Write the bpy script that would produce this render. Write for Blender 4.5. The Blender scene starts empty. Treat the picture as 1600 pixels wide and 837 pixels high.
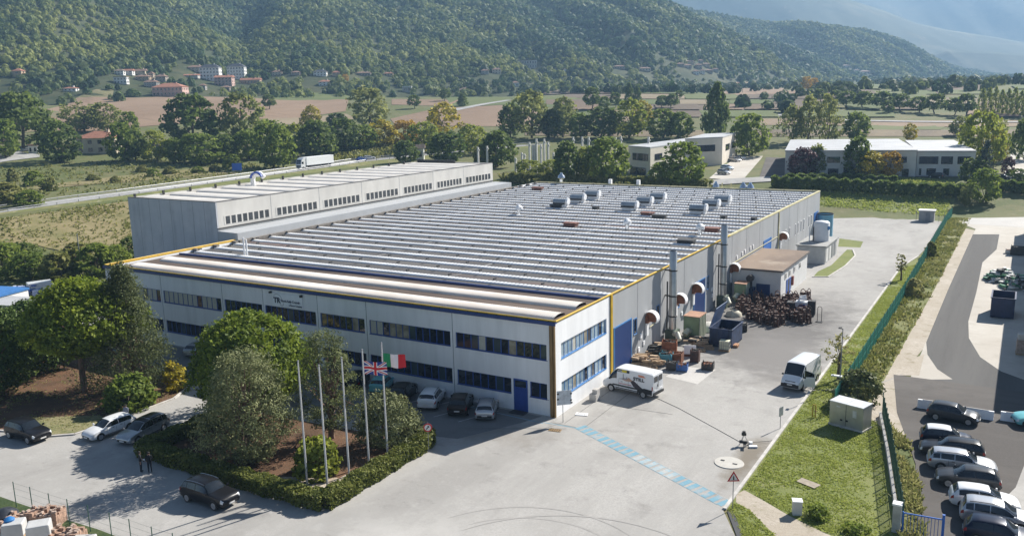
import bpy, bmesh, math, random
import numpy as np
from mathutils import Vector, Matrix

# ---------------------------------------------------------------- camera, world, sun, exposure
sc = bpy.context.scene
COL = sc.collection
CAM = np.array([34.78, -64.75, 28.49])
YAW, PITCH, ROLL, FPX = -0.54345, 0.195712, -0.024852, 1333.2
_F = np.array([math.sin(YAW)*math.cos(PITCH), math.cos(YAW)*math.cos(PITCH), -math.sin(PITCH)])
_R0 = np.array([math.cos(YAW), -math.sin(YAW), 0.0])
_U0 = np.cross(_R0, _F)
_R = math.cos(ROLL)*_R0 + math.sin(ROLL)*_U0
_U = -math.sin(ROLL)*_R0 + math.cos(ROLL)*_U0
cd = bpy.data.cameras.new('camera')
cam = bpy.data.objects.new('camera', cd); COL.objects.link(cam)
cam.matrix_world = Matrix(((_R[0], _U[0], -_F[0], CAM[0]), (_R[1], _U[1], -_F[1], CAM[1]),
                           (_R[2], _U[2], -_F[2], CAM[2]), (0, 0, 0, 1)))
cd.sensor_width = 36.0; cd.lens = FPX/1600*36; cd.clip_start = 0.5; cd.clip_end = 20000
sc.camera = cam
SUN_EL, SUN_AZ = 36.0, 70.0            # azimuth measured from +X towards +Y
wd = bpy.data.worlds.new('World'); sc.world = wd; wd.use_nodes = True
nt = wd.node_tree
sky = nt.nodes.new('ShaderNodeTexSky'); sky.sky_type = 'NISHITA'; sky.sun_disc = False
sky.sun_elevation = math.radians(SUN_EL); sky.sun_rotation = math.radians(90-SUN_AZ)
sky.air_density = .72; sky.dust_density = .4; sky.ozone_density = 1.0
nt.links.new(sky.outputs[0], nt.nodes['Background'].inputs[0])
nt.nodes['Background'].inputs[1].default_value = 0.05
sd = bpy.data.lights.new('sun', 'SUN'); sun = bpy.data.objects.new('sun', sd); COL.objects.link(sun)
sd.energy = 5.0; sd.angle = math.radians(0.5); sd.color = (1.0, 0.95, 0.87)
sv = Vector((math.cos(math.radians(SUN_AZ))*math.cos(math.radians(SUN_EL)),
             math.sin(math.radians(SUN_AZ))*math.cos(math.radians(SUN_EL)), math.sin(math.radians(SUN_EL))))
sun.rotation_euler = (-sv).to_track_quat('-Z', 'Y').to_euler()
sun.location = (60, 60, 80)
vs = sc.view_settings
vs.view_transform = 'Standard'; vs.look = 'None'; vs.gamma = 1; vs.use_curve_mapping = False
vs.exposure = 1.05
sc.cycles.use_denoising = True
sc.cycles.max_bounces = 5; sc.cycles.diffuse_bounces = 2; sc.cycles.glossy_bounces = 2
sc.cycles.transmission_bounces = 2; sc.cycles.transparent_max_bounces = 6; sc.cycles.volume_bounces = 0
sc.cycles.sample_clamp_indirect = 6.0

# ---------------------------------------------------------------- terrain
_fx, _fy = math.sin(YAW), math.cos(YAW)
def wl(x, y):
    dx, dy = x-CAM[0], y-CAM[1]
    return dx*_fx+dy*_fy, dx*_fy-dy*_fx           # depth ahead, lateral
def wxy(w, lat):
    return CAM[0]+w*_fx+lat*_fy, CAM[1]+w*_fy-lat*_fx
def _sm(t):
    t = np.clip(t, 0, 1); return t*t*(3-2*t)
def _vnoise(x, y, seed=0):
    xi, yi = np.floor(x), np.floor(y); fx, fy = x-xi, y-yi
    fx, fy = fx*fx*(3-2*fx), fy*fy*(3-2*fy)
    def h(a, b):
        v = np.sin(a*127.1+b*311.7+seed*74.7)*43758.5453
        return v-np.floor(v)
    return (h(xi, yi)*(1-fx)+h(xi+1, yi)*fx)*(1-fy)+(h(xi, yi+1)*(1-fx)+h(xi+1, yi+1)*fx)*fy
def fbm(x, y, seed=0, o=4):
    s, a, f = 0, .5, 1
    for i in range(o):
        s = s+a*_vnoise(x*f, y*f, seed+i); a *= .5; f *= 2.03
    return s
def hill_t(w, lat):
    u = 800+1333*lat/np.maximum(w, 30)
    Df = np.interp(u, [-400, 0, 250, 420, 600, 800, 1000, 1200, 1400, 1500, 1600, 1800],
                   [500, 545, 575, 600, 660, 740, 860, 1100, 1480, 1900, 2400, 3200])
    Df = Df+(fbm(lat/90., w/4000., 5)-.5)*110
    Dc = np.interp(u, [-400, 900, 1000, 1200, 1400, 1500, 1600, 1800], [1700, 1750, 1750, 2000, 2300, 2500, 3100, 4000])
    return (w-Df)/(Dc-Df), u
def terr(x, y):
    x = np.asarray(x, float); y = np.asarray(y, float)
    w, lat = wl(x, y)
    ww = np.maximum(w, 30)
    u = 800+1333*lat/ww
    w0 = np.interp(u, [-200, 0, 250, 500, 800, 1100, 1500, 1600], [155, 162, 185, 226, 214, 196, 188, 186])
    left = np.interp(u, [400, 800], [1.0, 0.35])
    d = w-w0
    z = 5.6*_sm(d/38.)+.02*np.clip(d-35, 0, 60)+(.062+.03*left)*np.clip(d-95, 0, 300)+.014*np.clip(d-395, 0, 1500)
    far = np.clip((w-w0-30)/300, 0, 1)
    z = z+far*(fbm(x/130., y/130., 3, 3)-.45)*5
    t, u = hill_t(w, lat)
    Hc = np.interp(u, [-400, 0, 500, 900, 1000, 1100, 1200, 1300, 1400, 1450, 1500, 1560, 1700],
                   [330, 330, 300, 245, 216, 195, 176, 158, 126, 104, 72, 40, 15])
    tt = np.clip(t, 0, 1)
    hz = np.maximum(Hc-z, 0)*(1-(1-tt)**1.25)
    sp = (fbm(lat/210.+w/700., w/900., 11, 4)-.47)*190*(tt*(1-tt)*4)**.8*np.clip(Hc/200, .2, 1)
    hz = hz+sp*np.where(t > 0, 1, 0)
    hz = hz*np.where(t > 1, np.maximum(0, 1-(t-1)*1.3), 1)
    return z+np.maximum(hz, 0)
def ray(px, py):
    d = _F*FPX+_R*(px-800)-_U*(py-418.5); return d/np.linalg.norm(d)
def G(px, py, zo=0.0):
    """where the line of sight through a photograph pixel meets the terrain (raised by zo)"""
    d = ray(px, py)
    if d[2] < 0:
        t = (zo-CAM[2])/d[2]
        p = CAM+d*t
        if wl(p[0], p[1])[0] < 150: return p
    ts = np.concatenate([np.arange(60, 700, 2.), np.arange(700, 4000, 5.)])
    P = CAM[None]+ts[:, None]*d[None]
    g = P[:, 2]-terr(P[:, 0], P[:, 1])-zo
    k = np.argmax(g < 0)
    if g[k] >= 0: k = len(ts)-1
    a, b = ts[k-1], ts[k]
    for _ in range(20):
        m = (a+b)/2; p = CAM+d*m
        if p[2]-float(terr(p[0], p[1]))-zo < 0: b = m
        else: a = m
    return CAM+d*b
def px_m(p):                                       # metres per photograph pixel at a point
    return float((np.asarray(p)-CAM)@_F)/FPX
def PX(px, py, x): d = ray(px, py); return CAM+d*((x-CAM[0])/d[0])
def PY(px, py, y): d = ray(px, py); return CAM+d*((y-CAM[1])/d[1])

# ---------------------------------------------------------------- helpers
def tag(o, label=None, cat=None, group=None, kind=None):
    if label: o['label'] = label
    if cat: o['category'] = cat
    if group: o['group'] = group
    if kind: o['kind'] = kind
    return o
def thing(name, label, cat, loc=(0, 0, 0), rz=0, group=None):
    o = bpy.data.objects.new(name, None); COL.objects.link(o)
    o.empty_display_size = .3
    o.location = loc; o.rotation_euler = (0, 0, rz)
    return tag(o, label, cat, group)
def kids(o): return [c for c in COL.objects if c.parent == o]
def dup(root, loc, rz=0, label=None, scale=None, group=None, ch=None):
    r = root.copy(); COL.objects.link(r); r.location = loc; r.rotation_euler = (0, 0, rz)
    if scale is not None: r.scale = scale
    if label: r['label'] = label
    if group: r['group'] = group
    for c in (ch if ch is not None else kids(root)):
        k = c.copy(); COL.objects.link(k); k.parent = r
        for g in list(SUB.get(c.name, [])):
            q = g.copy(); COL.objects.link(q); q.parent = k
    return r
SUB = {}
class MB:
    def __init__(s): s.v = []; s.f = []; s.m = []; s.mi = 0
    def add(s, vs, fs):
        b = len(s.v); s.v += [tuple(map(float, p)) for p in vs]
        for f in fs: s.f.append([b+i for i in f]); s.m.append(s.mi)
        return s
    def box(s, c, d, rz=0, taper=1.0):
        cx, cy, cz = c; dx, dy, dz = d[0]/2, d[1]/2, d[2]/2
        ca, sa = math.cos(rz), math.sin(rz); vs = []
        for z in (-1, 1):
            k = taper if z > 0 else 1
            for x, y in ((-1, -1), (1, -1), (1, 1), (-1, 1)):
                a, b = x*dx*k, y*dy*k
                vs.append((cx+a*ca-b*sa, cy+a*sa+b*ca, cz+z*dz))
        return s.add(vs, [(3, 2, 1, 0), (4, 5, 6, 7), (0, 1, 5, 4), (1, 2, 6, 5), (2, 3, 7, 6), (3, 0, 4, 7)])
    def bb(s, x0, x1, y0, y1, z0, z1): return s.box(((x0+x1)/2, (y0+y1)/2, (z0+z1)/2), (x1-x0, y1-y0, z1-z0))
    def tube(s, pts, r, n=8, cap=True):
        pts = [Vector(p) for p in pts]; rs = r if isinstance(r, (list, tuple)) else [r]*len(pts)
        vs = []; fs = []
        up = None
        for i, p in enumerate(pts):
            d = (pts[min(i+1, len(pts)-1)]-pts[max(i-1, 0)])
            d = d.normalized() if d.length > 1e-9 else Vector((0, 0, 1))
            a = d.cross(Vector((0, 0, 1)) if abs(d.z) < .9 else Vector((1, 0, 0))).normalized()
            if up is not None and a.dot(up) < 0: a = -a
            up = a; b = d.cross(a)
            for k in range(n):
                t = 2*math.pi*k/n
                vs.append(p+a*(math.cos(t)*rs[i])+b*(math.sin(t)*rs[i]))
        for i in range(len(pts)-1):
            for k in range(n):
                fs.append((i*n+k, i*n+(k+1) % n, (i+1)*n+(k+1) % n, (i+1)*n+k))
        if cap:
            fs.append(tuple(reversed(range(n)))); fs.append(tuple((len(pts)-1)*n+k for k in range(n)))
        return s.add(vs, fs)
    def cyl(s, c, r, h, n=16, r2=None):
        x, y, z = c; return s.tube([(x, y, z), (x, y, z+h)], [r, r if r2 is None else r2], n)
    def lathe(s, c, prof, n=16):
        x, y, z = c; vs = []; fs = []
        for (r, h) in prof:
            for k in range(n):
                t = 2*math.pi*k/n; vs.append((x+r*math.cos(t), y+r*math.sin(t), z+h))
        for i in range(len(prof)-1):
            for k in range(n): fs.append((i*n+k, i*n+(k+1) % n, (i+1)*n+(k+1) % n, (i+1)*n+k))
        return s.add(vs, fs)
    def prism(s, poly, z0, z1):
        n = len(poly); vs = [(x, y, z0) for x, y in poly]+[(x, y, z1) for x, y in poly]
        return s.add(vs, [tuple(reversed(range(n))), tuple(range(n, 2*n))]+[(i, (i+1) % n, n+(i+1) % n, n+i) for i in range(n)])
    def extr(s, poly, o, ax, ay, az, d):
        """extrude 2-D poly (in axes ax, ay from o) along az by d"""
        o, ax, ay, az = map(Vector, (o, ax, ay, az)); n = len(poly)
        vs = [o+ax*a+ay*b for a, b in poly]+[o+ax*a+ay*b+az*d for a, b in poly]
        return s.add(vs, [tuple(reversed(range(n))), tuple(range(n, 2*n))]+[(i, (i+1) % n, n+(i+1) % n, n+i) for i in range(n)])
    def build(s, name, mat, parent=None, smooth=False, bevel=0, loc=None):
        me = bpy.data.meshes.new(name); me.from_pydata(s.v, [], s.f)
        mats = mat if isinstance(mat, (list, tuple)) else [mat]
        for m in mats: me.materials.append(m)
        if len(mats) > 1: me.polygons.foreach_set('material_index', s.m)
        o = bpy.data.objects.new(name, me); COL.objects.link(o)
        if parent is not None:
            o.parent = parent
            SUB.setdefault(parent.name, []).append(o)
        if loc: o.location = loc
        bm = bmesh.new(); bm.from_mesh(me); bmesh.ops.recalc_face_normals(bm, faces=bm.faces)
        bm.to_mesh(me); bm.free()
        if smooth:
            me.polygons.foreach_set('use_smooth', [True]*len(me.polygons))
            try: me.set_sharp_from_angle(angle=math.radians(42))
            except Exception: pass
        if bevel:
            b = o.modifiers.new('bevel', 'BEVEL'); b.width = bevel; b.segments = 2; b.limit_method = 'ANGLE'
        me.update(); return o
def npmesh(name, V, Fq, mat, parent=None, tint=None, smooth=False, mi=None):
    me = bpy.data.meshes.new(name); V = np.asarray(V, np.float32); Fq = np.asarray(Fq, np.int32)
    k = Fq.shape[1]; n = len(Fq)
    me.vertices.add(len(V)); me.vertices.foreach_set('co', V.ravel())
    me.loops.add(n*k); me.loops.foreach_set('vertex_index', Fq.ravel())
    me.polygons.add(n); me.polygons.foreach_set('loop_start', np.arange(0, n*k, k, dtype=np.int32))
    if smooth: me.polygons.foreach_set('use_smooth', np.ones(n, bool))
    for m in (mat if isinstance(mat, (list, tuple)) else [mat]): me.materials.append(m)
    if mi is not None: me.polygons.foreach_set('material_index', np.asarray(mi, np.int32))
    me.update(calc_edges=True)
    if tint is not None:
        a = me.attributes.new('tint', 'FLOAT', 'POINT'); a.data.foreach_set('value', np.asarray(tint, np.float32))
    o = bpy.data.objects.new(name, me); COL.objects.link(o)
    if parent is not None:
        o.parent = parent; SUB.setdefault(parent.name, []).append(o)
    return o

# ---------------------------------------------------------------- materials
def mat(name, col, rough=.6, metal=0.0, var=.12, scale=1.5, bump=0.0, bscale=None, spec=.5, col2=None, detail=6,
        stretch=None, coat=0.0):
    m = bpy.data.materials.new(name); m.use_nodes = True; t = m.node_tree; p = t.nodes['Principled BSDF']
    p.inputs['Roughness'].default_value = rough; p.inputs['Metallic'].default_value = metal
    p.inputs['Specular IOR Level'].default_value = spec
    if coat: p.inputs['Coat Weight'].default_value = coat; p.inputs['Coat Roughness'].default_value = .06
    c = (*col, 1); p.inputs['Base Color'].default_value = c
    tc = t.nodes.new('ShaderNodeTexCoord'); vec = tc.outputs['Object']
    if stretch:
        mp = t.nodes.new('ShaderNodeMapping'); mp.inputs['Scale'].default_value = stretch
        t.links.new(vec, mp.inputs['Vector']); vec = mp.outputs[0]
    if var or col2:
        n = t.nodes.new('ShaderNodeTexNoise'); n.inputs['Scale'].default_value = scale; n.inputs['Detail'].default_value = detail
        n.inputs['Roughness'].default_value = .62
        t.links.new(vec, n.inputs['Vector'])
        r = t.nodes.new('ShaderNodeValToRGB'); r.color_ramp.elements[0].position = .34; r.color_ramp.elements[1].position = .66
        a = tuple(min(1, x*(1-var)) for x in col); b = col2 if col2 else tuple(min(1, x*(1+var)) for x in col)
        r.color_ramp.elements[0].color = (*a, 1); r.color_ramp.elements[1].color = (*b, 1)
        t.links.new(n.outputs[0], r.inputs[0]); t.links.new(r.outputs[0], p.inputs['Base Color'])
    if bump:
        n2 = t.nodes.new('ShaderNodeTexNoise'); n2.inputs['Scale'].default_value = bscale or scale*6; n2.inputs['Detail'].default_value = 5
        t.links.new(vec, n2.inputs['Vector'])
        bp = t.nodes.new('ShaderNodeBump'); bp.inputs['Strength'].default_value = bump; bp.inputs['Distance'].default_value = .05
        t.links.new(n2.outputs[0], bp.inputs['Height']); t.links.new(bp.outputs[0], p.inputs['Normal'])
    return m
def mix_layers(name, layers, rough=.9, bump=.3, bscale=8.):
    """ground-type material: base colour, then (colour, noise scale, lo, hi, stretch) layers mixed over it"""
    m = bpy.data.materials.new(name); m.use_nodes = True; t = m.node_tree; p = t.nodes['Principled BSDF']
    p.inputs['Roughness'].default_value = rough; p.inputs['Specular IOR Level'].default_value = .2
    tc = t.nodes.new('ShaderNodeTexCoord'); cur = None
    for i, L in enumerate(layers):
        if i == 0:
            L = L if isinstance(L[0], (tuple, list)) else (L,)
            rgb = t.nodes.new('ShaderNodeRGB'); rgb.outputs[0].default_value = (*L[0], 1); cur = rgb.outputs[0]; continue
        col, s, lo, hi = L[:4]; st = L[4] if len(L) > 4 else (1, 1, 1); rot = L[5] if len(L) > 5 else 0
        mp = t.nodes.new('ShaderNodeMapping'); mp.inputs['Scale'].default_value = st
        mp.inputs['Location'].default_value = (i*13.1, i*7.7, i*3.3); mp.inputs['Rotation'].default_value = (0, 0, rot)
        t.links.new(tc.outputs['Object'], mp.inputs['Vector'])
        n = t.nodes.new('ShaderNodeTexNoise'); n.inputs['Scale'].default_value = s; n.inputs['Detail'].default_value = 7; n.inputs['Roughness'].default_value = .65
        t.links.new(mp.outputs[0], n.inputs['Vector'])
        mr = t.nodes.new('ShaderNodeMapRange'); mr.inputs[1].default_value = lo; mr.inputs[2].default_value = hi
        t.links.new(n.outputs[0], mr.inputs[0])
        mx = t.nodes.new('ShaderNodeMix'); mx.data_type = 'RGBA'; mx.inputs[7].default_value = (*col, 1)
        t.links.new(mr.outputs[0], mx.inputs[0]); t.links.new(cur, mx.inputs[6]); cur = mx.outputs[2]
    t.links.new(cur, p.inputs['Base Color'])
    if bump:
        n2 = t.nodes.new('ShaderNodeTexNoise'); n2.inputs['Scale'].default_value = bscale; n2.inputs['Detail'].default_value = 6
        t.links.new(tc.outputs['Object'], n2.inputs['Vector'])
        bp = t.nodes.new('ShaderNodeBump'); bp.inputs['Strength'].default_value = bump; bp.inputs['Distance'].default_value = .08
        t.links.new(n2.outputs[0], bp.inputs['Height']); t.links.new(bp.outputs[0], p.inputs['Normal'])
    return m
def leafmat(name, c1, c2, trans=.3, hue=.0):
    m = bpy.data.materials.new(name); m.use_nodes = True; t = m.node_tree; p = t.nodes['Principled BSDF']
    p.inputs['Roughness'].default_value = .65; p.inputs['Specular IOR Level'].default_value = .25
    a = t.nodes.new('ShaderNodeAttribute'); a.attribute_name = 'tint'
    oi = t.nodes.new('ShaderNodeObjectInfo')
    ad = t.nodes.new('ShaderNodeMath'); ad.operation = 'MULTIPLY_ADD'; ad.inputs[1].default_value = .35; ad.inputs[2].default_value = -.17
    t.links.new(oi.outputs['Random'], ad.inputs[0])
    su = t.nodes.new('ShaderNodeMath'); su.operation = 'ADD'; su.use_clamp = True
    t.links.new(a.outputs['Fac'], su.inputs[0]); t.links.new(ad.outputs[0], su.inputs[1])
    mx = t.nodes.new('ShaderNodeMix'); mx.data_type = 'RGBA'; mx.inputs[6].default_value = (*c1, 1); mx.inputs[7].default_value = (*c2, 1)
    t.links.new(su.outputs[0], mx.inputs[0])
    t.links.new(mx.outputs[2], p.inputs['Base Color'])
    if trans:
        tr = t.nodes.new('ShaderNodeBsdfTranslucent'); t.links.new(mx.outputs[2], tr.inputs[0])
        ms = t.nodes.new('ShaderNodeMixShader'); ms.inputs[0].default_value = trans
        t.links.new(p.outputs[0], ms.inputs[1]); t.links.new(tr.outputs[0], ms.inputs[2])
        t.links.new(ms.outputs[0], t.nodes['Material Output'].inputs[0])
    return m
# ---------------------------------------------------------------- ground materials and sheets
m_ground = mix_layers('meadow', [(.10, .118, .04), ((.165, .145, .072), .05, .42, .62), ((.085, .11, .035), .13, .5, .65), ((.22, .19, .11), .35, .55, .75), ((.14, .155, .055), 2.5, .45, .7)], bump=.5, bscale=3.)
m_conc = mix_layers('yard_concrete', [(.385, .372, .352), ((.30, .288, .272), .06, .42, .6), ((.25, .238, .225), .17, .53, .72, (1, .3, 1), .5), ((.45, .436, .415), .5, .54, .76), ((.17, .16, .15), 1.1, .62, .82, (.3, 1, 1), .9), ((.425, .41, .388), .11, .52, .68, (1, .2, 1), -.5), ((.2, .19, .178), 2.6, .64, .78), ((.33, .32, .30), 7., .4, .7)], rough=.85, bump=.12, bscale=20)
def add_stain(m, cx, cy, rx, ry, col, lo, hi, rot=0.0):
    # ground-in dirt of a work area: a ragged patch of darker concrete
    t = m.node_tree; p = t.nodes['Principled BSDF']; cur = p.inputs['Base Color'].links[0].from_socket
    tc = t.nodes.new('ShaderNodeTexCoord'); mp = t.nodes.new('ShaderNodeMapping'); mp.vector_type = 'TEXTURE'; mp.name = 'stain_mask'
    mp.inputs['Location'].default_value = (cx, cy, 0); mp.inputs['Rotation'].default_value = (0, 0, rot); mp.inputs['Scale'].default_value = (rx, ry, 1)
    g = t.nodes.new('ShaderNodeTexGradient'); g.gradient_type = 'SPHERICAL'; n = t.nodes.new('ShaderNodeTexNoise'); n.inputs['Scale'].default_value = .28; n.inputs['Detail'].default_value = 8; n.inputs['Roughness'].default_value = .7
    t.links.new(tc.outputs['Object'], mp.inputs['Vector']); t.links.new(mp.outputs[0], g.inputs[0]); t.links.new(tc.outputs['Object'], n.inputs['Vector'])
    a = t.nodes.new('ShaderNodeMath'); a.operation = 'MULTIPLY_ADD'; a.inputs[1].default_value = 1.3; t.links.new(n.outputs[0], a.inputs[0]); t.links.new(g.outputs['Fac'], a.inputs[2])
    r = t.nodes.new('ShaderNodeMapRange'); r.inputs[1].default_value = lo; r.inputs[2].default_value = hi; t.links.new(a.outputs[0], r.inputs[0])
    x = t.nodes.new('ShaderNodeMix'); x.data_type = 'RGBA'; x.inputs[7].default_value = (*col, 1); t.links.new(r.outputs[0], x.inputs[0]); t.links.new(cur, x.inputs[6]); t.links.new(x.outputs[2], p.inputs['Base Color'])
add_stain(m_conc, 8.5, 40, 13, 24, (.15, .143, .137), .72, 1.2)
add_stain(m_conc, 13, 27, 8, 16, (.2, .19, .182), .85, 1.35, .3)
add_stain(m_conc, 17.6, -1, 2.2, 9, (.2, .175, .14), .95, 1.4)
add_stain(m_conc, -6, -6, 12, 5, (.25, .23, .205), .85, 1.4, .2)
add_stain(m_conc, 4, -26, 14, 10, (.47, .455, .43), 1.0, 1.5, .4)
m_oil = mix_layers('stained_concrete', [(.27, .255, .245), ((.37, .35, .335), .18, .42, .6), ((.19, .18, .17), .45, .52, .75), ((.33, .31, .3), 3., .45, .7)], rough=.8, bump=.12, bscale=20)
m_asph = mix_layers('drive_asphalt', [(.085, .082, .08), ((.115, .112, .108), .12, .42, .62, (3, .12, 1)), ((.065, .062, .06), .6, .55, .8, (2, .1, 1)), ((.12, .117, .113), 9, .4, .7)], bump=.15, bscale=30)
m_tarm = mix_layers('lot_tarmac', [(.085, .078, .072), ((.13, .12, .11), .09, .42, .62, (.4, 2, 1)), ((.06, .055, .05), .4, .55, .8), ((.11, .10, .095), 9, .4, .7)], bump=.15, bscale=30)
m_sand = mix_layers('gravel_strip', [(.42, .37, .30), ((.5, .45, .385), .4, .45, .65), ((.24, .215, .13), .8, .58, .72), ((.33, .28, .22), 6, .45, .75)], bump=.5, bscale=14)
m_apron = mix_layers('pale_apron', [(.46, .425, .375), ((.53, .5, .45), .1, .42, .62), ((.38, .35, .3), .5, .55, .8)], bump=.1, bscale=20)
m_lawn = mix_layers('lawn', [(.15, .18, .05), ((.21, .22, .075), .22, .4, .65), ((.115, .145, .04), .7, .52, .72), ((.30, .26, .16), .45, .6, .76), ((.18, .205, .065), 5, .4, .7)], bump=.8, bscale=9)
m_soil = mix_layers('bed_soil', [(.16, .085, .05), ((.09, .055, .035), .3, .42, .62), ((.24, .16, .09), .9, .55, .8), ((.12, .075, .045), 6, .4, .7)], bump=.8, bscale=9)
m_grav = mix_layers('bed_gravel', [(.4, .34, .27), ((.27, .18, .11), .5, .45, .65), ((.5, .45, .38), 5, .45, .7)], bump=.6, bscale=12)
m_road = mix_layers('highway_paving', [(.33, .325, .315), ((.39, .385, .37), .1, .4, .6), ((.27, .265, .26), .5, .5, .7)], bump=.1)
m_bank = mix_layers('scrubby_bank', [(.18, .185, .07), ((.13, .15, .045), .06, .42, .6), ((.28, .25, .13), .15, .5, .7), ((.10, .125, .035), .5, .55, .72), ((.38, .34, .25), .4, .62, .74)], bump=.8, bscale=2.5)

def terrain_mesh():
    ws = np.concatenate([np.linspace(-140, 140, 22), np.arange(150, 420, 6.), np.arange(420, 1000, 10.), np.arange(1000, 2300, 22.), np.arange(2300, 4001, 70.)])
    nv = 230; V = np.zeros((len(ws), nv, 3))
    for i, w in enumerate(ws):
        lat = np.linspace(-1, 1, nv)*(.86*max(w, 0)+190)
        x, y = wxy(w, lat); V[i, :, 0] = x; V[i, :, 1] = y; V[i, :, 2] = terr(x, y)-.02
    idx = np.arange(len(ws)*nv).reshape(len(ws), nv)
    F = np.stack([idx[:-1, :-1], idx[:-1, 1:], idx[1:, 1:], idx[1:, :-1]], -1).reshape(-1, 4)
    Vf = V.reshape(-1, 3); c = Vf[F].mean(1)
    w, lat = wl(c[:, 0], c[:, 1]); t, _ = hill_t(w, lat)
    return Vf, F, (t > 0)
m_hill = mix_layers('hill_soil', [(.05, .062, .026), ((.085, .085, .038), .02, .45, .65), ((.035, .05, .02), .08, .45, .65)], bump=0)
_V, _Fq, _hm = terrain_mesh()
def sub(V, F, name, m):
    u, inv = np.unique(F, return_inverse=True)
    return npmesh(name, V[u], inv.reshape(F.shape), m, smooth=True)
tag(sub(_V, _Fq[~_hm], 'ground', m_ground), kind='structure')
tag(sub(_V, _Fq[_hm], 'hills', m_hill), kind='structure')

def drape(name, poly, m, off=.004, step=None, flat=False, kind='structure', smooth_edge=0):
    bm = bmesh.new()
    f = bm.faces.new([bm.verts.new((p[0], p[1], 0)) for p in poly])
    bmesh.ops.triangulate(bm, faces=[f])
    if not flat:
        xs = [p[0] for p in poly]; ys = [p[1] for p in poly]
        st = step or 8
        for ax, lo, hi in ((0, min(xs), max(xs)), (1, min(ys), max(ys))):
            for q in np.arange(math.ceil(lo/st)*st, hi, st):
                co = (q, 0, 0) if ax == 0 else (0, q, 0); no = (1, 0, 0) if ax == 0 else (0, 1, 0)
                bmesh.ops.bisect_plane(bm, geom=bm.verts[:]+bm.edges[:]+bm.faces[:], plane_co=co, plane_no=no)
    for v in bm.verts: v.co.z = (0 if flat else float(terr(v.co.x, v.co.y)))+off
    bmesh.ops.recalc_face_normals(bm, faces=bm.faces)
    for fc in bm.faces:
        if fc.normal.z < 0: fc.normal_flip()
    me = bpy.data.meshes.new(name); bm.to_mesh(me); bm.free(); me.materials.append(m)
    o = bpy.data.objects.new(name, me); COL.objects.link(o)
    return tag(o, kind=kind)
def dpx(name, pts, m, off=.06, step=8): return drape(name, [G(*p)[:2] for p in pts], m, off, step)

# site sheets (flat)
drape('yard_concrete', [(-78, -62), (26, -62), (28, -30), (22.5, -17.2), (18.55, -10.2), (18.5, 84), (20, 96), (21, 118), (21, 141), (12, 143), (-12, 143), (-12, 116), (-76, 116), (-95, 60), (-78, 20)], m_conc, .004, flat=True)
m_patch = mix_layers('pale_concrete_patch', [(.5, .485, .455), ((.44, .425, .4), .3, .42, .62), ((.54, .52, .5), 5, .4, .7)], bump=.1)
drape('pale_concrete_slab', [G(1040, 588)[:2], G(1090, 600)[:2], G(1119, 577)[:2], G(1064, 572)[:2]], m_patch, .012, flat=True)
drape('verge_grass', [(18.75, -9.9), (18.75, 84), (20.2, 96), (21.2, 125), (21.5, 147), (25.2, 147), (25.3, 20), (26, 12), (27.9, 2), (29.2, -8), (31.5, -9), (36, -20), (28.5, -30), (22.8, -17.2)], m_lawn, .006, flat=True)
drape('front_path', [G(*p)[:2] for p in [(1150, 772), (1163, 765), (1195, 783), (1235, 806), (1275, 826), (1300, 837), (1330, 860), (1280, 875), (1215, 840), (1190, 815), (1170, 795), (1150, 785)]], m_sand, .011, flat=True)
drape('weedy_bank', [(21.7, 12.5), (21.7, 147), (25.3, 147), (25.2, 60), (24.9, 20), (25.4, 14), (24.2, 12)], m_bank, .011, flat=True)
drape('sandy_strip', [(24.2, 13), (24.5, 40), (24.9, 70), (25.2, 132), (27.2, 130), (27.0, 42), (26.2, 33), (25.6, 26.6), (25.0, 26.0), (25.8, 20.5), (26.9, 15), (28.5, 9), (27.2, 6), (25.8, 11)], m_sand, .015, flat=True)
drape('gravel_patch', [(24.6, 14.5), (24.7, 30), (26.9, 35), (27.2, 27), (25.2, 26.1), (26.6, 17.5), (28.1, 9)], m_sand, .021, flat=True)
drape('pale_apron', [(26.5, 24), (27, 132), (24, 139), (24, 146), (80, 146), (80, -30), (44, -16)], m_apron, .019, flat=True)
drape('drive', [(26.9, 124.6), (31.4, 126.4), (31.5, 108), (29.9, 94), (30.2, 70), (30.2, 52), (30.7, 44), (32.2, 36.5), (34.3, 32), (38, 28.5), (44, 25.8), (24.9, 26), (28.4, 26.2), (30.2, 27.2), (28.6, 30), (27.2, 35), (26.6, 40), (26.6, 70)], m_asph, .023, flat=True)
drape('car_park', [(24.9, 26.2), (50, 25.9), (80, 21), (80, 6), (40, 4.2), (37, 1), (38, -20), (33, -20), (30.3, -9), (29.3, 4), (28.2, 8.5), (26.6, 15)], m_tarm, .027, flat=True)
m_lotc = mix_layers('lot_concrete', [(.36, .345, .325), ((.44, .425, .4), .2, .42, .62), ((.3, .29, .27), .6, .5, .75)], bump=.1)
drape('lot_concrete', [(36.6, 8.5), (41, 9.5), (80, 8), (80, -30), (33.5, -20), (34.6, -2), (36, 3)], m_lotc, .031, flat=True)
drape('gravel_apron', [(24, 139), (24, 146), (24, 158), (60, 160), (80, 146), (80, 132)], m_patch, .035, flat=True)
drape('back_strip', [(-12, 143), (14, 143), (14, 146.5), (-12, 147)], m_sand, .008, flat=True)
drape('back_lawn', [(-14, 148), (20.8, 148), (20.8, 182), (-20, 184)], m_lawn, .008, step=6)
drape('side_lawn', [(7.6, 71), (9.6, 72), (10.4, 82), (10.3, 92), (8.9, 98), (8.0, 98), (8.3, 82), (7.4, 76)], m_lawn, .012, flat=True)
drape('side_lawn', [(6, 100.5), (9.8, 101), (9.2, 108), (4.5, 110)], m_lawn, .012, flat=True)
drape('bed_soil', [(-26.7, -23.2), (-6.8, -23.2), (-6.8, -10.4), (-26.7, -12)], m_soil, .05, flat=True)
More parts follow.
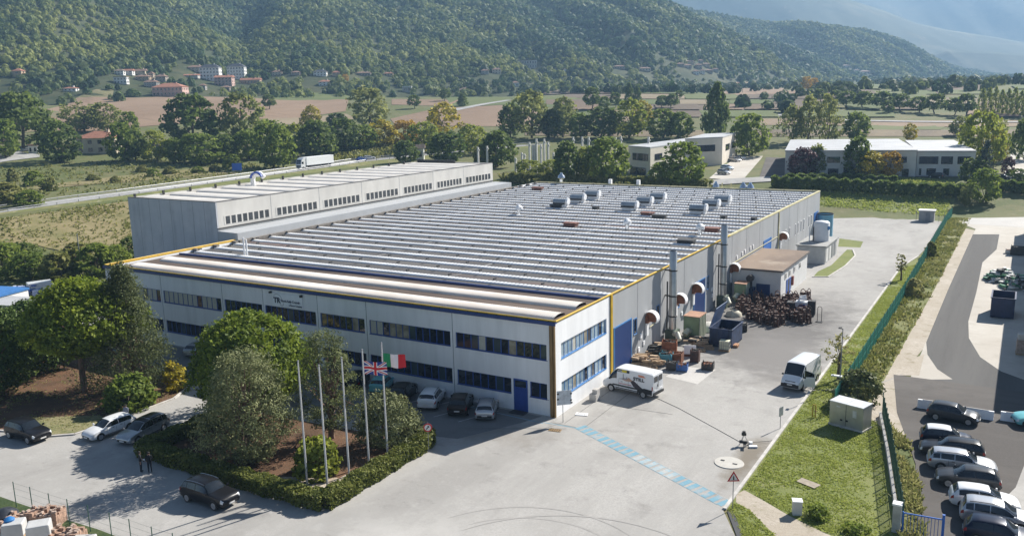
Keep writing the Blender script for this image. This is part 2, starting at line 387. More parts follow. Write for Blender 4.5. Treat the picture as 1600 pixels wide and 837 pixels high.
drape('bed_gravel', [(-13.5, -22.9), (-7.2, -22.9), (-7.2, -13.5), (-8.6, -13.5), (-8.9, -19), (-13.5, -21.2)], m_grav, .056, flat=True)
LB = [(-78, -30), (-47, -27.5), (-42, -25.6), (-38.6, -25.3), (-36.3, -23.4), (-36, -20), (-36.2, -13), (-38, -9.6), (-47, -7), (-62, -6), (-78, -8)]
drape('pine_bed_soil', LB, m_soil, .06, flat=True)
m_dry = mix_layers('dry_grass', [(.22, .2, .1), ((.12, .14, .05), .5, .42, .62), ((.3, .27, .16), 3, .45, .7)], bump=.6)
drape('dry_grass', [(-43, -25.6), (-38.8, -25.0), (-36.6, -23.2), (-36.4, -20), (-38.5, -19.4), (-42, -21.5), (-45, -23.5)], m_dry, .064, flat=True)
kb = MB()
def kerb(mb, pts, w=.25, h=.12, closed=False):
    for a, b in zip(pts[:-1], pts[1:]):
        a = Vector((a[0], a[1], 0)); b = Vector((b[0], b[1], 0)); L = (b-a).length
        mb.box(((a.x+b.x)/2, (a.y+b.y)/2, h/2+.003), (L, w, h), math.atan2(b.y-a.y, b.x-a.x))
m_kerb = mat('kerb_concrete', (.48, .46, .43), .85, var=.2, scale=1.2)
kerb(kb, [(18.62, -10.1), (18.62, 36), (18.62, 84), (20.05, 96)]); kerb(kb, [LB[i] for i in (1, 2, 3, 4, 5, 6, 7, 8)])
kerb(kb, [(7.5, 71), (9.7, 72), (10.5, 82), (10.4, 92), (9, 98)])
tag(kb.build('kerb', m_kerb), kind='structure')
# channel drain at the gate
db = MB(); db.box((21.1, -14.2, .02), (9.0, .42, .036), math.atan2(-8.6, 4.4))
tag(db.build('drain_channel', mat('drain_iron', (.03, .03, .032), .6)), 'black slotted drain channel across the gateway beside the grass tip', 'drain')
# pavement joints, crosswalk
m_line = mat('joint_tar', (.12, .115, .11), .9)
jb = MB()
for a, b in [((1.3, -.9), (1.3, 12)), ((3.3, -1), (3.3, 12)), ((.1, -1.3), (2.6, -1.3)), ((-6, -6), (2, -2)), ((2.7, 5), (9, 5.5))]:
    L = math.hypot(b[0]-a[0], b[1]-a[1]); jb.box(((a[0]+b[0])/2, (a[1]+b[1])/2, .013), (L, .045, .004), math.atan2(b[1]-a[1], b[0]-a[0]))
tag(jb.build('pavement_joints', m_line), kind='structure')
m_blue = mix_layers('worn_blue_paint', [(.17, .32, .40), ((.36, .37, .37), .9, .48, .68), ((.15, .34, .44), 3, .5, .75)], rough=.8, bump=0)
m_bluef = mix_layers('faded_blue_paint', [(.31, .40, .44), ((.45, .445, .42), .9, .42, .6), ((.24, .45, .56), 3, .5, .75)], rough=.8, bump=0)
cb = MB(); A = np.array([2.83, -.97]); B = np.array([18.2, -9.1]); dd = (B-A)/np.linalg.norm(B-A); nn = np.array([-dd[1], dd[0]])
Lc = np.linalg.norm(B-A); k = 0; s = 0.1
while s < Lc:
    c = A+dd*(s+.22); cb.mi = 1 if .42 < s/Lc < .72 else 0
    q = [c+nn*.54-dd*.3, c+nn*.54+dd*.2, c-nn*.54+dd*.28, c-nn*.54-dd*.22]
    cb.add([(p[0], p[1], .0135) for p in q], [(0, 1, 2, 3)]); s += .78
for sgn in (-1, 1):
    cb.mi = 0 if sgn < 0 else 1; c = (A+B)/2+nn*.58*sgn; cb.box((c[0], c[1], .011), (Lc, .05, .004), math.atan2(dd[1], dd[0]))
cb.mi = 0; cb.box((-4.5, -1.55, .011), (8.2, .12, .004), -.06); cb.box((1.2, -1.5, .011), (3.2, .12, .004), .05)
tag(cb.build('crosswalk_marking', [m_blue, m_bluef]), kind='structure')
m_parkshade = mix_layers('shade_darkened_asphalt', [(.20, .198, .196), ((.155, .153, .152), .25, .42, .62), ((.25, .247, .243), .6, .55, .78), ((.12, .118, .115), 1.6, .64, .8), ((.18, .178, .176), 8, .4, .7)], bump=.12, bscale=24)
drape('parking_shade_strip', [(-63.5, -.35), (-1.3, -.35), (-2.2, -2.6), (-5.2, -8.3), (-9, -9.1), (-36, -9.2), (-63.5, -6.2)], m_parkshade, .0085, flat=True)  # dark parking asphalt cut to the office shadow, its colour deepening the shade
m_white = mat('worn_white_paint', (.5, .5, .5), .8, var=.3, scale=3)
pb = MB()
for x in (-14.4, -11.9, -9.2, -6.5): pb.box((x, -3.0, .0145), (.08, 4.4, .004), -.42)
tag(pb.build('parking_lines', m_white), kind='structure')
m_tm = mix_layers('tyre_mark_rubber', [(.335, .322, .305), ((.37, .355, .335), 1.2, .42, .6)], bump=0)
tm = MB(); rgt = random.Random(6)
for ia, (cx, cy, r, a0, a1) in enumerate(((10, -24, 7, .6, 2.6), (10, -24, 8.6, .7, 2.7), (14, -26, 11, 1.2, 2.7), (12, 30, 14, -1.3, -.2))):
    n = 26; V = []
    for i in range(n+1):
        t = a0+(a1-a0)*i/n; w_ = .09*(1-abs(2*i/n-1)**3)+.01
        V += [(cx+(r-w_)*math.cos(t), cy+(r-w_)*math.sin(t), .0128+.003*ia), (cx+(r+w_)*math.cos(t), cy+(r+w_)*math.sin(t), .0128+.003*ia)]
    tm.add(V, [(2*i, 2*i+1, 2*i+3, 2*i+2) for i in range(n)])
tag(tm.build('tyre_marks', m_tm), kind='structure')
# highway shelf behind the hall
RP = [G(*p)[:2] for p in [(-260, 366), (0, 328), (200, 303), (330, 285), (450, 269), (560, 254), (660, 243), (760, 233), (850, 224)]]
def strip(name, pts, wdt, m, off, kind='structure', z=None):
    V = []; F = []
    P = []
    for a, b in zip(pts[:-1], pts[1:]):
        n = max(1, int(np.hypot(*(np.array(b)-np.array(a)))/5))
        for i in range(n): P.append(np.array(a)+(np.array(b)-np.array(a))*i/n)
    P.append(np.array(pts[-1])); P = np.array(P)
    T = np.gradient(P, axis=0); T /= np.linalg.norm(T, axis=1)[:, None]; N = np.stack([-T[:, 1], T[:, 0]], 1)
    Z = np.array([float(terr(*p)) for p in P]) if z is None else z
    Zs = np.convolve(np.pad(Z, 8, mode='edge'), np.ones(17)/17, 'valid')
    for p, n, zz in zip(P, N, Zs):
        V.append((*(p+n*wdt/2), zz+off)); V.append((*(p-n*wdt/2), zz+off))
    F = [(2*i, 2*i+1, 2*i+3, 2*i+2) for i in range(len(P)-1)]
    mb = MB(); mb.add(V, F); o = mb.build(name, m)
    for pl in o.data.polygons:
        pass
    if o.data.polygons[0].normal.z < 0: o.data.flip_normals()
    return tag(o, kind=kind), P, N, Zs
_, RPp, RPn, RPz = strip('highway', RP, 9.5, m_road, .3)
eb = MB()                                         # embankment shoulders under the road
for sgn in (1, -1):
    V = []
    for p, n, zz in zip(RPp, RPn, RPz):
        a = p+n*sgn*4.75; b = p+n*sgn*11
        V += [(*a, zz+.28), (*b, float(terr(*b))-.3)]
    eb.add(V, [(2*i, 2*i+1, 2*i+3, 2*i+2) for i in range(len(RPp)-1)])
tag(eb.build('road_embankment', m_bank), kind='structure')
lb = MB()
for off in (-3.9, 0, 3.9):
    for i in range(0, len(RPp)-1):
        if off == 0 and i % 2: continue
        a = RPp[i]+RPn[i]*off; b = RPp[i+1]+RPn[i+1]*off; L = np.hypot(*(b-a))
        lb.box(((a[0]+b[0])/2, (a[1]+b[1])/2, (RPz[i]+RPz[i+1])/2+.33), (L, .16, .012), math.atan2(b[1]-a[1], b[0]-a[0]))
tag(lb.build('highway_markings', m_white), kind='structure')
m_galv = mat('galvanised_steel', (.26, .27, .28), .5, .4, .12, 2)
for sgn, lab in ((1, 'grey steel guard rail along the far side of the highway'), (-1, 'grey steel guard rail along the near side of the highway')):
    t = thing('guard_rail', lab, 'guard rail'); rb = MB(); po = MB()
    pts = [(*(p+n*sgn*4.55), z+.92) for p, n, z in zip(RPp, RPn, RPz)]
    rb.tube(pts, .09, 5, False); rb.tube([(p[0], p[1], p[2]-.32) for p in pts], .03, 4, False)
    rb.build('rail', m_galv, t)
    pm_ = None
    for p in pts:
        if pm_ is None: po.box((0, 0, -.35), (.12, .12, .8)); q = po.build('post', m_galv, t); pm_ = q
        else: q = pm_.copy(); COL.objects.link(q)
        q.location = p
m_drybank = mix_layers('dry_bank_grass', [(.25, .205, .105), ((.15, .15, .055), .09, .42, .62), ((.33, .28, .17), .3, .52, .72), ((.11, .12, .045), .6, .58, .76), ((.22, .19, .09), 3, .45, .7)], bump=.5, bscale=4)
dpx('dry_bank', [(-20, 346), (60, 334), (150, 322), (205, 314), (209, 350), (214, 388), (150, 398), (60, 384), (-20, 376)], m_drybank, .1, 6)
dpx('dry_bank', [(0, 300), (120, 286), (260, 280), (370, 270), (330, 262), (180, 276), (60, 290)], m_drybank, .1, 6)
# side lane and junction, far left
dpx('side_lane', [(-40, 256), (0, 254), (28, 250), (62, 246), (62, 242), (28, 243), (8, 247), (30, 238), (58, 233), (56, 228), (30, 232), (0, 241), (-40, 244)], m_road, .15)
# fields of the valley
BR, BR2 = (.215, .148, .098), (.27, .19, .13)
TN, TN2 = (.22, .175, .11), (.27, .22, .145)
GR, GR2 = (.095, .125, .04), (.135, .15, .055)
DK, DK2 = (.12, .092, .066), (.155, .12, .086)
for nm, pts, c in [
    ('ploughed_field', [(120, 153), (300, 151), (430, 156), (545, 155), (540, 174), (470, 184), (415, 186), (300, 192), (205, 200), (150, 205), (40, 206), (30, 186), (70, 172)], (BR, BR2)),
    ('stubble_field', [(36, 176), (92, 172), (98, 200), (36, 208)], (TN, GR2)),
    ('stubble_field', [(418, 186), (540, 178), (560, 186), (420, 196)], (TN, TN2)),
    ('green_field', [(420, 144), (560, 149), (556, 156), (420, 156)], (GR, GR2)),
    ('green_field', [(130, 162), (176, 150), (178, 141), (150, 140), (118, 154)], (GR2, TN)),
    ('ploughed_field', [(612, 155), (720, 157), (700, 166), (612, 164)], (BR, BR2)),
    ('green_field', [(690, 150), (800, 152), (790, 164), (705, 168)], (GR, GR2)),
    ('ploughed_field', [(690, 169), (800, 164), (850, 178), (860, 196), (620, 198), (610, 186)], (BR, BR2)),
    ('green_field', [(800, 152), (900, 152), (905, 166), (850, 168), (800, 163)], (GR, GR2)),
    ('ploughed_field', [(890, 138), (940, 137), (978, 146), (970, 156), (880, 152)], (DK, DK2)),
    ('ploughed_field', [(905, 172), (960, 172), (1000, 182), (960, 196), (895, 194)], (BR, TN)),
    ('green_field', [(1000, 142), (1110, 145), (1120, 156), (1005, 154)], (GR, GR2)),
    ('ploughed_field', [(1090, 136), (1230, 138), (1230, 148), (1110, 149)], (BR, BR2)),
    ('green_field', [(1140, 150), (1330, 150), (1340, 162), (1140, 162)], (GR, GR2)),
    ('ploughed_field', [(1000, 162), (1105, 164), (1200, 172), (1200, 180), (1000, 178)], (DK, DK2)),
    ('ploughed_field', [(1180, 186), (1620, 188), (1620, 198), (1180, 196)], (TN, BR2)),
    ('ploughed_field', [(1180, 203), (1620, 203), (1620, 214), (1180, 214)], (DK, TN)),
    ('green_field', [(1320, 196), (1480, 196), (1470, 203), (1320, 203)], (GR, GR2)),
    ('ploughed_field', [(1410, 130), (1530, 131), (1540, 147), (1430, 148)], (DK, DK2)),
    ('ploughed_field', [(1440, 152), (1540, 154), (1540, 163), (1440, 160)], (DK, TN)),
    ('green_field', [(1390, 117), (1465, 119), (1460, 123), (1395, 122)], (GR2, GR2)),
    ('ploughed_field', [(670, 134), (745, 134), (742, 143), (690, 143)], (DK, DK2)),
    ('stubble_field', [(820, 200), (1100, 204), (1100, 214), (820, 212)], (DK, TN)),
]:
    m = mix_layers('soil_of_'+nm, [(c[0],), (c[1], .02, .42, .62, (1, .2, 1), .3), (tuple(x*.75 for x in c[0]), .15, .55, .75, (.15, 1, 1), .3), (tuple(min(1, x*1.15) for x in c[1]), .8, .5, .75)], bump=.3, bscale=1.5)
    dpx(nm, pts, m, .15, 12)
rgf = random.Random(21); kf = 0
_pal = [('ploughed_field', BR, BR2), ('green_field', GR, GR2), ('ploughed_field', DK, DK2), ('stubble_field', TN, TN2), ('green_field', GR2, GR), ('ploughed_field', DK, BR)]
_pm = [mix_layers('valley_soil_%d' % i, [(c[1],), (c[2], .02, .42, .62, (1, .2, 1), .3), (tuple(x*.75 for x in c[1]), .15, .55, .75, (.15, 1, 1), .3)], bump=.3, bscale=1.5) for i, c in enumerate(_pal)]
for (ya, yb) in ((122, 128), (128.5, 134), (134.5, 141), (141.5, 148), (148.5, 156), (156.5, 164), (164.5, 173), (174, 184)):
    x = 840+rgf.uniform(0, 60)
    while x < 1640:
        wd_ = rgf.uniform(45, 130); i = rgf.randrange(len(_pal)); sl = rgf.uniform(-10, 10)
        if rgf.random() < .72 and not (x < 1130 and ya < 134) and not (x < 1380 and ya < 128):
            dpx(_pal[i][0], [(x+sl, ya), (x+wd_+sl, ya+rgf.uniform(-.5, 1)), (x+wd_, yb), (x, yb+rgf.uniform(-.5, .5))], _pm[i], .3+.05*(kf % 12), 14); kf += 1
        x += wd_+rgf.uniform(2, 8)
dpx('valley_road', [(700, 172), (735, 166), (790, 157), (800, 157), (745, 167), (712, 174)], m_road, .3)
dpx('valley_road', [(1180, 181), (1240, 178), (1240, 181), (1180, 184)], m_road, .3)
dpx('valley_road', [(1320, 188), (1620, 191), (1620, 192.5), (1320, 190)], m_road, .4)
# industrial yards behind
dpx('far_yard', [(1108, 279), (1160, 284), (1192, 244), (1152, 245), (1128, 262)], m_apron, .1, 5)
dpx('far_yard', [(1186, 279), (1226, 279), (1228, 247), (1197, 246)], m_tarm, .1, 5)
dpx('far_road', [(1110, 290), (1240, 282), (1300, 276), (1500, 277), (1620, 284), (1620, 278), (1500, 270), (1300, 270), (1228, 275), (1110, 282)], m_road, .14, 5)
dpx('far_yard', [(1570, 270), (1620, 276), (1620, 238), (1580, 240)], m_apron, .1, 5)

# far mountains
def mountain(name, w0, us, ys, depth, seed, m, zf=30):
    nu, nd = 170, 26; uu = np.linspace(us[0], us[-1], nu); yy = np.interp(uu, us, ys)
    V = np.zeros((nd, nu, 3))
    for i in range(nd):
        t = i/(nd-1); w = w0-depth*.9+depth*t*1.5
        lat = (uu-800)/1333*w0
        x, y = wxy(np.full(nu, w), lat)
        yh = 154-.0249*(uu-800)
        Hh = CAM[2]+(yh-yy)/1333*w0
        prof = np.where(t < .6, (t/.6)**1.1, 1-(t-.6)*1.2)
        n = (fbm(lat/380.+seed, np.full(nu, w)/500., seed, 5)-.47)*.55*Hh*min(1, abs(t-.6)*3.0)
        V[i, :, 0] = x; V[i, :, 1] = y; V[i, :, 2] = zf*0+np.maximum(10, Hh*prof+n*prof)
    idx = np.arange(nd*nu).reshape(nd, nu)
    F = np.stack([idx[:-1, :-1], idx[:-1, 1:], idx[1:, 1:], idx[1:, :-1]], -1).reshape(-1, 4)
    return tag(npmesh(name, V.reshape(-1, 3), F, m, smooth=True), kind='structure')
m_mt = mix_layers('mountain_woods', [(.045, .06, .03), ((.11, .11, .06), .004, .5, .62), ((.03, .045, .022), .01, .45, .6), ((.17, .15, .1), .012, .64, .72)], bump=1., bscale=.05)
mountain('far_mountain', 3500, [700, 1000, 1200, 1300, 1370, 1420, 1470, 1540, 1620, 1800], [-60, -48, -20, 3, 24, 42, 52, 62, 76, 90], 900, 3, m_mt)
mountain('far_mountain', 4700, [900, 1100, 1300, 1345, 1372, 1392, 1410, 1450, 1520, 1640, 1800], [-70, -40, -14, -4, 1.5, 3.2, 1, -8, -16, -12, 0], 1000, 8, m_mt)
mountain('far_mountain', 2900, [1380, 1420, 1470, 1540, 1640, 1800], [112, 96, 82, 84, 92, 100], 350, 5, m_mt)
hb = MB()
_hc = [wxy(-130, -330), wxy(-130, 330), wxy(5600, 5200), wxy(5600, -5200)]
hb.prism(_hc, -2, 700)
m_hz = bpy.data.materials.new('haze_air'); m_hz.use_nodes = True
for n in list(m_hz.node_tree.nodes):
    if n.type == 'BSDF_PRINCIPLED': m_hz.node_tree.nodes.remove(n)
pv = m_hz.node_tree.nodes.new('ShaderNodeVolumePrincipled'); pv.inputs['Color'].default_value = (.42, .68, 1, 1)
pv.inputs['Density'].default_value = .0002; pv.inputs['Anisotropy'].default_value = .12
m_hz.node_tree.links.new(pv.outputs[0], m_hz.node_tree.nodes['Material Output'].inputs['Volume'])
hz = tag(hb.build('haze', m_hz), kind='stuff'); hz['label'] = 'pale blue haze thickening over the far valley'
# ---------------------------------------------------------------- the factory
m_wallw = mat('white_render', (.84, .845, .85), .75, var=.07, scale=.5, bump=.04, stretch=(1.6, 1.6, .22))
m_wallg = mat('grey_panel', (.36, .37, .38), .75, var=.08, scale=.4, bump=.04, stretch=(1, 1, .25))
m_seam = mat('panel_joint', (.26, .27, .29), .9)
m_bfr = mat('shaded_blue_frame', (.03, .085, .32), .4)  # blue frame paint in its shaded tone, for the office front
m_sunbfr = mat('sunlit_blue_frame', (.06, .2, .46), .4)  # same frame paint with sunlight put into the colour, for the side wall
m_glass = mat('dark_glass', (.012, .017, .030), .04, var=0, spec=.8)
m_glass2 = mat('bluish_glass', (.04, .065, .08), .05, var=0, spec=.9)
m_skyrefl = mat('painted_sky_glass', (.27, .36, .42), .06, var=.35, scale=.9, spec=.9, stretch=(1, 1.5, .2))  # pale sky reflection painted into the pane colour
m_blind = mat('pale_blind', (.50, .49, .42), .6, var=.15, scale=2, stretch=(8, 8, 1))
m_creamrefl = mat('painted_cream_reflection', (.3, .27, .2), .3, var=.4, scale=1.2)  # pane whose cream reflection is part of its colour
m_yel = mat('yellow_gutter', (.62, .40, .02), .5, var=.15, scale=.6)
m_ygr = mat('faded_yellow_trim', (.55, .50, .28), .6, var=.15, scale=.6)
m_bluefas = mat('blue_fascia', (.03, .06, .2), .5)
m_roofb = mix_layers('brown_roof_felt', [(.13, .098, .08), ((.085, .065, .055), .12, .42, .62, (.3, 2, 1)), ((.24, .2, .165), .5, .55, .8, (.3, 3, 1))], bump=.1)
m_roofg = mix_layers('grey_roof_felt', [(.10, .096, .095), ((.135, .128, .122), .1, .45, .62, (.4, 3, 1)), ((.085, .085, .09), .4, .52, .75, (.2, 3, 1)), ((.21, .14, .12), .07, .6, .72, (.3, 4, 1))], bump=.1)
m_vault = mat('white_corrugated_vault', (.70, .71, .72), .4, var=.2, scale=.35, stretch=(.4, 1, 1))
m_vaultw = mat('cream_corrugated_vault', (.61, .545, .475), .5, var=.18, scale=.25, stretch=(.3, 1, 1), col2=(.77, .73, .675))
m_vaulth = mat('cream_hall_vault', (.68, .64, .58), .5, var=.1, scale=.25)
m_brown = mat('rusty_downpipe', (.24, .15, .06), .5, var=.3, scale=1.5, stretch=(3, 3, .4))
m_steel = mat('brushed_steel', (.50, .49, .47), .32, .75, .14, .9)
m_shiny = mat('shiny_cowl', (.7, .72, .75), .2, .9, .05, 2)
m_dark = mat('dark_iron', (.035, .033, .032), .6, var=.3, scale=3)
m_bdoor = mat('blue_shutter', (.010, .035, .14), .5, var=.1, scale=1, stretch=(.2, .2, 6))
LX, WY, HZ = -65.0, 112.6, 9.0
fac = thing('factory', 'long white two-storey office front with low ribbed factory roof behind it', 'factory')
ZU0, ZU1, ZL0, ZL1 = 5.2, 6.72, 1.51, 3.03
UPX = [(-64.7, -54.46), (-53.95, -43.65), (-43.11, -36.99), (-36.54, -28.91), (-28.31, -22.18), (-21.58, -11.47), (-10.88, -.76)]
LOX = [(-64.7, -54.46), (-53.95, -43.65), (-43.11, -36.99), (-36.54, -28.91), (-28.31, -22.2), (-21.69, -11.39), (-10.84, -4.72), (-2.76, -.72)]
def piers(mb, lo, hi, gaps, z0, z1, along_x=True):
    e = [lo]+[q for g_ in gaps for q in g_]+[hi]
    for a_, b_ in zip(e[0::2], e[1::2]):
        if along_x: mb.bb(a_, b_, 0, .3, z0, z1)
        else: mb.bb(-.3, 0, a_, b_, z0, z1)
wb = MB(); wb.bb(LX, 0, 0, .3, 0, ZL0); wb.bb(LX, 0, 0, .3, ZL1, ZU0); wb.bb(LX, 0, 0, .3, ZU1, 8.8)
piers(wb, LX, 0, UPX, ZU0, ZU1); piers(wb, LX, 0, LOX, ZL0, ZL1); wb.build('front_wall', m_wallw, fac)
wb = MB(); wb.bb(-.3, 0, .302, 11.6, 0, ZL0); wb.bb(-.3, 0, .302, 11.6, ZL1, ZU0); wb.bb(-.3, 0, .302, 11.6, ZU1, 8.8)
piers(wb, .302, 11.6, [(1.05, 10.85)], ZU0, ZU1, False); piers(wb, .302, 11.6, [(1.05, 10.85)], ZL0, ZL1, False); wb.build('office_side_wall', m_wallw, fac)
wb = MB(); wb.bb(-.32, -.02, 11.602, WY, 0, 8.8); wb.bb(LX+.02, -.32, WY-.3, WY-.01, 0, 8.8)
for k in range(14):
    pass
side = wb.build('grey_side_wall', m_wallg, fac)
wb = MB(); wb.bb(LX, LX+.3, .302, WY-.3, 0, 8.8); wb.build('left_wall', m_wallw, fac)
for x in (-54.2, -43.38, -36.76, -28.6, -21.88, -11.18): sb = MB(); sb.bb(x-.03, x+.03, -.012, .002, 0, 8.8); sb.build('panel_joint', m_seam, fac)
for y in (18.9, 26.2, 33.6, 46, 53.3, 60.6, 67.9, 76.4, 87, 93.5, 101): sb = MB(); sb.bb(-.022, -.006, y-.03, y+.03, 0, 8.8); sb.build('panel_joint', m_seam, fac)
# roof slabs
rb = MB(); rb.bb(LX+.3, -.33, .3, 11.3, 8.2, 8.5); rb.build('office_roof', m_roofb, fac)
rb = MB(); rb.bb(LX+.3, -.33, 11.3, WY-.3, 8.15, 8.45); mroof = rb.build('factory_roof', m_roofg, fac)
# parapet trims
tb = MB(); tb.bb(LX-.12, .12, -.16, .1, 8.8, 8.93); tb.bb(LX-.12, .12, -.22, -.16, 8.62, 8.9); tb.build('blue_fascia', m_bluefas, fac)
tb = MB()
tb.tube([(LX, .02, 9.0), (.02, .02, 9.0)], .075, 6); tb.tube([(LX, .3, 8.93), (-.4, .3, 8.93)], .05, 6)
tb.tube([(.03, 0, 9.0), (.03, 52, 9.0)], .085, 6); tb.tube([(LX, 0, 9.0), (LX, 21.2, 9.0)], .085, 6)
tb.bb(-.3, .0, .31, 52, 8.8, 8.9); tb.bb(LX, LX+.3, .31, 21, 8.8, 8.9)
tb.build('yellow_gutter', m_yel, fac)
tb = MB(); tb.bb(-.34, .02, 52.01, WY, 8.8, 9.0); tb.bb(LX, -.35, WY-.32, WY, 8.8, 9.0); tb.build('edge_trim', m_ygr, fac)
tb = MB(); tb.bb(.02, .14, 11.75, 11.95, 0, 8.95); tb.bb(.02, .12, 12.05, 12.15, 0, 8.9); tb.build('yellow_downpipe', m_yel, fac)
tb = MB(); tb.bb(.02, .14, 79.4, 79.65, 0, 8.9); tb.build('faded_downpipe', m_ygr, fac)
tb = MB(); tb.bb(-.52, -.22, -.22, -.04, 0, 8.6); tb.bb(-.16, .0, -.16, -.02, 0, 8.6); tb.build('corner_downpipe', m_brown, fac)
tb = MB(); tb.bb(-.9, -.62, -.05, -.005, 0, 8.6); tb.build('white_pilaster', m_wallw, fac)
tb = MB()
for k in range(60): tb.cyl((LX+.6+k*1.08, -.02, 8.93), .05, .06, 6)
tb.build('gutter_clips', m_dark, fac)
# long vaults
def vault_mesh(name, x0, x1, hw, hh, pitch, amp, mt, sub=4, seg=8, z=8.45):
    n = int((x1-x0)/pitch*sub); xs = np.linspace(x0, x1, n+1)
    V = []
    for j in range(seg+1):
        t = math.pi*j/seg
        a = 1+amp*np.abs(np.sin(np.pi*(xs-x0)/pitch)) if amp > 0 else 1+amp*np.sin(2*np.pi*(xs-x0)/pitch)
        y = -hw*math.cos(t)*(1+.0*xs if amp <= 0 else (.82+.2*np.abs(np.sin(np.pi*(xs-x0)/pitch)))); zz = hh*math.sin(t)**.8*a
        V.append(np.stack([xs, y, zz], 1))
    V = np.array(V).reshape(-1, 3); k = n+1
    idx = np.arange((seg+1)*k).reshape(seg+1, k)
    F = np.stack([idx[:-1, :-1], idx[:-1, 1:], idx[1:, 1:], idx[1:, :-1]], -1).reshape(-1, 4)
    return npmesh(name, V, F, mt, smooth=True)
NR = 29; Y0 = 13.6; PIT = (WY-1.6-Y0)/(NR-1)
v0 = vault_mesh('roof_vault', LX+.7, -.75, .52, .16, .5, .34, m_vault, sub=6)
for k in range(NR):
    o = v0 if k == 0 else v0.copy()
    if k: COL.objects.link(o)
    o.parent = fac; o.location = (0, Y0+k*PIT, 8.45)
v1 = vault_mesh('office_vault', LX+2.2, -1.2, 1.15, .36, .26, -.08, m_vaultw, sub=4)
for k, y in enumerate((3.1, 7.6)):
    o = v1 if k == 0 else v1.copy()
    if k: COL.objects.link(o)
    o.parent = fac; o.location = (0, y, 8.5)
# dark seams, small fixings and straps across the vault tops
fb = MB(); rng = random.Random(4)
for k in range(NR):
    y = Y0+k*PIT
    for q in range(11):
        x = LX+2+q*6.05+(k % 3)*1.9
        if x < -1: fb.box((x, y-.35, 9.02), (.16, .5, .16))
fb.build('vault_clips', m_dark, fac)['kind'] = 'stuff'
gb = MB(); gb.bb(LX+.4, -.4, 11.2, 11.6, 8.5, 8.62); gb.bb(LX+.4, -.4, 10.95, 11.05, 8.5, 8.74); gb.build('blue_valley_gutter', m_bluefas, fac)
gb = MB()
for k in range(NR):
    for x in (-52, -38, -21):
        gb.tube([(x-.4+rng.uniform(-.3, .3), Y0+k*PIT+.9, 8.5), (x, Y0+k*PIT+2.5, 8.5)], .018, 4) if k < NR-1 else None
gb.build('roof_cables', mat('roof_cable', (.36, .36, .36), .5), fac)
m_red = mat('red_brown_sheet', (.20, .085, .06), .7, var=.2)
for (px, py, L, mt) in [(892, 348, 2.3, m_red), (840, 293, 2.6, m_red), (1012, 332, 2.2, m_red), (1113, 356, 2.2, m_red), (1030, 336, 2.4, m_dark), (870, 320, 2.4, m_dark), (931, 323, 1.0, m_dark), (1131, 337, .9, m_dark), (1178, 340, .7, m_dark), (1072, 375, 2.4, m_dark)]:
    p = CAM+ray(px, py)*((9.0-CAM[2])/ray(px, py)[2])
    hb2 = MB(); hb2.box((p[0], p[1], 9.0), (L, 1.4, .16)); hb2.box((p[0], p[1], 8.7), (L*.9, 1.2, .5)); hb2.build('roof_hatch', mt, fac)
# roof ventilators (nine twin-hood units) and small cowls
def roof_vent(x, y):
    b = MB(); b.box((x, y, 9.1), (2.7, 1.0, 1.0)); v = b.build('roof_ventilator', m_wallw, fac)
    b = MB(); prof = [(math.cos(t)*.72, math.sin(t)*.55) for t in np.linspace(-.35, math.pi+.35, 12)]
    b.extr(prof, (x-1.35, y, 9.62), (0, 1, 0), (0, 0, 1), (1, 0, 0), 2.5); b.build('curved_hood', mat_hood, v)
    b = MB(); b.lathe((0, 0, 0), [(.05, 0), (.62, 0), (.66, .12), (.62, .42), (.05, .42)], 14)
    vs = [(x+1.2+p[2], y+p[0], 9.7+p[1]) for p in b.v]; c = MB(); c.add(vs, b.f); c.build('end_cap', m_wallw, v)
    b = MB(); b.box((x-.1, y-.72, 9.28), (2.5, .06, .28)); b.build('louvre', m_dark, v)
mat_hood = mat('blue_grey_hood', (.26, .30, .34), .35, .2, .1, 2)
for x in (-38.5, -24.8, -12.3):
    for y in (74.6, 81.6, 88.2): roof_vent(x, y)
def small_cowl(x, y, z, s=1.0):
    b = MB(); b.cyl((x, y, z-.6), .3*s, .9, 10); v = b.build('roof_cowl', m_shiny, fac, True)
    b = MB(); b.lathe((x, y, z+.25), [(.3*s, 0), (.62*s, .12), (.62*s, .5), (.3*s, .8), (.02, .9)], 12); b.build('cowl_head', m_wallw, v, True)
for px, py in [(811, 330), (980, 353), (1094, 361)]:
    p = CAM+ray(px, py)*((9.1-CAM[2])/ray(px, py)[2]); small_cowl(p[0], p[1], 9.1)
for px, zt, s in [(875, 11.2, 1.5), (1117, 10.2, 1.2), (1160, 10.2, 1.3), (1171, 10.2, 1.3)]:
    p = PY(px, 290, WY-.2); b = MB(); b.lathe((p[0], WY+.5, 8.2), [(.3*s, 0), (.3*s, zt-9.8), (.62*s, zt-9.4), (.5*s, zt-8.9), (.22*s, zt-8.5), (.2*s, zt-8.2)], 12)
    b.build('rear_vent_stack', m_shiny, fac, True)
for px in (952, 996):
    p = PY(px, 290, WY-.2); b = MB(); b.box((p[0], WY+.35, 9.2), (.7, .7, 1.6)); b.build('rear_chimney', m_wallw, fac)
for px in (1127, 1141, 1105):
    p = PY(px, 290, WY); b = MB(); b.cyl((p[0], WY+.6, 8), .14, 1.9, 8); b.build('rear_pipe', m_ygr, fac)
b = MB(); b.tube([(-55.6, 14.5, 8.4), (-55.6, 14.5, 10.9)], .12, 8); b.tube([(-55.1, 14.5, 8.4), (-55.1, 14.5, 10.7)], .12, 8); b.build('twin_vent_pipes', m_wallw, fac)
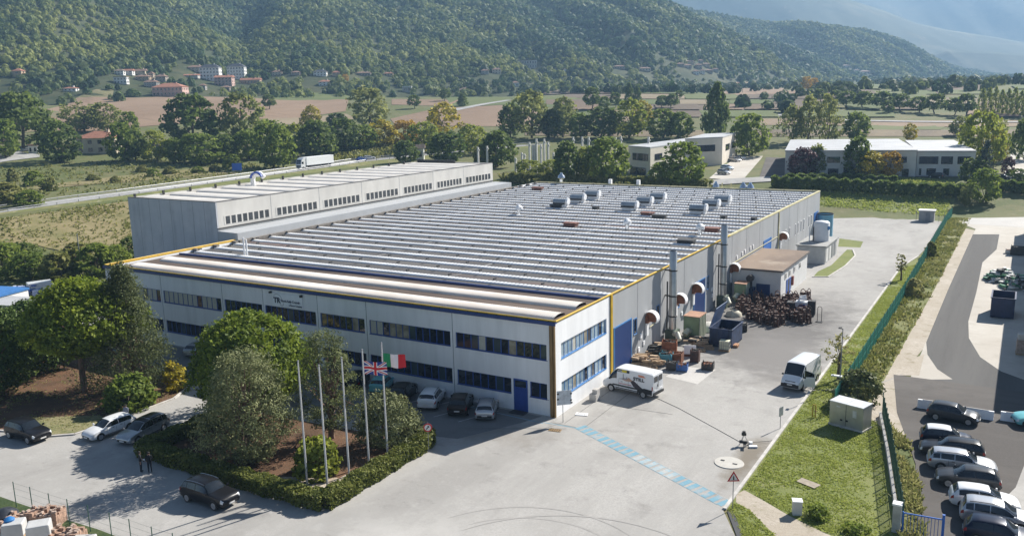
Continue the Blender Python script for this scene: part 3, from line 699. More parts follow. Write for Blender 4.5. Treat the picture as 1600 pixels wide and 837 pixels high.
# windows
def window_x(x0, x1, z0, z1, n, pattern, fm=None, y=0.17):
    fm = fm or m_bfr; f = MB(); w = .09
    f.bb(x0, x1, y-.05, y-.002, z0, z0+w); f.bb(x0, x1, y-.05, y-.002, z1-w, z1)
    for i in range(n+1):
        x = x0+(x1-x0-w)*i/n; f.bb(x, x+w, y-.05, y-.002, z0+w, z1-w)
    fr = f.build('window', fm, fac)
    g = MB()
    for i in range(n):
        a = x0+(x1-x0-w)*i/n+w; b_ = x0+(x1-x0-w)*(i+1)/n
        c = pattern[i % len(pattern)]; g.mi = 'dbco'.index(c)
        g.bb(a+.002, b_-.002, y-.02, y-.004, z0+w, z1-w)
    g.build('pane', [m_glass, m_blind, m_creamrefl, m_glass2], fr)
    s = MB(); s.bb(x0+.004, x1-.004, -.05, y-.054, z0+.003, z0+.05); s.build('sill', m_sunbfr if fm is m_sunbfr else m_bfr, fr)
ZU0, ZU1, ZL0, ZL1 = 5.2, 6.72, 1.51, 3.03
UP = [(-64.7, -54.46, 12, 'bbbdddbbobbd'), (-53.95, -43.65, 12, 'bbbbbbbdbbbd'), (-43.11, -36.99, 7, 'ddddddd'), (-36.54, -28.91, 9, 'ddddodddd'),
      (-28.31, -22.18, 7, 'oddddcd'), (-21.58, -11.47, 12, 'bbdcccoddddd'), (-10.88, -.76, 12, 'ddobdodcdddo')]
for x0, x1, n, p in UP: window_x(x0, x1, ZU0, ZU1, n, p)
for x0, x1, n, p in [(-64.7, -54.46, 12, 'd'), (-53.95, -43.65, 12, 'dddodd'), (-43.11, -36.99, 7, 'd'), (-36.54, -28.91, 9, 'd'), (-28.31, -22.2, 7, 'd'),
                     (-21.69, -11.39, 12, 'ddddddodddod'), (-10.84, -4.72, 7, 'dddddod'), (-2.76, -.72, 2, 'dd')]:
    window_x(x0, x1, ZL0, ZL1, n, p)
f = MB(); f.bb(-4.44, -4.3, -.07, -.002, 0.02, 3.08); f.bb(-3.1, -2.96, -.07, -.002, .02, 3.08); f.bb(-4.3, -3.1, -.07, -.002, 2.94, 3.08)
dr = f.build('entrance_door', m_bfr, fac)
f = MB(); f.bb(-4.29, -3.11, -.05, -.004, .02, 2.3); f.build('door_leaf', mat('blue_door', (.02, .06, .28), .45), dr)
f = MB(); f.bb(-4.29, -3.11, -.05, -.004, 2.32, 2.93); f.build('pane', m_glass, dr)
f = MB(); f.bb(-4.5, -2.9, -1.0, -.1, .012, .05); f.build('door_mat', m_dark, fac)
def window_y(y0, y1, z0, z1, n, x=0.0, fm=None, pat='o', sill=True):
    fm = fm or m_sunbfr; f = MB(); w = .08
    f.bb(x+.002, x+.05, y0, y1, z0, z0+w); f.bb(x+.002, x+.05, y0, y1, z1-w, z1)
    for i in range(n+1):
        y = y0+(y1-y0-w)*i/n; f.bb(x+.002, x+.05, y, y+w, z0+w, z1-w)
    fr = f.build('window', fm, fac); g = MB()
    for i in range(n):
        a = y0+(y1-y0-w)*i/n+w; b_ = y0+(y1-y0-w)*(i+1)/n; g.mi = 'dbcop'.index(pat[i % len(pat)])
        g.bb(x+.004, x+.02, a+.002, b_-.002, z0+w, z1-w)
    g.build('pane', [m_glass, m_blind, m_creamrefl, m_glass2, m_skyrefl], fr)
    if sill:
        s = MB(); s.bb(x+.054, max(x+.1, .05), y0+.004, y1-.004, z0+.003, z0+.05); s.build('sill', fm, fr)
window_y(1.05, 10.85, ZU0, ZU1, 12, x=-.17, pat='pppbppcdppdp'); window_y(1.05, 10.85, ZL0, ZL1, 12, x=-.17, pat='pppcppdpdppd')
for y in (18.2, 24.85, 31.5, 42.7): window_y(y-.45, y+.45, 3.2, 5.0, 1, x=-.02, pat='d')
for y in (82, 85.05, 87.6, 92.2, 94.2, 96.5, 98.8, 103.1, 105.3): window_y(y-.33, y+.33, 3.0, 5.1, 1, x=-.02, fm=m_wallw, pat='d', sill=False)
def shutter(y0, y1, z1, mt=m_bdoor, fm=None):
    f = MB(); f.bb(-.018, .06, y0-.14, y0, 0.01, z1+.14); f.bb(-.018, .06, y1, y1+.14, .01, z1+.14); f.bb(-.018, .06, y0, y1, z1, z1+.14)
    d = f.build('shutter_door', fm or m_sunbfr, fac); f = MB(); f.bb(-.016, .03, y0, y1, .01, z1); f.build('shutter_leaf', mt, d)
shutter(12.75, 17.05, 5.15); shutter(37.2, 41.4, 4.9); shutter(70.4, 74.9, 5.2, mat('bright_blue_shutter', (.03, .13, .42), .5)); shutter(107.6, 111.2, 5.0, mat('bright_blue_shutter', (.03, .13, .42), .5))
# wall hoods (half-drum ventilation cowls) with their ducts
m_rust = mat('rusty_inside', (.22, .09, .05), .8, var=.3)
def hood(y, z, s=1.0):
    b = MB(); prof = [(math.cos(t)*.85*s, math.sin(t)*.85*s) for t in np.linspace(-.5, math.pi*.98, 14)]
    inner = [(a*.9, c*.9) for a, c in prof]
    ring = prof+inner[::-1]
    b.extr([(p[0], p[1]) for p in ring], (.55, y, z-.2), (1, 0, 0), (0, 0, 1), (0, 1, 0), .85*s)
    h = b.build('wall_hood', m_wallw, fac)
    b = MB(); b.bb(.0, .3, y+.05, y+.8*s, z-.75, z+.1); b.extr([(a*.98, c*.98) for a, c in inner]+[(-.5, -.4)], (.55, y+.3, z-.2), (1, 0, 0), (0, 0, 1), (0, 1, 0), .05); b.build('rusty_mouth', m_rust, h)
    b = MB(); b.bb(.01, .2, y+.1, y+.6, z-2.2, z-.75); b.build('duct', m_wallw, h)
for y, z, s in ((21.0, 4.5, 1), (30.2, 4.55, 1), (36.4, 4.6, 1), (52.4, 4.3, 1), (80.6, 4.6, 1)): hood(y, z, s)
b = MB()
for y, z in ((19, 1.0), (19.6, 2.4), (20.4, 1.4), (44.2, 2.6), (44.4, 1.7), (32.6, 1.9), (55.5, 5.0), (58.2, 5.1), (59.6, 5.2), (62.5, 5.2), (64, 5.2)): b.bb(-.02, .08, y, y+.4, z, z+.5)
b.build('wall_boxes', m_wallw, fac)
b = MB(); b.tube([(.05, 22.4, 3.0), (.05, 24.5, 3.2)], .05, 6); b.tube([(.05, 53, 4.7), (.05, 79, 4.75)], .05, 6); b.build('wall_pipes', m_ygr, fac)
# sign board on the facade
sg = thing('sign_board', 'pale company sign board with dark TR emblem high on the office front', 'sign', (-32.9, 0, 0))
b = MB(); b.bb(-2.25, 2.25, -.1, -.005, 6.86, 8.28); b.build('board', mat('sign_white', (.84, .86, .88), .5, var=.03), sg)
def text(s, size, loc, rot, mt, parent, name='lettering', ext=.012, sx=1.0, bold=0.0, align='LEFT'):
    cu = bpy.data.curves.new(name, 'FONT'); cu.body = s; cu.size = size; cu.extrude = ext; cu.align_x = align; cu.offset = bold
    o = bpy.data.objects.new(name, cu); COL.objects.link(o); bpy.context.view_layer.update()
    me = bpy.data.meshes.new_from_object(o.evaluated_get(bpy.context.evaluated_depsgraph_get())); bpy.data.objects.remove(o)
    me.materials.clear(); me.materials.append(mt)
    q = bpy.data.objects.new(name, me); COL.objects.link(q); q.location = loc; q.rotation_euler = rot; q.scale = (sx, 1, 1); q.parent = parent
    SUB.setdefault(parent.name, []).append(q); return q
m_navy = mat('navy_ink', (.012, .016, .05), .5); m_ink = mat('grey_ink', (.10, .12, .17), .5)
FR = (math.pi/2, 0, 0)
text('TR', .82, (-2.05, -.112, 7.22), FR, m_navy, sg, 'emblem', bold=.035)
b = MB(); b.tube([(-2.05+.55+.75*math.cos(t), -.11, 7.45+.72*math.sin(t)) for t in np.linspace(2.4, .2, 12)], .018, 4); b.tube([(-.85+.28*math.cos(t), -.11, 7.2+.26*math.sin(t)) for t in np.linspace(3.4, 6.6, 10)], .018, 4); b.build('emblem_arcs', m_ink, sg)
text('Vitoria Rafly Centrale', .36, (-1.0, -.112, 7.38), FR, m_ink, sg, bold=.012, sx=.92)
text('a Mascor Company', .27, (.22, -.112, 7.02), FR, m_ink, sg, bold=.01, sx=.9)
b = MB(); b.box((-2.4, -.2, 8.32), (.2, .3, .2)); b.box((2.2, -.2, 8.3), (.2, .3, .24)); b.build('spot_lamp', m_dark, sg)

# ---------------------------------------------------------------- tall hall behind
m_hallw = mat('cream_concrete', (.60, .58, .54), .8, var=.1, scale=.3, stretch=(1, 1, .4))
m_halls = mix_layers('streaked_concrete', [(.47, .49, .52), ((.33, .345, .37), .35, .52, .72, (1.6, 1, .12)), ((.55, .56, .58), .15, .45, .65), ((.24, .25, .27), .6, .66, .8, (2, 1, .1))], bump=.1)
hall = thing('hall', 'tall cream concrete hall with band of square windows behind the low roof', 'hall')
HX0, HX1, HY0, HY1, HT = -89.8, -69.0, 21.5, 99.6, 14.3
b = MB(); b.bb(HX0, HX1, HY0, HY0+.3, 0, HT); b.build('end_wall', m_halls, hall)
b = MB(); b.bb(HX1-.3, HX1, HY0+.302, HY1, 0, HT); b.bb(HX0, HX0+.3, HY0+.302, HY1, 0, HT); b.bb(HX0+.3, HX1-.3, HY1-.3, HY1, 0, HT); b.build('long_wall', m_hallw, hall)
b = MB(); b.bb(HX0+.3, HX1-.3, HY0+.3, HY1-.3, HT-.9, HT-.56); b.build('roof', mat('pale_hall_roof', (.42, .39, .35), .8, var=.15, scale=.3), hall)
b = MB(); b.bb(HX1-.36, HX1+.03, HY0, HY1, HT, HT+.1); b.bb(HX0, HX1-.37, HY0-.03, HY0+.3, HT, HT+.1); b.build('coping', mat('dark_coping', (.13, .12, .11), .6), hall)
b = MB(); b.bb(HX0+.3, HX1-10, HY1-.6, HY1-.25, HT-.4, HT+.5); b.build('rear_parapet', m_dark, hall)
for x in np.arange(HX0+2.6, HX1, 2.6): b = MB(); b.bb(x-.03, x+.03, HY0-.012, HY0+.002, 0, HT); b.build('panel_joint', m_seam, hall)
for y in np.arange(HY0+11, HY1-3, 11.05): b = MB(); b.bb(HX1-.002, HX1+.01, y-.04, y+.04, 9.9, HT); b.build('panel_joint', m_seam, hall)
hv = vault_mesh('roof_vault', -88.9, -70.0, 2.0, .55, .3, 0.0, m_vaulth, sub=1, seg=10)
for k in range(14):
    o = hv if k == 0 else hv.copy()
    if k: COL.objects.link(o)
    o.parent = hall; o.location = (0, 25.2+k*5.45, HT-.56)
b = MB()
for k in range(15): b = MB(); b.box((HX0+.35, 22.6+k*5.45, HT+.15), (.3, .3, .7)); b.build('roof_post', m_dark, hall)
wy = [(22.9, 32.2), (33.42, 43.1), (44.4, 54.1), (55.5, 65.3), (66.75, 76.4), (77.8, 87.2), (88.4, 98.8)]
for (a, c) in wy:
    n = 8; f = MB(); g = MB()
    f.bb(HX1+.002, HX1+.03, a, c, 10.72, 10.8); f.bb(HX1+.002, HX1+.03, a, c, 12.02, 12.1)
    for i in range(n+1): y = a+(c-a-.28)*i/n; f.bb(HX1+.002, HX1+.03, y, y+.28, 10.8, 12.02)
    fr = f.build('window', m_hallw, hall)
    for i in range(n): g.bb(HX1+.004, HX1+.014, a+(c-a-.28)*i/n+.282, a+(c-a-.28)*(i+1)/n-.002, 10.8, 12.02)
    g.build('pane', mat('grey_glass', (.06, .065, .07), .12, var=.3, scale=.9, spec=.6), fr)
b = MB(); b.bb(HX1+.002, HX1+.12, HY0, HY1, 10.22, 10.4); b.build('drip_ledge', m_dark, hall)
# lean-to between hall and factory
b = MB(); b.add([(HX1+.01, HY0+.01, 9.98), (-64.72, HY0+.01, 9.9), (-64.72, HY1+1, 9.9), (HX1+.01, HY1+1, 9.98), (HX1+.01, HY0+.01, 0), (-64.72, HY0+.01, 8.46), (-64.72, HY1+1, 8.46), (HX1+.01, HY1+1, 0)],
                [(0, 1, 2, 3), (0, 4, 5, 1), (1, 5, 6, 2), (2, 6, 7, 3)])
b.build('lean_to', mat('pale_lean_to', (.40, .415, .43), .6, var=.06, scale=.3), hall)
b = MB(); b.bb(-64.69, -64.2, HY0, HY1+3, 8.5, 8.9)
for k in range(NR): b.box((-64.3, Y0+k*PIT, 8.75), (.8, .5, .35))
b.build('roof_flashing', mat('weathered_flashing', (.2, .18, .16), .7, var=.3), hall)
cbn = MB(); pts = [(-86.5, 45, 13.6), (-86.5, 45, 15.0)]+[(-86.5+1.5-1.5*math.cos(t), 45+.0, 15.0+1.3*math.sin(t)) for t in np.linspace(.2, 2.7, 9)]
cbn.tube(pts, .42, 10); cbn.build('exhaust_bend', m_wallw, hall, True)
b = MB(); b.tube([(p[0], p[1]-.5, p[2]+.18) for p in pts[2:]], .2, 6); b.build('blue_stripe', mat('stripe_blue', (.05, .1, .4), .5), hall)

# ---------------------------------------------------------------- steel chimneys on the side wall
def chimney(y, h, label, dark=False):
    t = thing('chimney', label, 'chimney', (.95, y, 0), 0, 'steel chimneys on the grey side wall')
    b = MB(); b.lathe((0, 0, 1.6), [(.44, 0), (.44, h-1.65), (.40, h-1.6), (.40, h-1.7)], 18); b.build('flue', m_steel, t, True)
    b = MB()
    for z in (3.2, 5.6, 8.6): b.lathe((0, 0, z), [(.445, 0), (.5, .02), (.5, .16), (.445, .18)], 18)
    b.build('band', m_dark, t)
    b = MB(); b.bb(-.95, -.4, -.1, .1, 5.6, 5.75); b.bb(-.95, -.4, -.1, .1, 8.6, 8.75); b.tube([(-.55, -.35, 1), (-.55, -.35, 7.4)], .09, 6); b.build('bracket', m_dark, t)
    b = MB(); b.box((0, 0, .85), (1.3, 1.4, 1.7)); b.build('fan_box', mat('dark_green_steel', (.06, .085, .06), .6, var=.2), t)
    b = MB(); b.tube([(.1, -.2, 1.2), (.9, -.9, 1.5), (1.3, -1.3, .9)], .32, 10); b.build('fan_elbow', mat('cream_paint', (.55, .55, .45), .5), t, True)
chimney(27.06, 11.0, 'nearer tall steel chimney pipe standing by the grey wall'); chimney(46.3, 11.3, 'farther tall steel chimney pipe by the brown roofed annex')

# ---------------------------------------------------------------- annex with brown flat roof, tank house
m_annw = mat('annex_white', (.66, .66, .65), .8, var=.08, scale=.5)
m_annroof = mix_layers('brown_flat_roof', [(.26, .20, .155), ((.19, .145, .115), .12, .45, .6, (1, .5, 1)), ((.36, .3, .24), .25, .55, .75), ((.15, .11, .09), .7, .6, .8, (.2, 2, 1))], bump=.1)
an = thing('annex', 'low white annex with flat brown roof against the grey side wall', 'outbuilding')
b = MB(); b.bb(.15, 6.95, 53.2, 69.6, 0, 4.05); b.build('walls', m_annw, an)
b = MB(); b.bb(.02, 7.2, 52.9, 69.9, 4.05, 4.3); b.build('roof', m_annroof, an)
b = MB(); b.bb(.02, 7.22, 52.85, 52.9, 4.1, 4.32); b.bb(7.2, 7.25, 52.9, 69.9, 4.1, 4.32); b.build('roof_edge', mat('dark_edge', (.12, .1, .09), .7), an)
for y in (55.8, 58.1, 61.0, 64.5):
    b = MB(); b.bb(6.952, 7.0, y-.55, y+.55, 2.6, 3.5); w = b.build('window', m_annw, an)
    b = MB(); b.bb(6.99, 7.008, y-.45, y+.45, 2.7, 3.4); b.build('pane', m_glass, w)
b = MB(); b.bb(6.952, 7.01, 56.3, 58.9, .02, 2.35); d = b.build('double_door', mat('annex_blue_door', (.03, .1, .38), .5), an)
b = MB(); b.bb(6.99, 7.016, 57.2, 58.1, .1, 2.3); b.build('dark_opening', m_dark, d)
b = MB(); b.bb(6.952, 7.2, 59.4, 60.0, 1.0, 2.3); b.build('red_box', mat('red_cabinet', (.2, .04, .03), .5), an)
b = MB(); b.bb(3.6, 5.5, 53.12, 53.198, .02, 2.2); b.build('blue_back_door', m_bdoor, an)
bl = thing('tank_house', 'small pale grey block house with flat roof carrying the white tank', 'outbuilding')
b = MB(); b.bb(2.6, 7.2, 82.2, 92.4, 0, 2.9); b.build('walls', mat('pale_block', (.50, .50, .49), .8, var=.08), bl)
b = MB(); b.bb(2.4, 7.4, 81.9, 92.7, 2.9, 3.1); b.build('roof', mat('grey_roof_sheet', (.3, .3, .29), .8, var=.15), bl)
for y in (83.4, 86, 88.2, 90.4):
    b = MB(); b.bb(7.202, 7.26, y-.7, y+.7, .3, 2.5); b.build('door', m_annw if y < 87 else mat('grey_louvre', (.25, .26, .28), .6), bl)
tk = thing('white_tank', 'upright white cylindrical tank with blue round emblem on the block house roof', 'tank', (5.4, 87.6, 3.1))
b = MB(); b.lathe((0, 0, 0), [(1.3, 0), (1.32, 3.1), (1.1, 3.35), (.3, 3.5), (.01, 3.5)], 24); b.build('shell', mat('tank_white', (.74, .75, .76), .45, var=.05), tk, True)
b = MB(); th = -.35
b.lathe((0, 0, 0), [(.01, 0), (.36, 0), (.36, .03), (.01, .03)], 16)
c = MB(); n_ = Vector((math.cos(th), math.sin(th), 0)); s_ = Vector((-math.sin(th), math.cos(th), 0))
c.add([n_*(1.31+p[2])+s_*p[0]+Vector((0, 0, 2.3+p[1])) for p in b.v], b.f); c.build('round_emblem', mat('emblem_blue', (.03, .2, .5), .5), tk)
b = MB()
for k in range(7): b.box((-1.2+.0*k, -1.0+k*.14, 1.2), (.06, .05, 2.4))
b.box((-1.2, -.6, 2.4), (.08, 1.0, .08)); b.box((-1.2, -.6, .2), (.08, 1.0, .08)); b.build('cooler_grille', m_dark, tk)
b = MB(); b.tube([(-1.7, -1.4, .0), (-1.7, -1.4, 2.6)], .09, 8); b.build('standpipe', m_wallw, tk)
bt = thing('blue_tank', 'pale blue open tank beside the far corner of the factory', 'tank', (1.6, 110.4, 0))
b = MB(); b.lathe((0, 0, 0), [(.01, .05), (1.5, .05), (1.5, 4.6), (1.42, 4.6), (1.42, 4.0), (.01, 4.0)], 20); b.build('shell', mat('pale_blue_steel', (.16, .38, .52), .5, var=.12, scale=.6), bt, True)
b = MB(); b.lathe((0, 0, 4.6), [(1.5, 0), (1.55, .05), (1.55, .2), (1.45, .2)], 20); b.build('rim', m_dark, bt)
kk = thing('kiosk', 'small grey concrete cabin with white flat roof beside the far gate', 'kiosk', (17.1, 140.6, 0))
b = MB(); b.box((0, 0, 1.15), (3.0, 2.4, 2.3)); b.build('walls', mat('cabin_grey', (.33, .33, .33), .8, var=.12), kk)
b = MB(); b.box((0, 0, 2.4), (3.4, 2.8, .18)); b.build('roof', mat('cabin_roof', (.62, .62, .6), .7), kk)
b = MB(); b.box((.3, -1.23, 1.0), (.9, .05, 2.0)); b.build('door', mat('cabin_door', (.22, .23, .25), .6), kk)
b = MB()
for x in (-2.1, 2.4, 3.4): b.cyl((x, -.2, 0), .05, 2.2, 6)
b.build('posts', m_galv, kk)
# off-frame neighbour that throws the long shadow at the right edge
nb = thing('warehouse', 'long plain warehouse just beyond the right edge of the picture', 'warehouse')
b = MB(); b.bb(38.2, 56, 29.8, 136, 0, 8.2); b.build('walls', m_hallw, nb)
b = MB(); b.bb(38.0, 56.2, 29.6, 136.2, 8.2, 8.5); b.build('roof', m_roofg, nb)
for y in (48, 72, 96, 120):
    b = MB(); b.bb(38.1, 38.19, y-2, y+2, .02, 4.4); b.build('roller_door', m_bdoor, nb)
# ---------------------------------------------------------------- vegetation
def quads(P, size, rg, N=None, asp=1.0, nb=.5):
    """one randomly turned little leaf-spray quad at every point"""
    n = len(P); a = rg.normal(size=(n, 3))
    if N is not None: a = a*(1-nb)+N*nb*1.6
    a /= np.linalg.norm(a, axis=1)[:, None]+1e-9
    b = np.cross(a, rg.normal(size=(n, 3))); b /= np.linalg.norm(b, axis=1)[:, None]+1e-9
    c = np.cross(a, b); s = (size*rg.uniform(.65, 1.35, n))[:, None]
    b = b*s*.5; c = c*s*.5*asp
    k = rg.uniform(.35, .8, (n, 1))
    V = np.stack([P-b-c*k, P+b*k-c, P+b+c*k, P-b*k+c], 1).reshape(-1, 3)
    return V, np.arange(n*4).reshape(n, 4)
def ball(n, rg):
    d = rg.normal(size=(n, 3)); d /= np.linalg.norm(d, axis=1)[:, None]; return d
def crown_pts(shape, H, R, zb, ncl, per, rg, cr=.16, core=.35):
    """clump centres over an uneven crown, then leaf points round each clump. H crown height, R radius, zb crown base"""
    C = []; h = H-zb
    lob = ball(9, rg); la = rg.uniform(-.25, .38, 9)
    while len(C) < ncl:
        t = rg.uniform(0, 1); th = rg.uniform(0, 2*math.pi)
        if shape == 'round': r = math.sqrt(max(0, 1-(2*t-1)**2))**.8; r *= .75+.25*(1-t)
        elif shape == 'poplar': r = min(1, (t/.12)**.7)*(1-t**2.6)**.8
        elif shape == 'cone': r = (1-t)**.85*min(1, (t/.08)**.6)
        elif shape == 'pine': r = min(1, (t/.3)**.55)*(1-max(0, (t-.35)/.65)**2.2)**.5
        elif shape == 'spread': r = min(1, (t/.25)**.6)*(1-max(0, t-.2)/.8*.85)**.6
        elif shape == 'bush': r = math.sqrt(max(0, 1-t*t))*1.0
        d = np.array([math.cos(th), math.sin(th), 2*t-1]); dn = d/np.linalg.norm(d)
        bump = 1+float((la*np.maximum(0, lob@dn)**3).sum())
        f = rg.uniform(core, 1)**.45
        C.append((d[0]*r*R*f*bump, d[1]*r*R*f*bump, zb+h*t*(1+.12*(bump-1))))
    C = np.array(C); cc = np.array([0, 0, zb+h*.45])
    nrm = (C-cc)/np.array([R, R, h/2]); nrm /= np.linalg.norm(nrm, axis=1)[:, None]+1e-9
    tint = rg.uniform(0, 1, ncl)
    sz = cr*R*rg.uniform(.7, 1.5, ncl)
    P = np.repeat(C, per, 0)+ball(ncl*per, rg)*(rg.uniform(0, 1, ncl*per)**.5*np.repeat(sz, per))[:, None]*np.array([1.15, 1.15, .75])
    return P, np.repeat(nrm, per, 0), np.repeat(tint, per)*.65+rg.uniform(0, .35, ncl*per), C
def limbs(H, zb, R, rg, n=6, r0=None, top=.75, C=None, lean=0.0):
    mb = MB(); r0 = r0 or .022*H+.05
    tp = [(0, 0, -.15), (rg.uniform(-.1, .1)+lean*.3, rg.uniform(-.1, .1), zb*.6), (lean*.7, rg.uniform(-.2, .2), zb+(H-zb)*.35), (lean, 0, zb+(H-zb)*top)]
    mb.tube(tp, [r0*1.25, r0*.95, r0*.6, r0*.15], 8)
    for k in range(n):
        a = 2*math.pi*k/n+rg.uniform(-.4, .4); z = zb*.75+(H-zb)*rg.uniform(.02, .5)
        if C is not None and len(C):
            e = C[rg.integers(len(C))]
        else: e = (math.cos(a)*R*.75, math.sin(a)*R*.75, z+(H-z)*.5)
        m = (e[0]*.45, e[1]*.45, z+(e[2]-z)*.45+.1)
        mb.tube([(lean*.4, 0, z), m, tuple(e)], [r0*.42, r0*.26, r0*.07], 5, False)
    return mb
m_bark = mat('tree_bark', (.13, .10, .075), .9, var=.3, scale=3, stretch=(1, 1, .3))
m_pbark = mat('pine_bark', (.19, .12, .085), .9, var=.35, scale=3, stretch=(1, 1, .4))
LM = dict(
    dark=leafmat('dark_leaves', (.062, .105, .024), (.19, .24, .055), .5),
    mid=leafmat('mid_leaves', (.10, .155, .026), (.27, .325, .06), .5),
    pale=leafmat('pale_leaves', (.15, .18, .05), (.34, .35, .11), .5),
    light=leafmat('light_leaves', (.16, .205, .028), (.38, .40, .07), .5),
    yellow=leafmat('yellow_leaves', (.23, .21, .025), (.56, .45, .04)),
    orange=leafmat('orange_leaves', (.36, .23, .03), (.62, .38, .04)),
    purple=leafmat('purple_leaves', (.06, .026, .035), (.13, .065, .07)),
    pine=leafmat('pine_needles', (.03, .062, .010), (.115, .165, .024), .15),
    umb=leafmat('umbrella_pine_needles', (.06, .105, .014), (.29, .35, .036), .4),
    cedar=leafmat('grey_green_needles', (.10, .12, .05), (.25, .265, .115), .2),
    grey=leafmat('olive_grey_needles', (.075, .095, .035), (.19, .215, .08), .3),
    spruce=leafmat('blue_spruce_needles', (.028, .052, .045), (.07, .10, .08), .1),
    hedge=leafmat('hedge_leaves', (.10, .125, .026), (.26, .27, .065), .35),
    weed=leafmat('dry_weeds', (.22, .24, .07), (.44, .40, .18), .4),
    scrub=leafmat('scrub_leaves', (.13, .155, .035), (.30, .29, .09), .4),
)
def tree(name, label, cat, loc, shape, H, R, zb, lm, ncl, per, leaf, seed, cr=.16, asp=1.0, nlimb=7, bark=None, group=None, core=.35, nb=.45, lean=0, r0=None):
    rg = np.random.default_rng(seed)
    t = thing(name, label, cat, loc, rg.uniform(0, 6), group)
    P, N, ti, C = crown_pts(shape, H, R, zb, ncl, per, rg, cr, core)
    V, F = quads(P, leaf, rg, N, asp, nb)
    npmesh('crown', V, F, LM[lm], t, np.repeat(ti, 4))
    limbs(H, zb, R, rg, nlimb, C=C, lean=lean, r0=r0).build('trunk', bark or m_bark, t, True)
    return t
g = lambda px, py: tuple(G(px, py))
# --- near trees of the two planted beds
tree('umbrella_pine', 'broad bright green umbrella pine with bare trunk in the left bed', 'pine', g(133, 612), 'pine', 11.6, 4.9, 4.2, 'umb', 620, 34, .33, 11, cr=.13, bark=m_pbark, nlimb=14, core=.5, asp=.55)
tree('grey_conifer', 'ragged olive grey conifer with pointed top right of the big umbrella pine', 'conifer', g(208, 606), 'cone', 12.6, 5.7, .8, 'grey', 720, 36, .24, 12, cr=.13, bark=m_pbark, nlimb=46, core=.1, asp=.35)
tree('dark_conifer', 'dark shaded conifer at the left photo edge in the pine bed', 'conifer', (-54.5, -20.5, 0), 'round', 8.8, 4.6, .6, 'pine', 460, 30, .34, 13, cr=.16, bark=m_pbark, nlimb=18, asp=.4)
tree('dark_conifer', 'second dark conifer half hidden between left edge and umbrella pine', 'conifer', (-58.5, -13.5, 0), 'round', 7.6, 4.4, .6, 'pine', 420, 28, .36, 14, cr=.16, bark=m_pbark, nlimb=12, asp=.5)
tree('grey_tree', 'thin grey leaved tree in front of white yard sheds at the left edge', 'tree', (-64, -17.5, 0), 'round', 8.2, 2.6, 2.5, 'pale', 200, 18, .36, 15, nlimb=12)
tree('umbrella_pine', 'rounded bright green umbrella pine in the flagpole bed', 'pine', (-24.5, -13.5, 0), 'pine', 9.7, 5.1, 1.8, 'umb', 680, 34, .33, 16, cr=.12, bark=m_pbark, nlimb=14, core=.5, asp=.55)
tree('fluffy_cedar', 'fluffy grey green cedar at the front of the flagpole bed', 'cedar', (-17.6, -20.2, 0), 'spread', 9.0, 4.2, .3, 'cedar', 520, 44, .21, 17, cr=.14, bark=m_pbark, nlimb=55, core=.08, asp=.35)
tree('slim_pine', 'slim olive pine rising behind the flagpoles', 'pine', (-15.0, -13.3, 0), 'spread', 9.3, 3.0, 1.0, 'grey', 260, 34, .22, 18, cr=.15, bark=m_pbark, nlimb=34, core=.1, asp=.35)
tree('low_pine', 'low spreading young pine behind the two flags poles by the hedge', 'pine', (-9.8, -12.4, 0), 'spread', 4.3, 2.9, .2, 'cedar', 300, 22, .28, 19, cr=.17, bark=m_pbark, nlimb=14, core=.25, asp=.35)
tree('yellow_green_shrub', 'yellow green broadleaf shrub beside the first flagpole', 'shrub', (-10.9, -19.2, 0), 'bush', 2.9, 1.7, .1, 'light', 130, 16, .3, 20, cr=.22, nlimb=6)
tree('green_shrub', 'bright green leafy shrub behind the white hatchback', 'shrub', (-38.0, -16.6, 0), 'bush', 3.0, 2.3, .1, 'mid', 200, 20, .28, 21, cr=.2, nlimb=8)
tree('yellow_shrub', 'small upright yellow shrub at the corner of the pine bed', 'shrub', g(273, 609), 'round', 2.9, 1.1, .1, 'yellow', 90, 16, .2, 22, cr=.3, nlimb=5)
tree('dwarf_pine', 'small dark pine leaning over the hedge beside the silver estate', 'pine', (-26.2, -12.0, 0), 'round', 2.8, 1.5, .5, 'pine', 90, 16, .26, 23, cr=.25, bark=m_pbark, nlimb=6, asp=.5)
def dead_twigs():
    pass
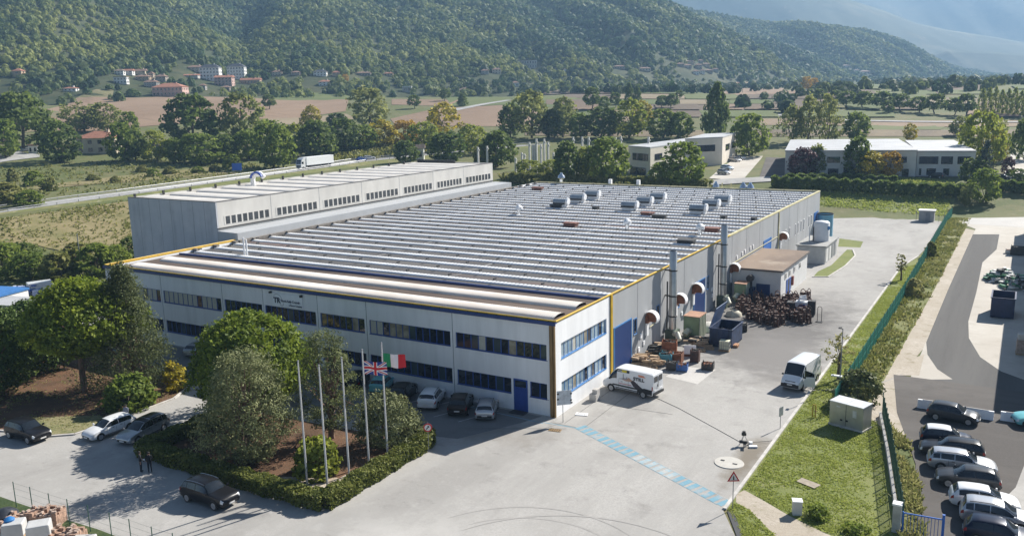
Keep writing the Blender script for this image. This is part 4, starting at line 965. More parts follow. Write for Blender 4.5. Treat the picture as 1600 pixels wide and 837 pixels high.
# --- hedge round the flagpole bed
hp = [(-9.6, -9.9), (-7.4, -9.7), (-6.6, -10.9), (-6.6, -16), (-6.45, -23.3), (-14, -23.45), (-21, -23.3), (-26.9, -23.2), (-27.0, -16), (-26.6, -11.5)]
def hedge(name, label, path, wdt, h, lm, dens, leaf, seed, z=0.0, group=None):
    rg = np.random.default_rng(seed); P = []; N = []
    for a, b in zip(path[:-1], path[1:]):
        a = np.array(a, float); b = np.array(b, float); L = np.linalg.norm(b[:2]-a[:2]); n = int(L*dens)
        d = (b-a)[:2]/L; nn = np.array([-d[1], d[0]])
        s = rg.uniform(-.02, 1.02, n); side = rg.integers(0, 5, n)
        o = np.where(side < 2, rg.uniform(-1, 1, n), np.where(side == 2, 1, np.where(side == 3, -1, rg.uniform(-1, 1, n))))
        zz = np.where(side < 2, 1, rg.uniform(.05, 1, n))
        wob = 1+.12*np.sin(s*L*1.7+seed)+rg.uniform(-.1, .1, n)
        xy = a[None, :2]+(b-a)[None, :2]*s[:, None]+nn*(o*wdt/2*wob)[:, None]
        z0 = (a[2]+(b-a)[2]*s) if len(a) > 2 else z
        P.append(np.column_stack([xy, z0+zz*h*(.93+.1*np.sin(s*L*2.3)+rg.uniform(-.06, .06, n))]))
        N.append(np.column_stack([nn[0]*o*(side > 1), nn[1]*o*(side > 1), np.where(side < 2, 1., .15)]))
    P = np.concatenate(P); N = np.concatenate(N)
    t = thing(name, label, 'hedge', (0, 0, 0), 0, group); V, F = quads(P, leaf, rg, N, 1, .35)
    cl = np.floor(P/.8)@np.array([1., 57., 113.]); ti = (np.sin(cl*12.9898)*43758.5) % 1*.5+rg.uniform(0, .5, len(P))
    npmesh('foliage', V, F, LM[lm], t, np.repeat(ti, 4))
    mb = MB()
    for a, b in zip(path[:-1], path[1:]):
        n = max(2, int(math.hypot(b[0]-a[0], b[1]-a[1])/1.2))
        for i in range(n):
            s = i/n; x, y = a[0]+(b[0]-a[0])*s, a[1]+(b[1]-a[1])*s; zb = (a[2]+(b[2]-a[2])*s) if len(a) > 2 else z
            mb.tube([(x, y, zb-.05), (x+rg.uniform(-.2, .2), y+rg.uniform(-.2, .2), zb+h*.75)], [.06, .02], 5)
    mb.build('stems', m_bark, t); return t
hedge('clipped_hedge', 'clipped olive green hedge around the flagpole bed', hp, 1.35, 1.12, 'hedge', 620, .17, 5)
# --- verge plants
def sapling(loc, H, R, label, lm, seed, n=50):
    return tree('sapling', label, 'sapling', loc, 'round', H, R, H*.35, lm, n, 10, .2, seed, cr=.2, nlimb=9, core=.1)
sapling((20.3, 22.2, 0), 4.6, 1.5, 'thin bare sapling on the verge beside the lamp post', 'weed', 31, 34)
sapling((19.9, 74, 0), 4.0, .9, 'slim half bare sapling on the verge opposite the annex', 'weed', 32, 40)
tree('fence_shrub', 'grey green olive shrub growing through the green fence above the metal cabinet', 'shrub', (23.0, 16.4, 0), 'bush', 2.9, 1.8, .1, 'grey', 170, 16, .22, 33, cr=.22)
tree('fence_shrub', 'low pale grass clump between the cabinet and the fence', 'shrub', (22.6, 13.6, 0), 'bush', 1.3, 1.4, .05, 'cedar', 90, 16, .2, 34, cr=.22)
tree('fence_shrub', 'tall dry bush against the fence halfway along the verge', 'shrub', (22.6, 64, 0), 'bush', 2.4, 1.1, .1, 'weed', 100, 14, .22, 35, cr=.25)
tree('fence_shrub', 'green ivy bush topping the fence near the kiosk', 'shrub', (22.0, 96, 0), 'bush', 2.6, 1.0, .1, 'pale', 90, 14, .24, 36, cr=.25)
tree('garden_shrub', 'small bright green shrub on the lawn by the white box', 'shrub', (24.6, -8.2, 0), 'bush', .8, .9, 0, 'mid', 50, 14, .14, 37, cr=.28)
tree('garden_shrub', 'low green weed clump beside the blue gate', 'shrub', (27.0, -9.3, 0), 'bush', .55, .8, 0, 'mid', 40, 12, .12, 38, cr=.28)
def scatter(name, poly, n, h, wdt, lm, seed, zfun=None, clump=.5, label=None, blades=3, thr=.43):
    """upright blades and tufts of ground cover inside a polygon: one mass"""
    rg = np.random.default_rng(seed); poly = np.array(poly); lo, hi = poly.min(0), poly.max(0); pts = []
    while sum(map(len, pts)) < n:
        q = rg.uniform(lo, hi, (n, 2)); ins = np.zeros(len(q), bool); j = len(poly)-1
        for i in range(len(poly)):
            a, b = poly[i], poly[j]
            c = ((a[1] > q[:, 1]) != (b[1] > q[:, 1])) & (q[:, 0] < (b[0]-a[0])*(q[:, 1]-a[1])/(b[1]-a[1]+1e-12)+a[0]); ins ^= c; j = i
        q = q[ins]; k = fbm(q[:, 0]*clump, q[:, 1]*clump, seed, 3); q = q[k+rg.uniform(-.25, .25, len(q)) > thr]; pts.append(q)
    q = np.concatenate(pts)[:n]; q = np.repeat(q, blades, 0)+rg.normal(0, wdt, (n*blades, 2))
    z = (terr(q[:, 0], q[:, 1]) if zfun is None else zfun(q[:, 0], q[:, 1]))
    hh = h*rg.uniform(.4, 1.3, len(q)); th = rg.uniform(0, 6.28, len(q)); w = wdt*rg.uniform(.5, 1.2, len(q))
    dx, dy = np.cos(th)*w, np.sin(th)*w; lx, ly = rg.normal(0, .45, len(q))*hh, rg.normal(0, .45, len(q))*hh
    A = np.column_stack([q[:, 0]-dx, q[:, 1]-dy, z]); B = np.column_stack([q[:, 0]+dx, q[:, 1]+dy, z])
    C = np.column_stack([q[:, 0]+dx*.6+lx, q[:, 1]+dy*.6+ly, z+hh]); D = np.column_stack([q[:, 0]-dx*.6+lx, q[:, 1]-dy*.6+ly, z+hh*.9])
    V = np.stack([A, B, C, D], 1).reshape(-1, 3); F = np.arange(len(V)).reshape(-1, 4)
    o = npmesh(name, V, F, LM[lm], None, np.repeat(rg.uniform(0, 1, len(q)), 4)); tag(o, label, None, None, 'stuff'); return o
LM['grass'] = leafmat('grass_blades', (.22, .28, .05), (.42, .45, .13), .5)
Z0 = lambda x, y: 0*x
_path = [G(*q)[:2] for q in [(1163, 763), (1195, 781), (1235, 804), (1275, 824), (1300, 835)]]
_pathl = [G(*q)[:2] for q in [(1150, 785), (1170, 795), (1190, 815), (1215, 840)]]
scatter('lawn_grass', [(18.9, -8.2), (18.9, 84), (21.3, 90), (21.3, 14), (25.4, 12), (27.7, 0), (29, -8), (30, -11)]+[tuple(q) for q in _path[::-1]], 21000, .08, .05, 'grass', 51, Z0, .6, 'short green lawn grass between the kerb and fences')
scatter('lawn_grass', [(18.9, -10.0)]+[tuple(q) for q in _pathl]+[(24.5, -20), (22.9, -16.9)], 2600, .08, .05, 'grass', 63, Z0, .6, 'small triangle of grass between the drain and the front path')
scatter('tall_weeds', [(21.8, 14), (21.8, 147), (25.2, 147), (24.9, 60), (24.2, 20)], 2000, .3, .08, 'weed', 52, Z0, .4, 'tall dry weeds along the right side of the green fence', thr=.56)
scatter('bank_weeds', [(21.9, 14), (21.9, 147), (25.0, 147), (24.7, 60), (24.0, 20)], 1500, .3, .1, 'scrub', 62, Z0, .25, 'olive weeds covering the bank right of the green fence', thr=.55)
scatter('tall_weeds', [(26.2, 12), (28.6, 7.6), (29.6, 2), (31.5, -10), (33.5, -20), (31, -20), (29.9, -9), (28, 2), (26.2, 9.5)], 2200, .33, .08, 'weed', 53, Z0, .5, 'dry grass between the second fence and the car park', thr=.53)
scatter('fence_weeds', [(21.2, 14), (21.2, 147), (22.6, 147), (22.6, 14)], 1300, .45, .09, 'scrub', 54, Z0, .3, 'green weeds tangled along the foot of the fence')
scatter('lawn_grass', [(-13, 149), (20, 149), (20, 181), (-19, 183)], 5000, .35, .14, 'grass', 55, None, .2, 'green rough grass behind the factory')
scatter('bed_litter', [(-46, -25.6), (-37, -23), (-36.5, -10), (-60, -7), (-70, -12), (-70, -26)], 4000, .12, .08, 'weed', 56, Z0, .3, 'dry grass and needles under the left pines')
# scrub of the meadows round the highway
def pxpoly(pts): return [tuple(G(*p)[:2]) for p in pts]
scatter('meadow_scrub', pxpoly([(0, 262), (200, 250), (420, 258), (470, 262), (380, 272), (200, 296), (0, 318)]), 900, .6, .3, 'scrub', 57, None, .06, 'olive scrub over the meadow beyond the highway')
scatter('bank_scrub', pxpoly([(0, 342), (205, 312), (205, 380), (100, 420), (0, 410)]), 1100, .45, .22, 'scrub', 58, None, .09, 'rough scrub on the bank below the highway')
scatter('bank_scrub', pxpoly([(480, 226), (560, 222), (720, 222), (720, 236), (560, 250), (480, 258)]), 2500, 1.6, .5, 'scrub', 59, None, .06, 'brownish scrub between highway and the tree line')
scatter('verge_scrub', pxpoly([(780, 280), (1000, 287), (1000, 296), (840, 290)]), 1500, 1.6, .5, 'scrub', 60, None, .08, 'ragged scrub behind the factory roof edge')

# --- prototypes of the middle-distance trees, copied with their crown and trunk
PROTO = {}
def proto(key, shape, lm, ncl, per, leaf, zb, seed, asp=1.0, cr=.17, core=.4, nl=8):
    rg = np.random.default_rng(seed); t = thing('prototype', 'x', 'tree')
    P, N, ti, C = crown_pts(shape, 1.0, .5, zb, ncl, per, rg, cr, core)
    V, F = quads(P, leaf, rg, N, asp, .45)
    c = npmesh('crown', V, F, LM[lm], t, np.repeat(ti, 4))
    k = limbs(1.0, zb, .5, rg, nl, r0=.028, C=C).build('trunk', m_bark, t, True)
    PROTO.setdefault(key, []).append((t, [c, k]))
for i in range(3):
    proto('dark', 'round', 'dark', 150, 14, .062, .08, 100+i); proto('mid', 'round', 'mid', 150, 14, .062, .08, 110+i)
    proto('pale', 'round', 'pale', 120, 14, .055, .12, 120+i, core=.2)
for i in range(2):
    proto('light', 'round', 'light', 140, 14, .06, .1, 130+i); proto('yellow', 'round', 'yellow', 130, 14, .058, .1, 140+i, core=.25)
    proto('orange', 'round', 'orange', 130, 14, .06, .1, 150+i); proto('poplar', 'poplar', 'dark', 260, 16, .055, .03, 160+i, core=.15)
    proto('tallpale', 'poplar', 'pale', 120, 14, .05, .1, 170+i, core=.2); proto('purple', 'round', 'purple', 130, 14, .06, .05, 180+i)
    proto('bush', 'bush', 'mid', 120, 14, .085, .02, 190+i); proto('scrubb', 'bush', 'scrub', 120, 14, .085, .02, 195+i)
proto('spruce', 'cone', 'spruce', 150, 14, .055, .03, 200, asp=.5)
proto('field', 'round', 'dark', 100, 12, .075, .25, 210); proto('ltpoplar', 'poplar', 'light', 120, 14, .055, .05, 220)
_used = set(); _trg = np.random.default_rng(77)
def midtree(px, py, wpx, hpx, key, name, label, group=None, cat='tree'):
    p = G(px, py); k = px_m(p); H = hpx*k; R = wpx*k
    t0, ch = PROTO[key][_trg.integers(len(PROTO[key]))]
    first = id(t0) not in _used
    rz = _trg.uniform(0, 6.28)
    if first:
        _used.add(id(t0)); t = t0; t.location = (p[0], p[1], p[2]-.1); t.rotation_euler = (0, 0, rz); t['label'] = label
        if group: t['group'] = group
    else: t = dup(t0, (p[0], p[1], p[2]-.1), rz, label, None, None, ch)
    if not group and 'group' in t: del t['group']
    if group: t['group'] = group
    t.name = name; t.scale = (R, R, H); t['category'] = cat
    return t
T = [  # base px, base py, width, height, kind, name, label
 (8, 246, 62, 58, 'mid', 'broad_tree', 'green rounded tree at the left photo edge above the pale lane'),
 (38, 232, 95, 84, 'dark', 'broad_tree', 'large grey green tree group standing tallest at the left edge'),
 (22, 200, 60, 48, 'pale', 'pale_tree', 'pale olive tree crown at the left edge below the forest'),
 (94, 253, 64, 58, 'dark', 'dark_tree', 'almost black tree left of the red roofed roadside house'),
 (128, 206, 72, 46, 'pale', 'pale_tree', 'silvery green tree behind the red roofed roadside house'),
 (165, 206, 56, 44, 'pale', 'pale_tree', 'thin pale tree to the right behind the red roofed roadside house'),
 (204, 218, 34, 42, 'mid', 'small_tree', 'small round tree standing against the ploughed field right of the red roof'),
 (194, 252, 50, 58, 'mid', 'garden_tree', 'loose green tree covering the right end of the red roof'),
 (213, 250, 40, 46, 'dark', 'dark_tree', 'narrow dark tree between the garden tree and round bushes'),
 (244, 252, 54, 46, 'light', 'bush_tree', 'yellow green bushy tree in the line behind the highway meadow'),
 (276, 254, 40, 38, 'mid', 'bush_tree', 'low green bush tree left of the big rounded bush by the meadow'),
 (303, 226, 88, 76, 'dark', 'tall_tree', 'tall dense dark tree before the ploughed field on the left'),
 (312, 256, 72, 46, 'mid', 'bush_tree', 'big rounded green bush at the far edge of the meadow'),
 (380, 228, 78, 80, 'pale', 'tall_tree', 'tall open tree with pale visible branches beside the dark one'),
 (352, 252, 44, 40, 'dark', 'bush_tree', 'dark shadowed bush right of the rounded meadow bush'),
 (385, 250, 56, 46, 'mid', 'bush_tree', 'dense green tree above the blue road sign'),
 (430, 262, 72, 72, 'mid', 'broad_tree', 'broad green tree left of the white lorry'),
 (462, 246, 50, 50, 'light', 'broad_tree', 'light green crown behind the cab of the lorry'),
 (497, 248, 66, 58, 'dark', 'broad_tree', 'dark green tree directly above the white lorry'),
 (535, 240, 60, 52, 'dark', 'broad_tree', 'dark green tree right of the lorry trailer'),
 (487, 205, 36, 38, 'yellow', 'small_tree', 'thin yellowish tree in front of the ploughed field'),
 (528, 200, 36, 22, 'dark', 'small_tree', 'low dark bush left of the large pale round tree'),
 (578, 200, 74, 60, 'pale', 'round_tree', 'large round pale tree standing alone at the edge of the ploughed field'),
 (600, 232, 52, 42, 'yellow', 'yellow_tree', 'golden leafed tree below the large round pale tree'),
 (634, 228, 46, 40, 'orange', 'yellow_tree', 'ochre tree right of the golden one in the wood line'),
 (570, 236, 50, 40, 'mid', 'broad_tree', 'green tree left of the golden one in the wood line'),
 (634, 254, 40, 34, 'dark', 'dark_tree', 'small dark round tree beside the highway and yellow gabled house'),
 (662, 236, 50, 44, 'light', 'broad_tree', 'light green tree behind the yellow gabled house'),
 (690, 214, 56, 50, 'yellow', 'yellow_tree', 'bright yellow tree rising from the wood line left of centre'),
 (696, 256, 62, 48, 'dark', 'dark_tree', 'dark tree behind the rear corner of the hall'),
 (738, 240, 44, 44, 'light', 'broad_tree', 'light green bush behind the two white posts'),
 (776, 262, 60, 56, 'dark', 'dark_tree', 'wide dark tree right of the two white posts'),
 (755, 262, 40, 36, 'scrubb', 'bush', 'olive bush at the foot of the white posts'),
 (800, 214, 44, 50, 'dark', 'dark_tree', 'dark tree left of the pale willow'),
 (832, 216, 76, 72, 'pale', 'willow', 'tall pale willow in the middle of the wood line'),
 (880, 214, 50, 60, 'pale', 'willow', 'second thinner pale willow right of the tall one'),
 (862, 216, 44, 42, 'dark', 'dark_tree', 'dark tree between the two pale willows'),
 (905, 216, 44, 38, 'mid', 'broad_tree', 'green tree right of the thinner willow'),
 (826, 276, 40, 26, 'light', 'bush', 'yellow green thicket among the white concrete posts'),
 (862, 276, 36, 26, 'light', 'bush', 'second yellow green thicket at right among the white posts'),
 (886, 284, 52, 62, 'dark', 'dark_tree', 'dark leaning tree right of the white concrete posts'),
 (946, 284, 74, 68, 'mid', 'broad_tree', 'broad green tree left of the cream two storey building'),
 (915, 282, 40, 50, 'light', 'broad_tree', 'light green tree just behind the roof edge by the broad one'),
 (945, 216, 60, 46, 'dark', 'dark_tree', 'dark tree left of the bright yellow pair of trees'),
 (985, 216, 60, 58, 'light', 'yellow_tree', 'yellow green tall tree above the cream building'),
 (1006, 200, 36, 40, 'yellow', 'yellow_tree', 'bright lemon yellow tree above the cream building'),
 (1034, 216, 52, 44, 'mid', 'broad_tree', 'mid green tree right of the lemon yellow tree'),
 (1062, 216, 44, 40, 'mid', 'broad_tree', 'last green tree before the dark poplar'),
 (1120, 214, 40, 78, 'poplar', 'poplar', 'tall dark columnar poplar above the cream building'),
 (1168, 244, 64, 64, 'mid', 'round_tree', 'round bright green tree right of the columnar poplar'),
 (1066, 292, 76, 68, 'mid', 'oak', 'spreading dark oak in front of the cream building'),
 (1030, 290, 40, 36, 'mid', 'bush', 'green bush at the left foot of the spreading oak'),
 (1238, 222, 44, 56, 'tallpale', 'tall_tree', 'tall thin tree left behind the grey industrial block'),
 (1262, 222, 46, 70, 'tallpale', 'tall_tree', 'tallest pale tree behind the grey industrial block'),
 (1292, 222, 48, 72, 'tallpale', 'tall_tree', 'tall pale tree right of the tallest behind the grey block'),
 (1340, 218, 48, 42, 'mid', 'round_tree', 'round tree behind the middle of the grey industrial block'),
 (1252, 276, 46, 44, 'purple', 'purple_tree', 'purple leafed tree at the left front of the grey block'),
 (1275, 274, 40, 46, 'pale', 'pale_tree', 'wispy pale tree beside the purple leafed tree'),
 (1340, 276, 46, 60, 'dark', 'dark_tree', 'dark oval tree in front of the grey industrial block'),
 (1360, 278, 44, 40, 'yellow', 'yellow_tree', 'yellow tree next to the dark oval tree'),
 (1390, 278, 36, 38, 'orange', 'orange_tree', 'orange autumn tree right of the yellow one'),
 (1421, 222, 22, 28, 'yellow', 'small_tree', 'small thin yellow tree in the field above the grey block'),
 (1532, 262, 60, 84, 'light', 'tall_tree', 'tall bright green tree hiding the right end of the grey block'),
 (1552, 256, 44, 56, 'yellow', 'yellow_tree', 'yellow green tree beside the blue spruce'),
 (1538, 286, 34, 62, 'spruce', 'spruce', 'dark blue spruce in front of the bright tall tree'),
 (1518, 288, 44, 40, 'dark', 'dark_tree', 'dark low tree left of the blue spruce'),
 (1574, 276, 22, 30, 'purple', 'small_tree', 'small dark red tree right of the blue spruce'),
 (1538, 316, 48, 52, 'mid', 'young_tree', 'young green round tree at the top of the green fence'),
 (1508, 322, 22, 34, 'pale', 'young_tree', 'pale young tree left of the round one at the fence top'),
 (1600, 250, 44, 64, 'dark', 'dark_tree', 'dark tree cut by the right photo edge'),
 (1500, 212, 40, 30, 'pale', 'pale_tree', 'faint pale tree behind the right end of the grey block'),
 (1560, 220, 30, 34, 'pale', 'pale_tree', 'faint thin tree beside the yard at right'),
 (1590, 282, 30, 18, 'dark', 'bush', 'dark bush at the right edge below the yard'),
 # field trees
 (648, 170, 24, 20, 'field', 'field_tree', 'lone round tree beside the ploughed field'),
 (722, 166, 14, 18, 'poplar', 'field_tree', 'lone upright tree in the green field left of centre'),
 (420, 171, 26, 22, 'field', 'field_tree', 'lone dark round tree at the left end of the brown field'),
 (695, 158, 20, 18, 'field', 'field_tree', 'small tree at the hamlet edge above the brown field'),
 (885, 196, 26, 40, 'tallpale', 'field_tree', 'slender pale tree behind the willows'),
 (924, 172, 32, 34, 'field', 'field_tree', 'largest dark umbrella shaped tree in the middle field'),
 (945, 174, 20, 22, 'field', 'field_tree', 'round dark tree right of the largest field tree'),
 (962, 168, 20, 22, 'field', 'field_tree', 'round tree left of the two field poplars'),
 (983, 162, 14, 30, 'poplar', 'field_poplar', 'left of two dark poplars in the middle field'),
 (996, 162, 12, 26, 'poplar', 'field_poplar', 'right of two dark poplars in the middle field'),
 (1035, 170, 24, 20, 'field', 'field_tree', 'left tree of the dark clump left of the columnar poplar'),
 (1050, 170, 22, 22, 'field', 'field_tree', 'right tree of the dark clump left of the columnar poplar'),
 (1062, 154, 14, 12, 'field', 'field_tree', 'tiny tree in the green strip left of the columnar poplar'),
 (848, 146, 22, 16, 'field', 'field_tree', 'small tree by the hamlet road left of centre field'),
 (882, 146, 24, 18, 'field', 'field_tree', 'dark round tree before the dark ploughed strip'),
 (1386, 178, 22, 20, 'field', 'field_tree', 'round tree in the right field row nearest the pale road'),
 (1260, 140, 18, 20, 'orange', 'orange_tree', 'left of two far round orange trees'),
 (1272, 139, 14, 16, 'orange', 'orange_tree', 'right of two far round orange trees'),
 (540, 128, 10, 12, 'orange', 'orange_tree', 'tiny orange tree among the hamlet houses'),
]
for i, (px, py, w, h, key, nm, lab) in enumerate(T): midtree(px, py, w, h, key, nm, lab)
# rows of trees that look alike
for i, (x, y, w, h) in enumerate([(1322, 168, 34, 24), (1350, 170, 34, 26), (1378, 172, 36, 28), (1408, 174, 34, 26), (1436, 176, 32, 24), (1462, 178, 36, 30), (1490, 180, 30, 26), (1306, 164, 30, 22), (1508, 182, 34, 34), (1280, 160, 26, 20)]):
    midtree(x, y, w, h, 'field', 'row_tree', 'dark round tree in the hazy row across the right hand fields', 'row of dark trees across the right hand fields')
for i in range(9):
    midtree(1534+i*10, 178+i*.6, 15, 38+(i % 3)*2, 'ltpoplar', 'plantation_poplar', 'pale green poplar in the plantation block at the right edge', 'plantation poplars at the right edge')
for i, (x, y, w, h) in enumerate([(8, 432, 70, 52), (50, 436, 66, 44), (92, 440, 60, 46), (150, 432, 60, 50), (186, 424, 50, 42), (30, 420, 60, 40), (120, 420, 60, 40), (205, 405, 34, 34)]):
    midtree(x, y, w, h, ['bush', 'mid', 'scrubb', 'bush', 'mid', 'dark', 'scrubb', 'dark'][i], 'hedgerow_bush', ['large dark bush at the left edge behind the yard sheds', 'second bush from the left edge behind the yard', 'olive bush left of the telegraph post', 'dense bush right of the telegraph post', 'bush touching the front wall of the tall hall', 'bush higher on the bank at the left edge', 'ochre bush higher on the bank near the telegraph post', 'bush against the left corner of the tall hall'][i], None, 'bush')
for i, (x, y, w, h) in enumerate([(55, 290, 30, 22), (78, 298, 26, 20), (14, 318, 56, 32), (45, 322, 40, 24), (145, 282, 20, 10), (180, 285, 18, 10), (240, 276, 20, 12), (222, 268, 18, 10), (265, 272, 22, 12), (310, 270, 22, 10), (335, 268, 20, 10), (20, 283, 18, 20), (365, 262, 26, 20)]):
    midtree(x, y, w, h, 'scrubb' if i % 3 else 'bush', 'meadow_bush', 'low olive bush scattered over the meadow beyond the highway', 'bushes on the meadow', 'bush')
# hedges behind the factory
def gp(pts): return [tuple(G(*p)) for p in pts]
hedge('field_hedge', 'dark tall hedge along the road in front of the grey industrial block', gp([(1206, 294), (1280, 296), (1380, 302), (1440, 306), (1510, 308)]), 3.0, 3.0, 'dark', 200, .5, 71)
hedge('field_hedge', 'second dark hedge nearer the road below the grey block', gp([(1230, 284), (1320, 284), (1400, 288)]), 2.0, 2.0, 'dark', 200, .45, 72)
hedge('field_hedge', 'ragged hedge behind the factory roof left of the oak', gp([(800, 284), (890, 288), (1000, 292), (1110, 298)]), 2.6, 2.6, 'scrub', 160, .5, 73)
hedge('field_hedge', 'dark hedge at the right edge above the gravel yard', gp([(1556, 296), (1620, 304)]), 3.0, 2.6, 'dark', 200, .5, 74)

# --- forest of the hills and the far woods: one mass
def ico(n=1):
    bm = bmesh.new(); bmesh.ops.create_icosphere(bm, subdivisions=n, radius=1); bm.verts.ensure_lookup_table()
    V = np.array([v.co[:] for v in bm.verts]); F = np.array([[v.index for v in f.verts] for f in bm.faces]); bm.free(); return V, F
LMf = {}
def forest(name, label, W, L, size, seed, c1, c2, nq=40, lf=.62):
    rg = np.random.default_rng(seed); nvar = 14; var = []; vti = []
    for k in range(nvar):
        lob = ball(7, rg); la = rg.uniform(-.3, .4, 7); d = ball(nq, rg); d[:, 2] = np.abs(d[:, 2])*1.15-.25
        r = (1+(la[None]*np.maximum(0, d@lob.T)**3).sum(1))*rg.uniform(.75, 1.02, nq); P = d*r[:, None]
        V, _ = quads(P, lf, rg, d, 1.0, .78); var.append(V); vti.append(np.repeat(rg.uniform(-.14, .14, nq), 4))
    var = np.array(var); vti = np.array(vti)
    x, y = wxy(W, L); z = terr(x, y); n = len(x); m4 = nq*4
    s = size*rg.uniform(.55, 1.3, n); th = rg.uniform(0, 6.28, n); v = rg.integers(nvar, size=n)
    B = var[v]; c, sn = np.cos(th)[:, None], np.sin(th)[:, None]
    X = (B[:, :, 0]*c-B[:, :, 1]*sn)*s[:, None]+x[:, None]; Y = (B[:, :, 0]*sn+B[:, :, 1]*c)*s[:, None]+y[:, None]
    Z = B[:, :, 2]*(s*rg.uniform(.85, 1.45, n))[:, None]+(z+s*.5)[:, None]
    V = np.stack([X, Y, Z], 2).reshape(-1, 3); F = np.arange(n*m4).reshape(-1, 4)
    patch = fbm(x/75., y/75., seed+3, 4); ti = np.clip((patch-.5)*2.6+.45+rg.uniform(-.3, .3, n), 0, 1)
    ti = (ti[:, None]+vti[v]).reshape(-1)
    o = npmesh(name, V, F, LMf.setdefault(c1, leafmat('canopy_of_'+name, c1, c2, .45)), None, ti)
    tag(o, label, None, None, 'stuff'); return o
rg = np.random.default_rng(8)
def cand(n, w0, w1, f=.75):
    w = np.sqrt(rg.uniform(w0**2, w1**2, n)); return w, rg.uniform(-1, 1, n)*(w*f)
HOUSE_CLEAR = []
def visible_el(w, l):
    x, y = wxy(w, l); z = terr(x, y); return 154-.0249*1333*l/w-(z-CAM[2])/w*1333
def clear_of(w, l, keep):
    x, y = wxy(w, l); ok = np.ones(len(w), bool)
    for (cx, cy, r) in HOUSE_CLEAR: ok &= (x-cx)**2+(y-cy)**2 > r*r
    return ok
# ---------------------------------------------------------------- houses of the far villages
m_tile = mat('red_roof_tiles', (.34, .15, .095), .85, var=.2, scale=.8)
m_tile2 = mat('brown_roof_tiles', (.24, .15, .11), .85, var=.2, scale=.8)
m_slate = mat('dark_slate', (.055, .06, .075), .7, var=.2)
WALLC = {k: mat(k+'_render', c, .8, var=.08, scale=.4) for k, c in dict(white=(.74, .73, .70), cream=(.55, .47, .36), pink=(.50, .34, .29), ochre=(.42, .32, .21), grey=(.42, .40, .37), stone=(.34, .29, .24)).items()}
def house(px, py, wpx, hpx, label, wall='cream', roof='red', depth=.75, hip=True, rot=None, rows=2, cols=4, flat=False, name='house', cat='house', wins=True, clear=1.0, dist=None, rooff=.32):
    p = G(px, py); k = px_m(p); W = wpx*k; H = hpx*k; D = W*depth if depth < 3 else depth
    yaw = YAW*-1 if rot is None else rot
    yaw = math.atan2(-_fx, _fy)+(0 if rot is None else rot)
    t = thing(name, label, cat, (p[0], p[1], p[2]-.5), yaw)
    f_ = np.array([_fx, _fy])
    HOUSE_CLEAR.append((p[0]+f_[0]*D*.5, p[1]+f_[1]*D*.5, max(W, D)*.75*clear)); [HOUSE_CLEAR.append((p[0]-f_[0]*q, p[1]-f_[1]*q, W*.62*clear+2)) for q in (6, 14, 24, 36)]
    b = MB(); wh = H*(1-(0 if flat else rooff))+.5; b.bb(-W/2, W/2, 0, D, 0, wh); b.build('walls', WALLC[wall], t)
    rm = {'red': m_tile, 'brown': m_tile2, 'slate': m_slate, 'grey': m_annroof, 'white': m_annw}[roof]; b = MB()
    if flat: b.bb(-W/2-.3, W/2+.3, -.3, D+.3, wh, wh+.5)
    else:
        o = .5; x0, x1, y0, y1 = -W/2-o, W/2+o, -o, D+o; rh = H*rooff
        i = min((x1-x0), (y1-y0))*.5 if hip else 0.01
        if x1-x0 >= y1-y0: r0, r1 = (x0+i, (y0+y1)/2, wh+rh), (x1-i, (y0+y1)/2, wh+rh)
        else: r0, r1 = ((x0+x1)/2, y0+i, wh+rh), ((x0+x1)/2, y1-i, wh+rh)
        vs = [(x0, y0, wh), (x1, y0, wh), (x1, y1, wh), (x0, y1, wh), r0, r1]
        if x1-x0 >= y1-y0: fs = [(0, 1, 5, 4), (1, 2, 5), (2, 3, 4, 5), (3, 0, 4), (3, 2, 1, 0)]
        else: fs = [(0, 1, 4), (1, 2, 5, 4), (2, 3, 5), (3, 0, 4, 5), (3, 2, 1, 0)]
        b.add(vs, fs)
    r = b.build('roof', rm, t)
    if not flat and W > 7:
        b = MB(); b.box((W*.2, D*.5, wh+H*rooff*.8), (.9, .9, 1.8)); b.build('chimney', WALLC[wall], r)
    if wins:
        rh_ = wh/rows
        for i in range(rows):
            for j in range(cols):
                x = -W/2+W*(j+.5)/cols; z = .5+(wh-.5)*(i+.5)/rows; ww = min(W/cols*.42, 1.6); hh = min((wh-.5)/rows*.5, 1.9)
                b = MB(); b.bb(x-ww/2, x+ww/2, -.06, -.004, z-hh/2, z+hh/2); b.build('window', m_glass, t)
        for j in range(max(1, cols//2)):
            for i in range(rows):
                y = D*(j+.5)/max(1, cols//2); z = .5+(wh-.5)*(i+.5)/rows
                b = MB(); b.bb(W/2+.004, W/2+.06, y-.5, y+.5, z-.6, z+.6); b.build('window', m_glass, t)
    return t
house(262, 150, 47, 20, 'long pink villa with broad red hipped roof at the field edge', 'pink', 'red', .6, rows=2, cols=8, clear=1.2)
house(328, 126, 30, 25, 'left of two tall white apartment blocks with slate roof', 'white', 'slate', .5, rows=4, cols=6, rooff=.2)
house(369, 124, 27, 24, 'right of two tall white apartment blocks with slate roof', 'white', 'slate', .5, rows=4, cols=6, rooff=.2)
house(349, 134, 27, 16, 'pink house with red roof between the two white apartment blocks', 'pink', 'red', .6, rows=3, cols=5, hip=False, rooff=.2)
house(391, 132, 30, 10, 'long low ochre building right of the white apartment blocks', 'ochre', 'red', .4, rows=1, cols=6, hip=False)
house(298, 122, 22, 6, 'low shed with pink roof left of the white apartment blocks', 'grey', 'red', .5, rows=1, cols=4, hip=False, wins=False)
house(305, 112, 24, 10, 'cream house with faded roof above the apartment blocks', 'cream', 'brown', .6, rows=2, cols=4)
house(27, 121, 14, 14, 'stone tower house with red pyramid roof at far left', 'ochre', 'red', .9, rows=2, cols=1, rooff=.3)
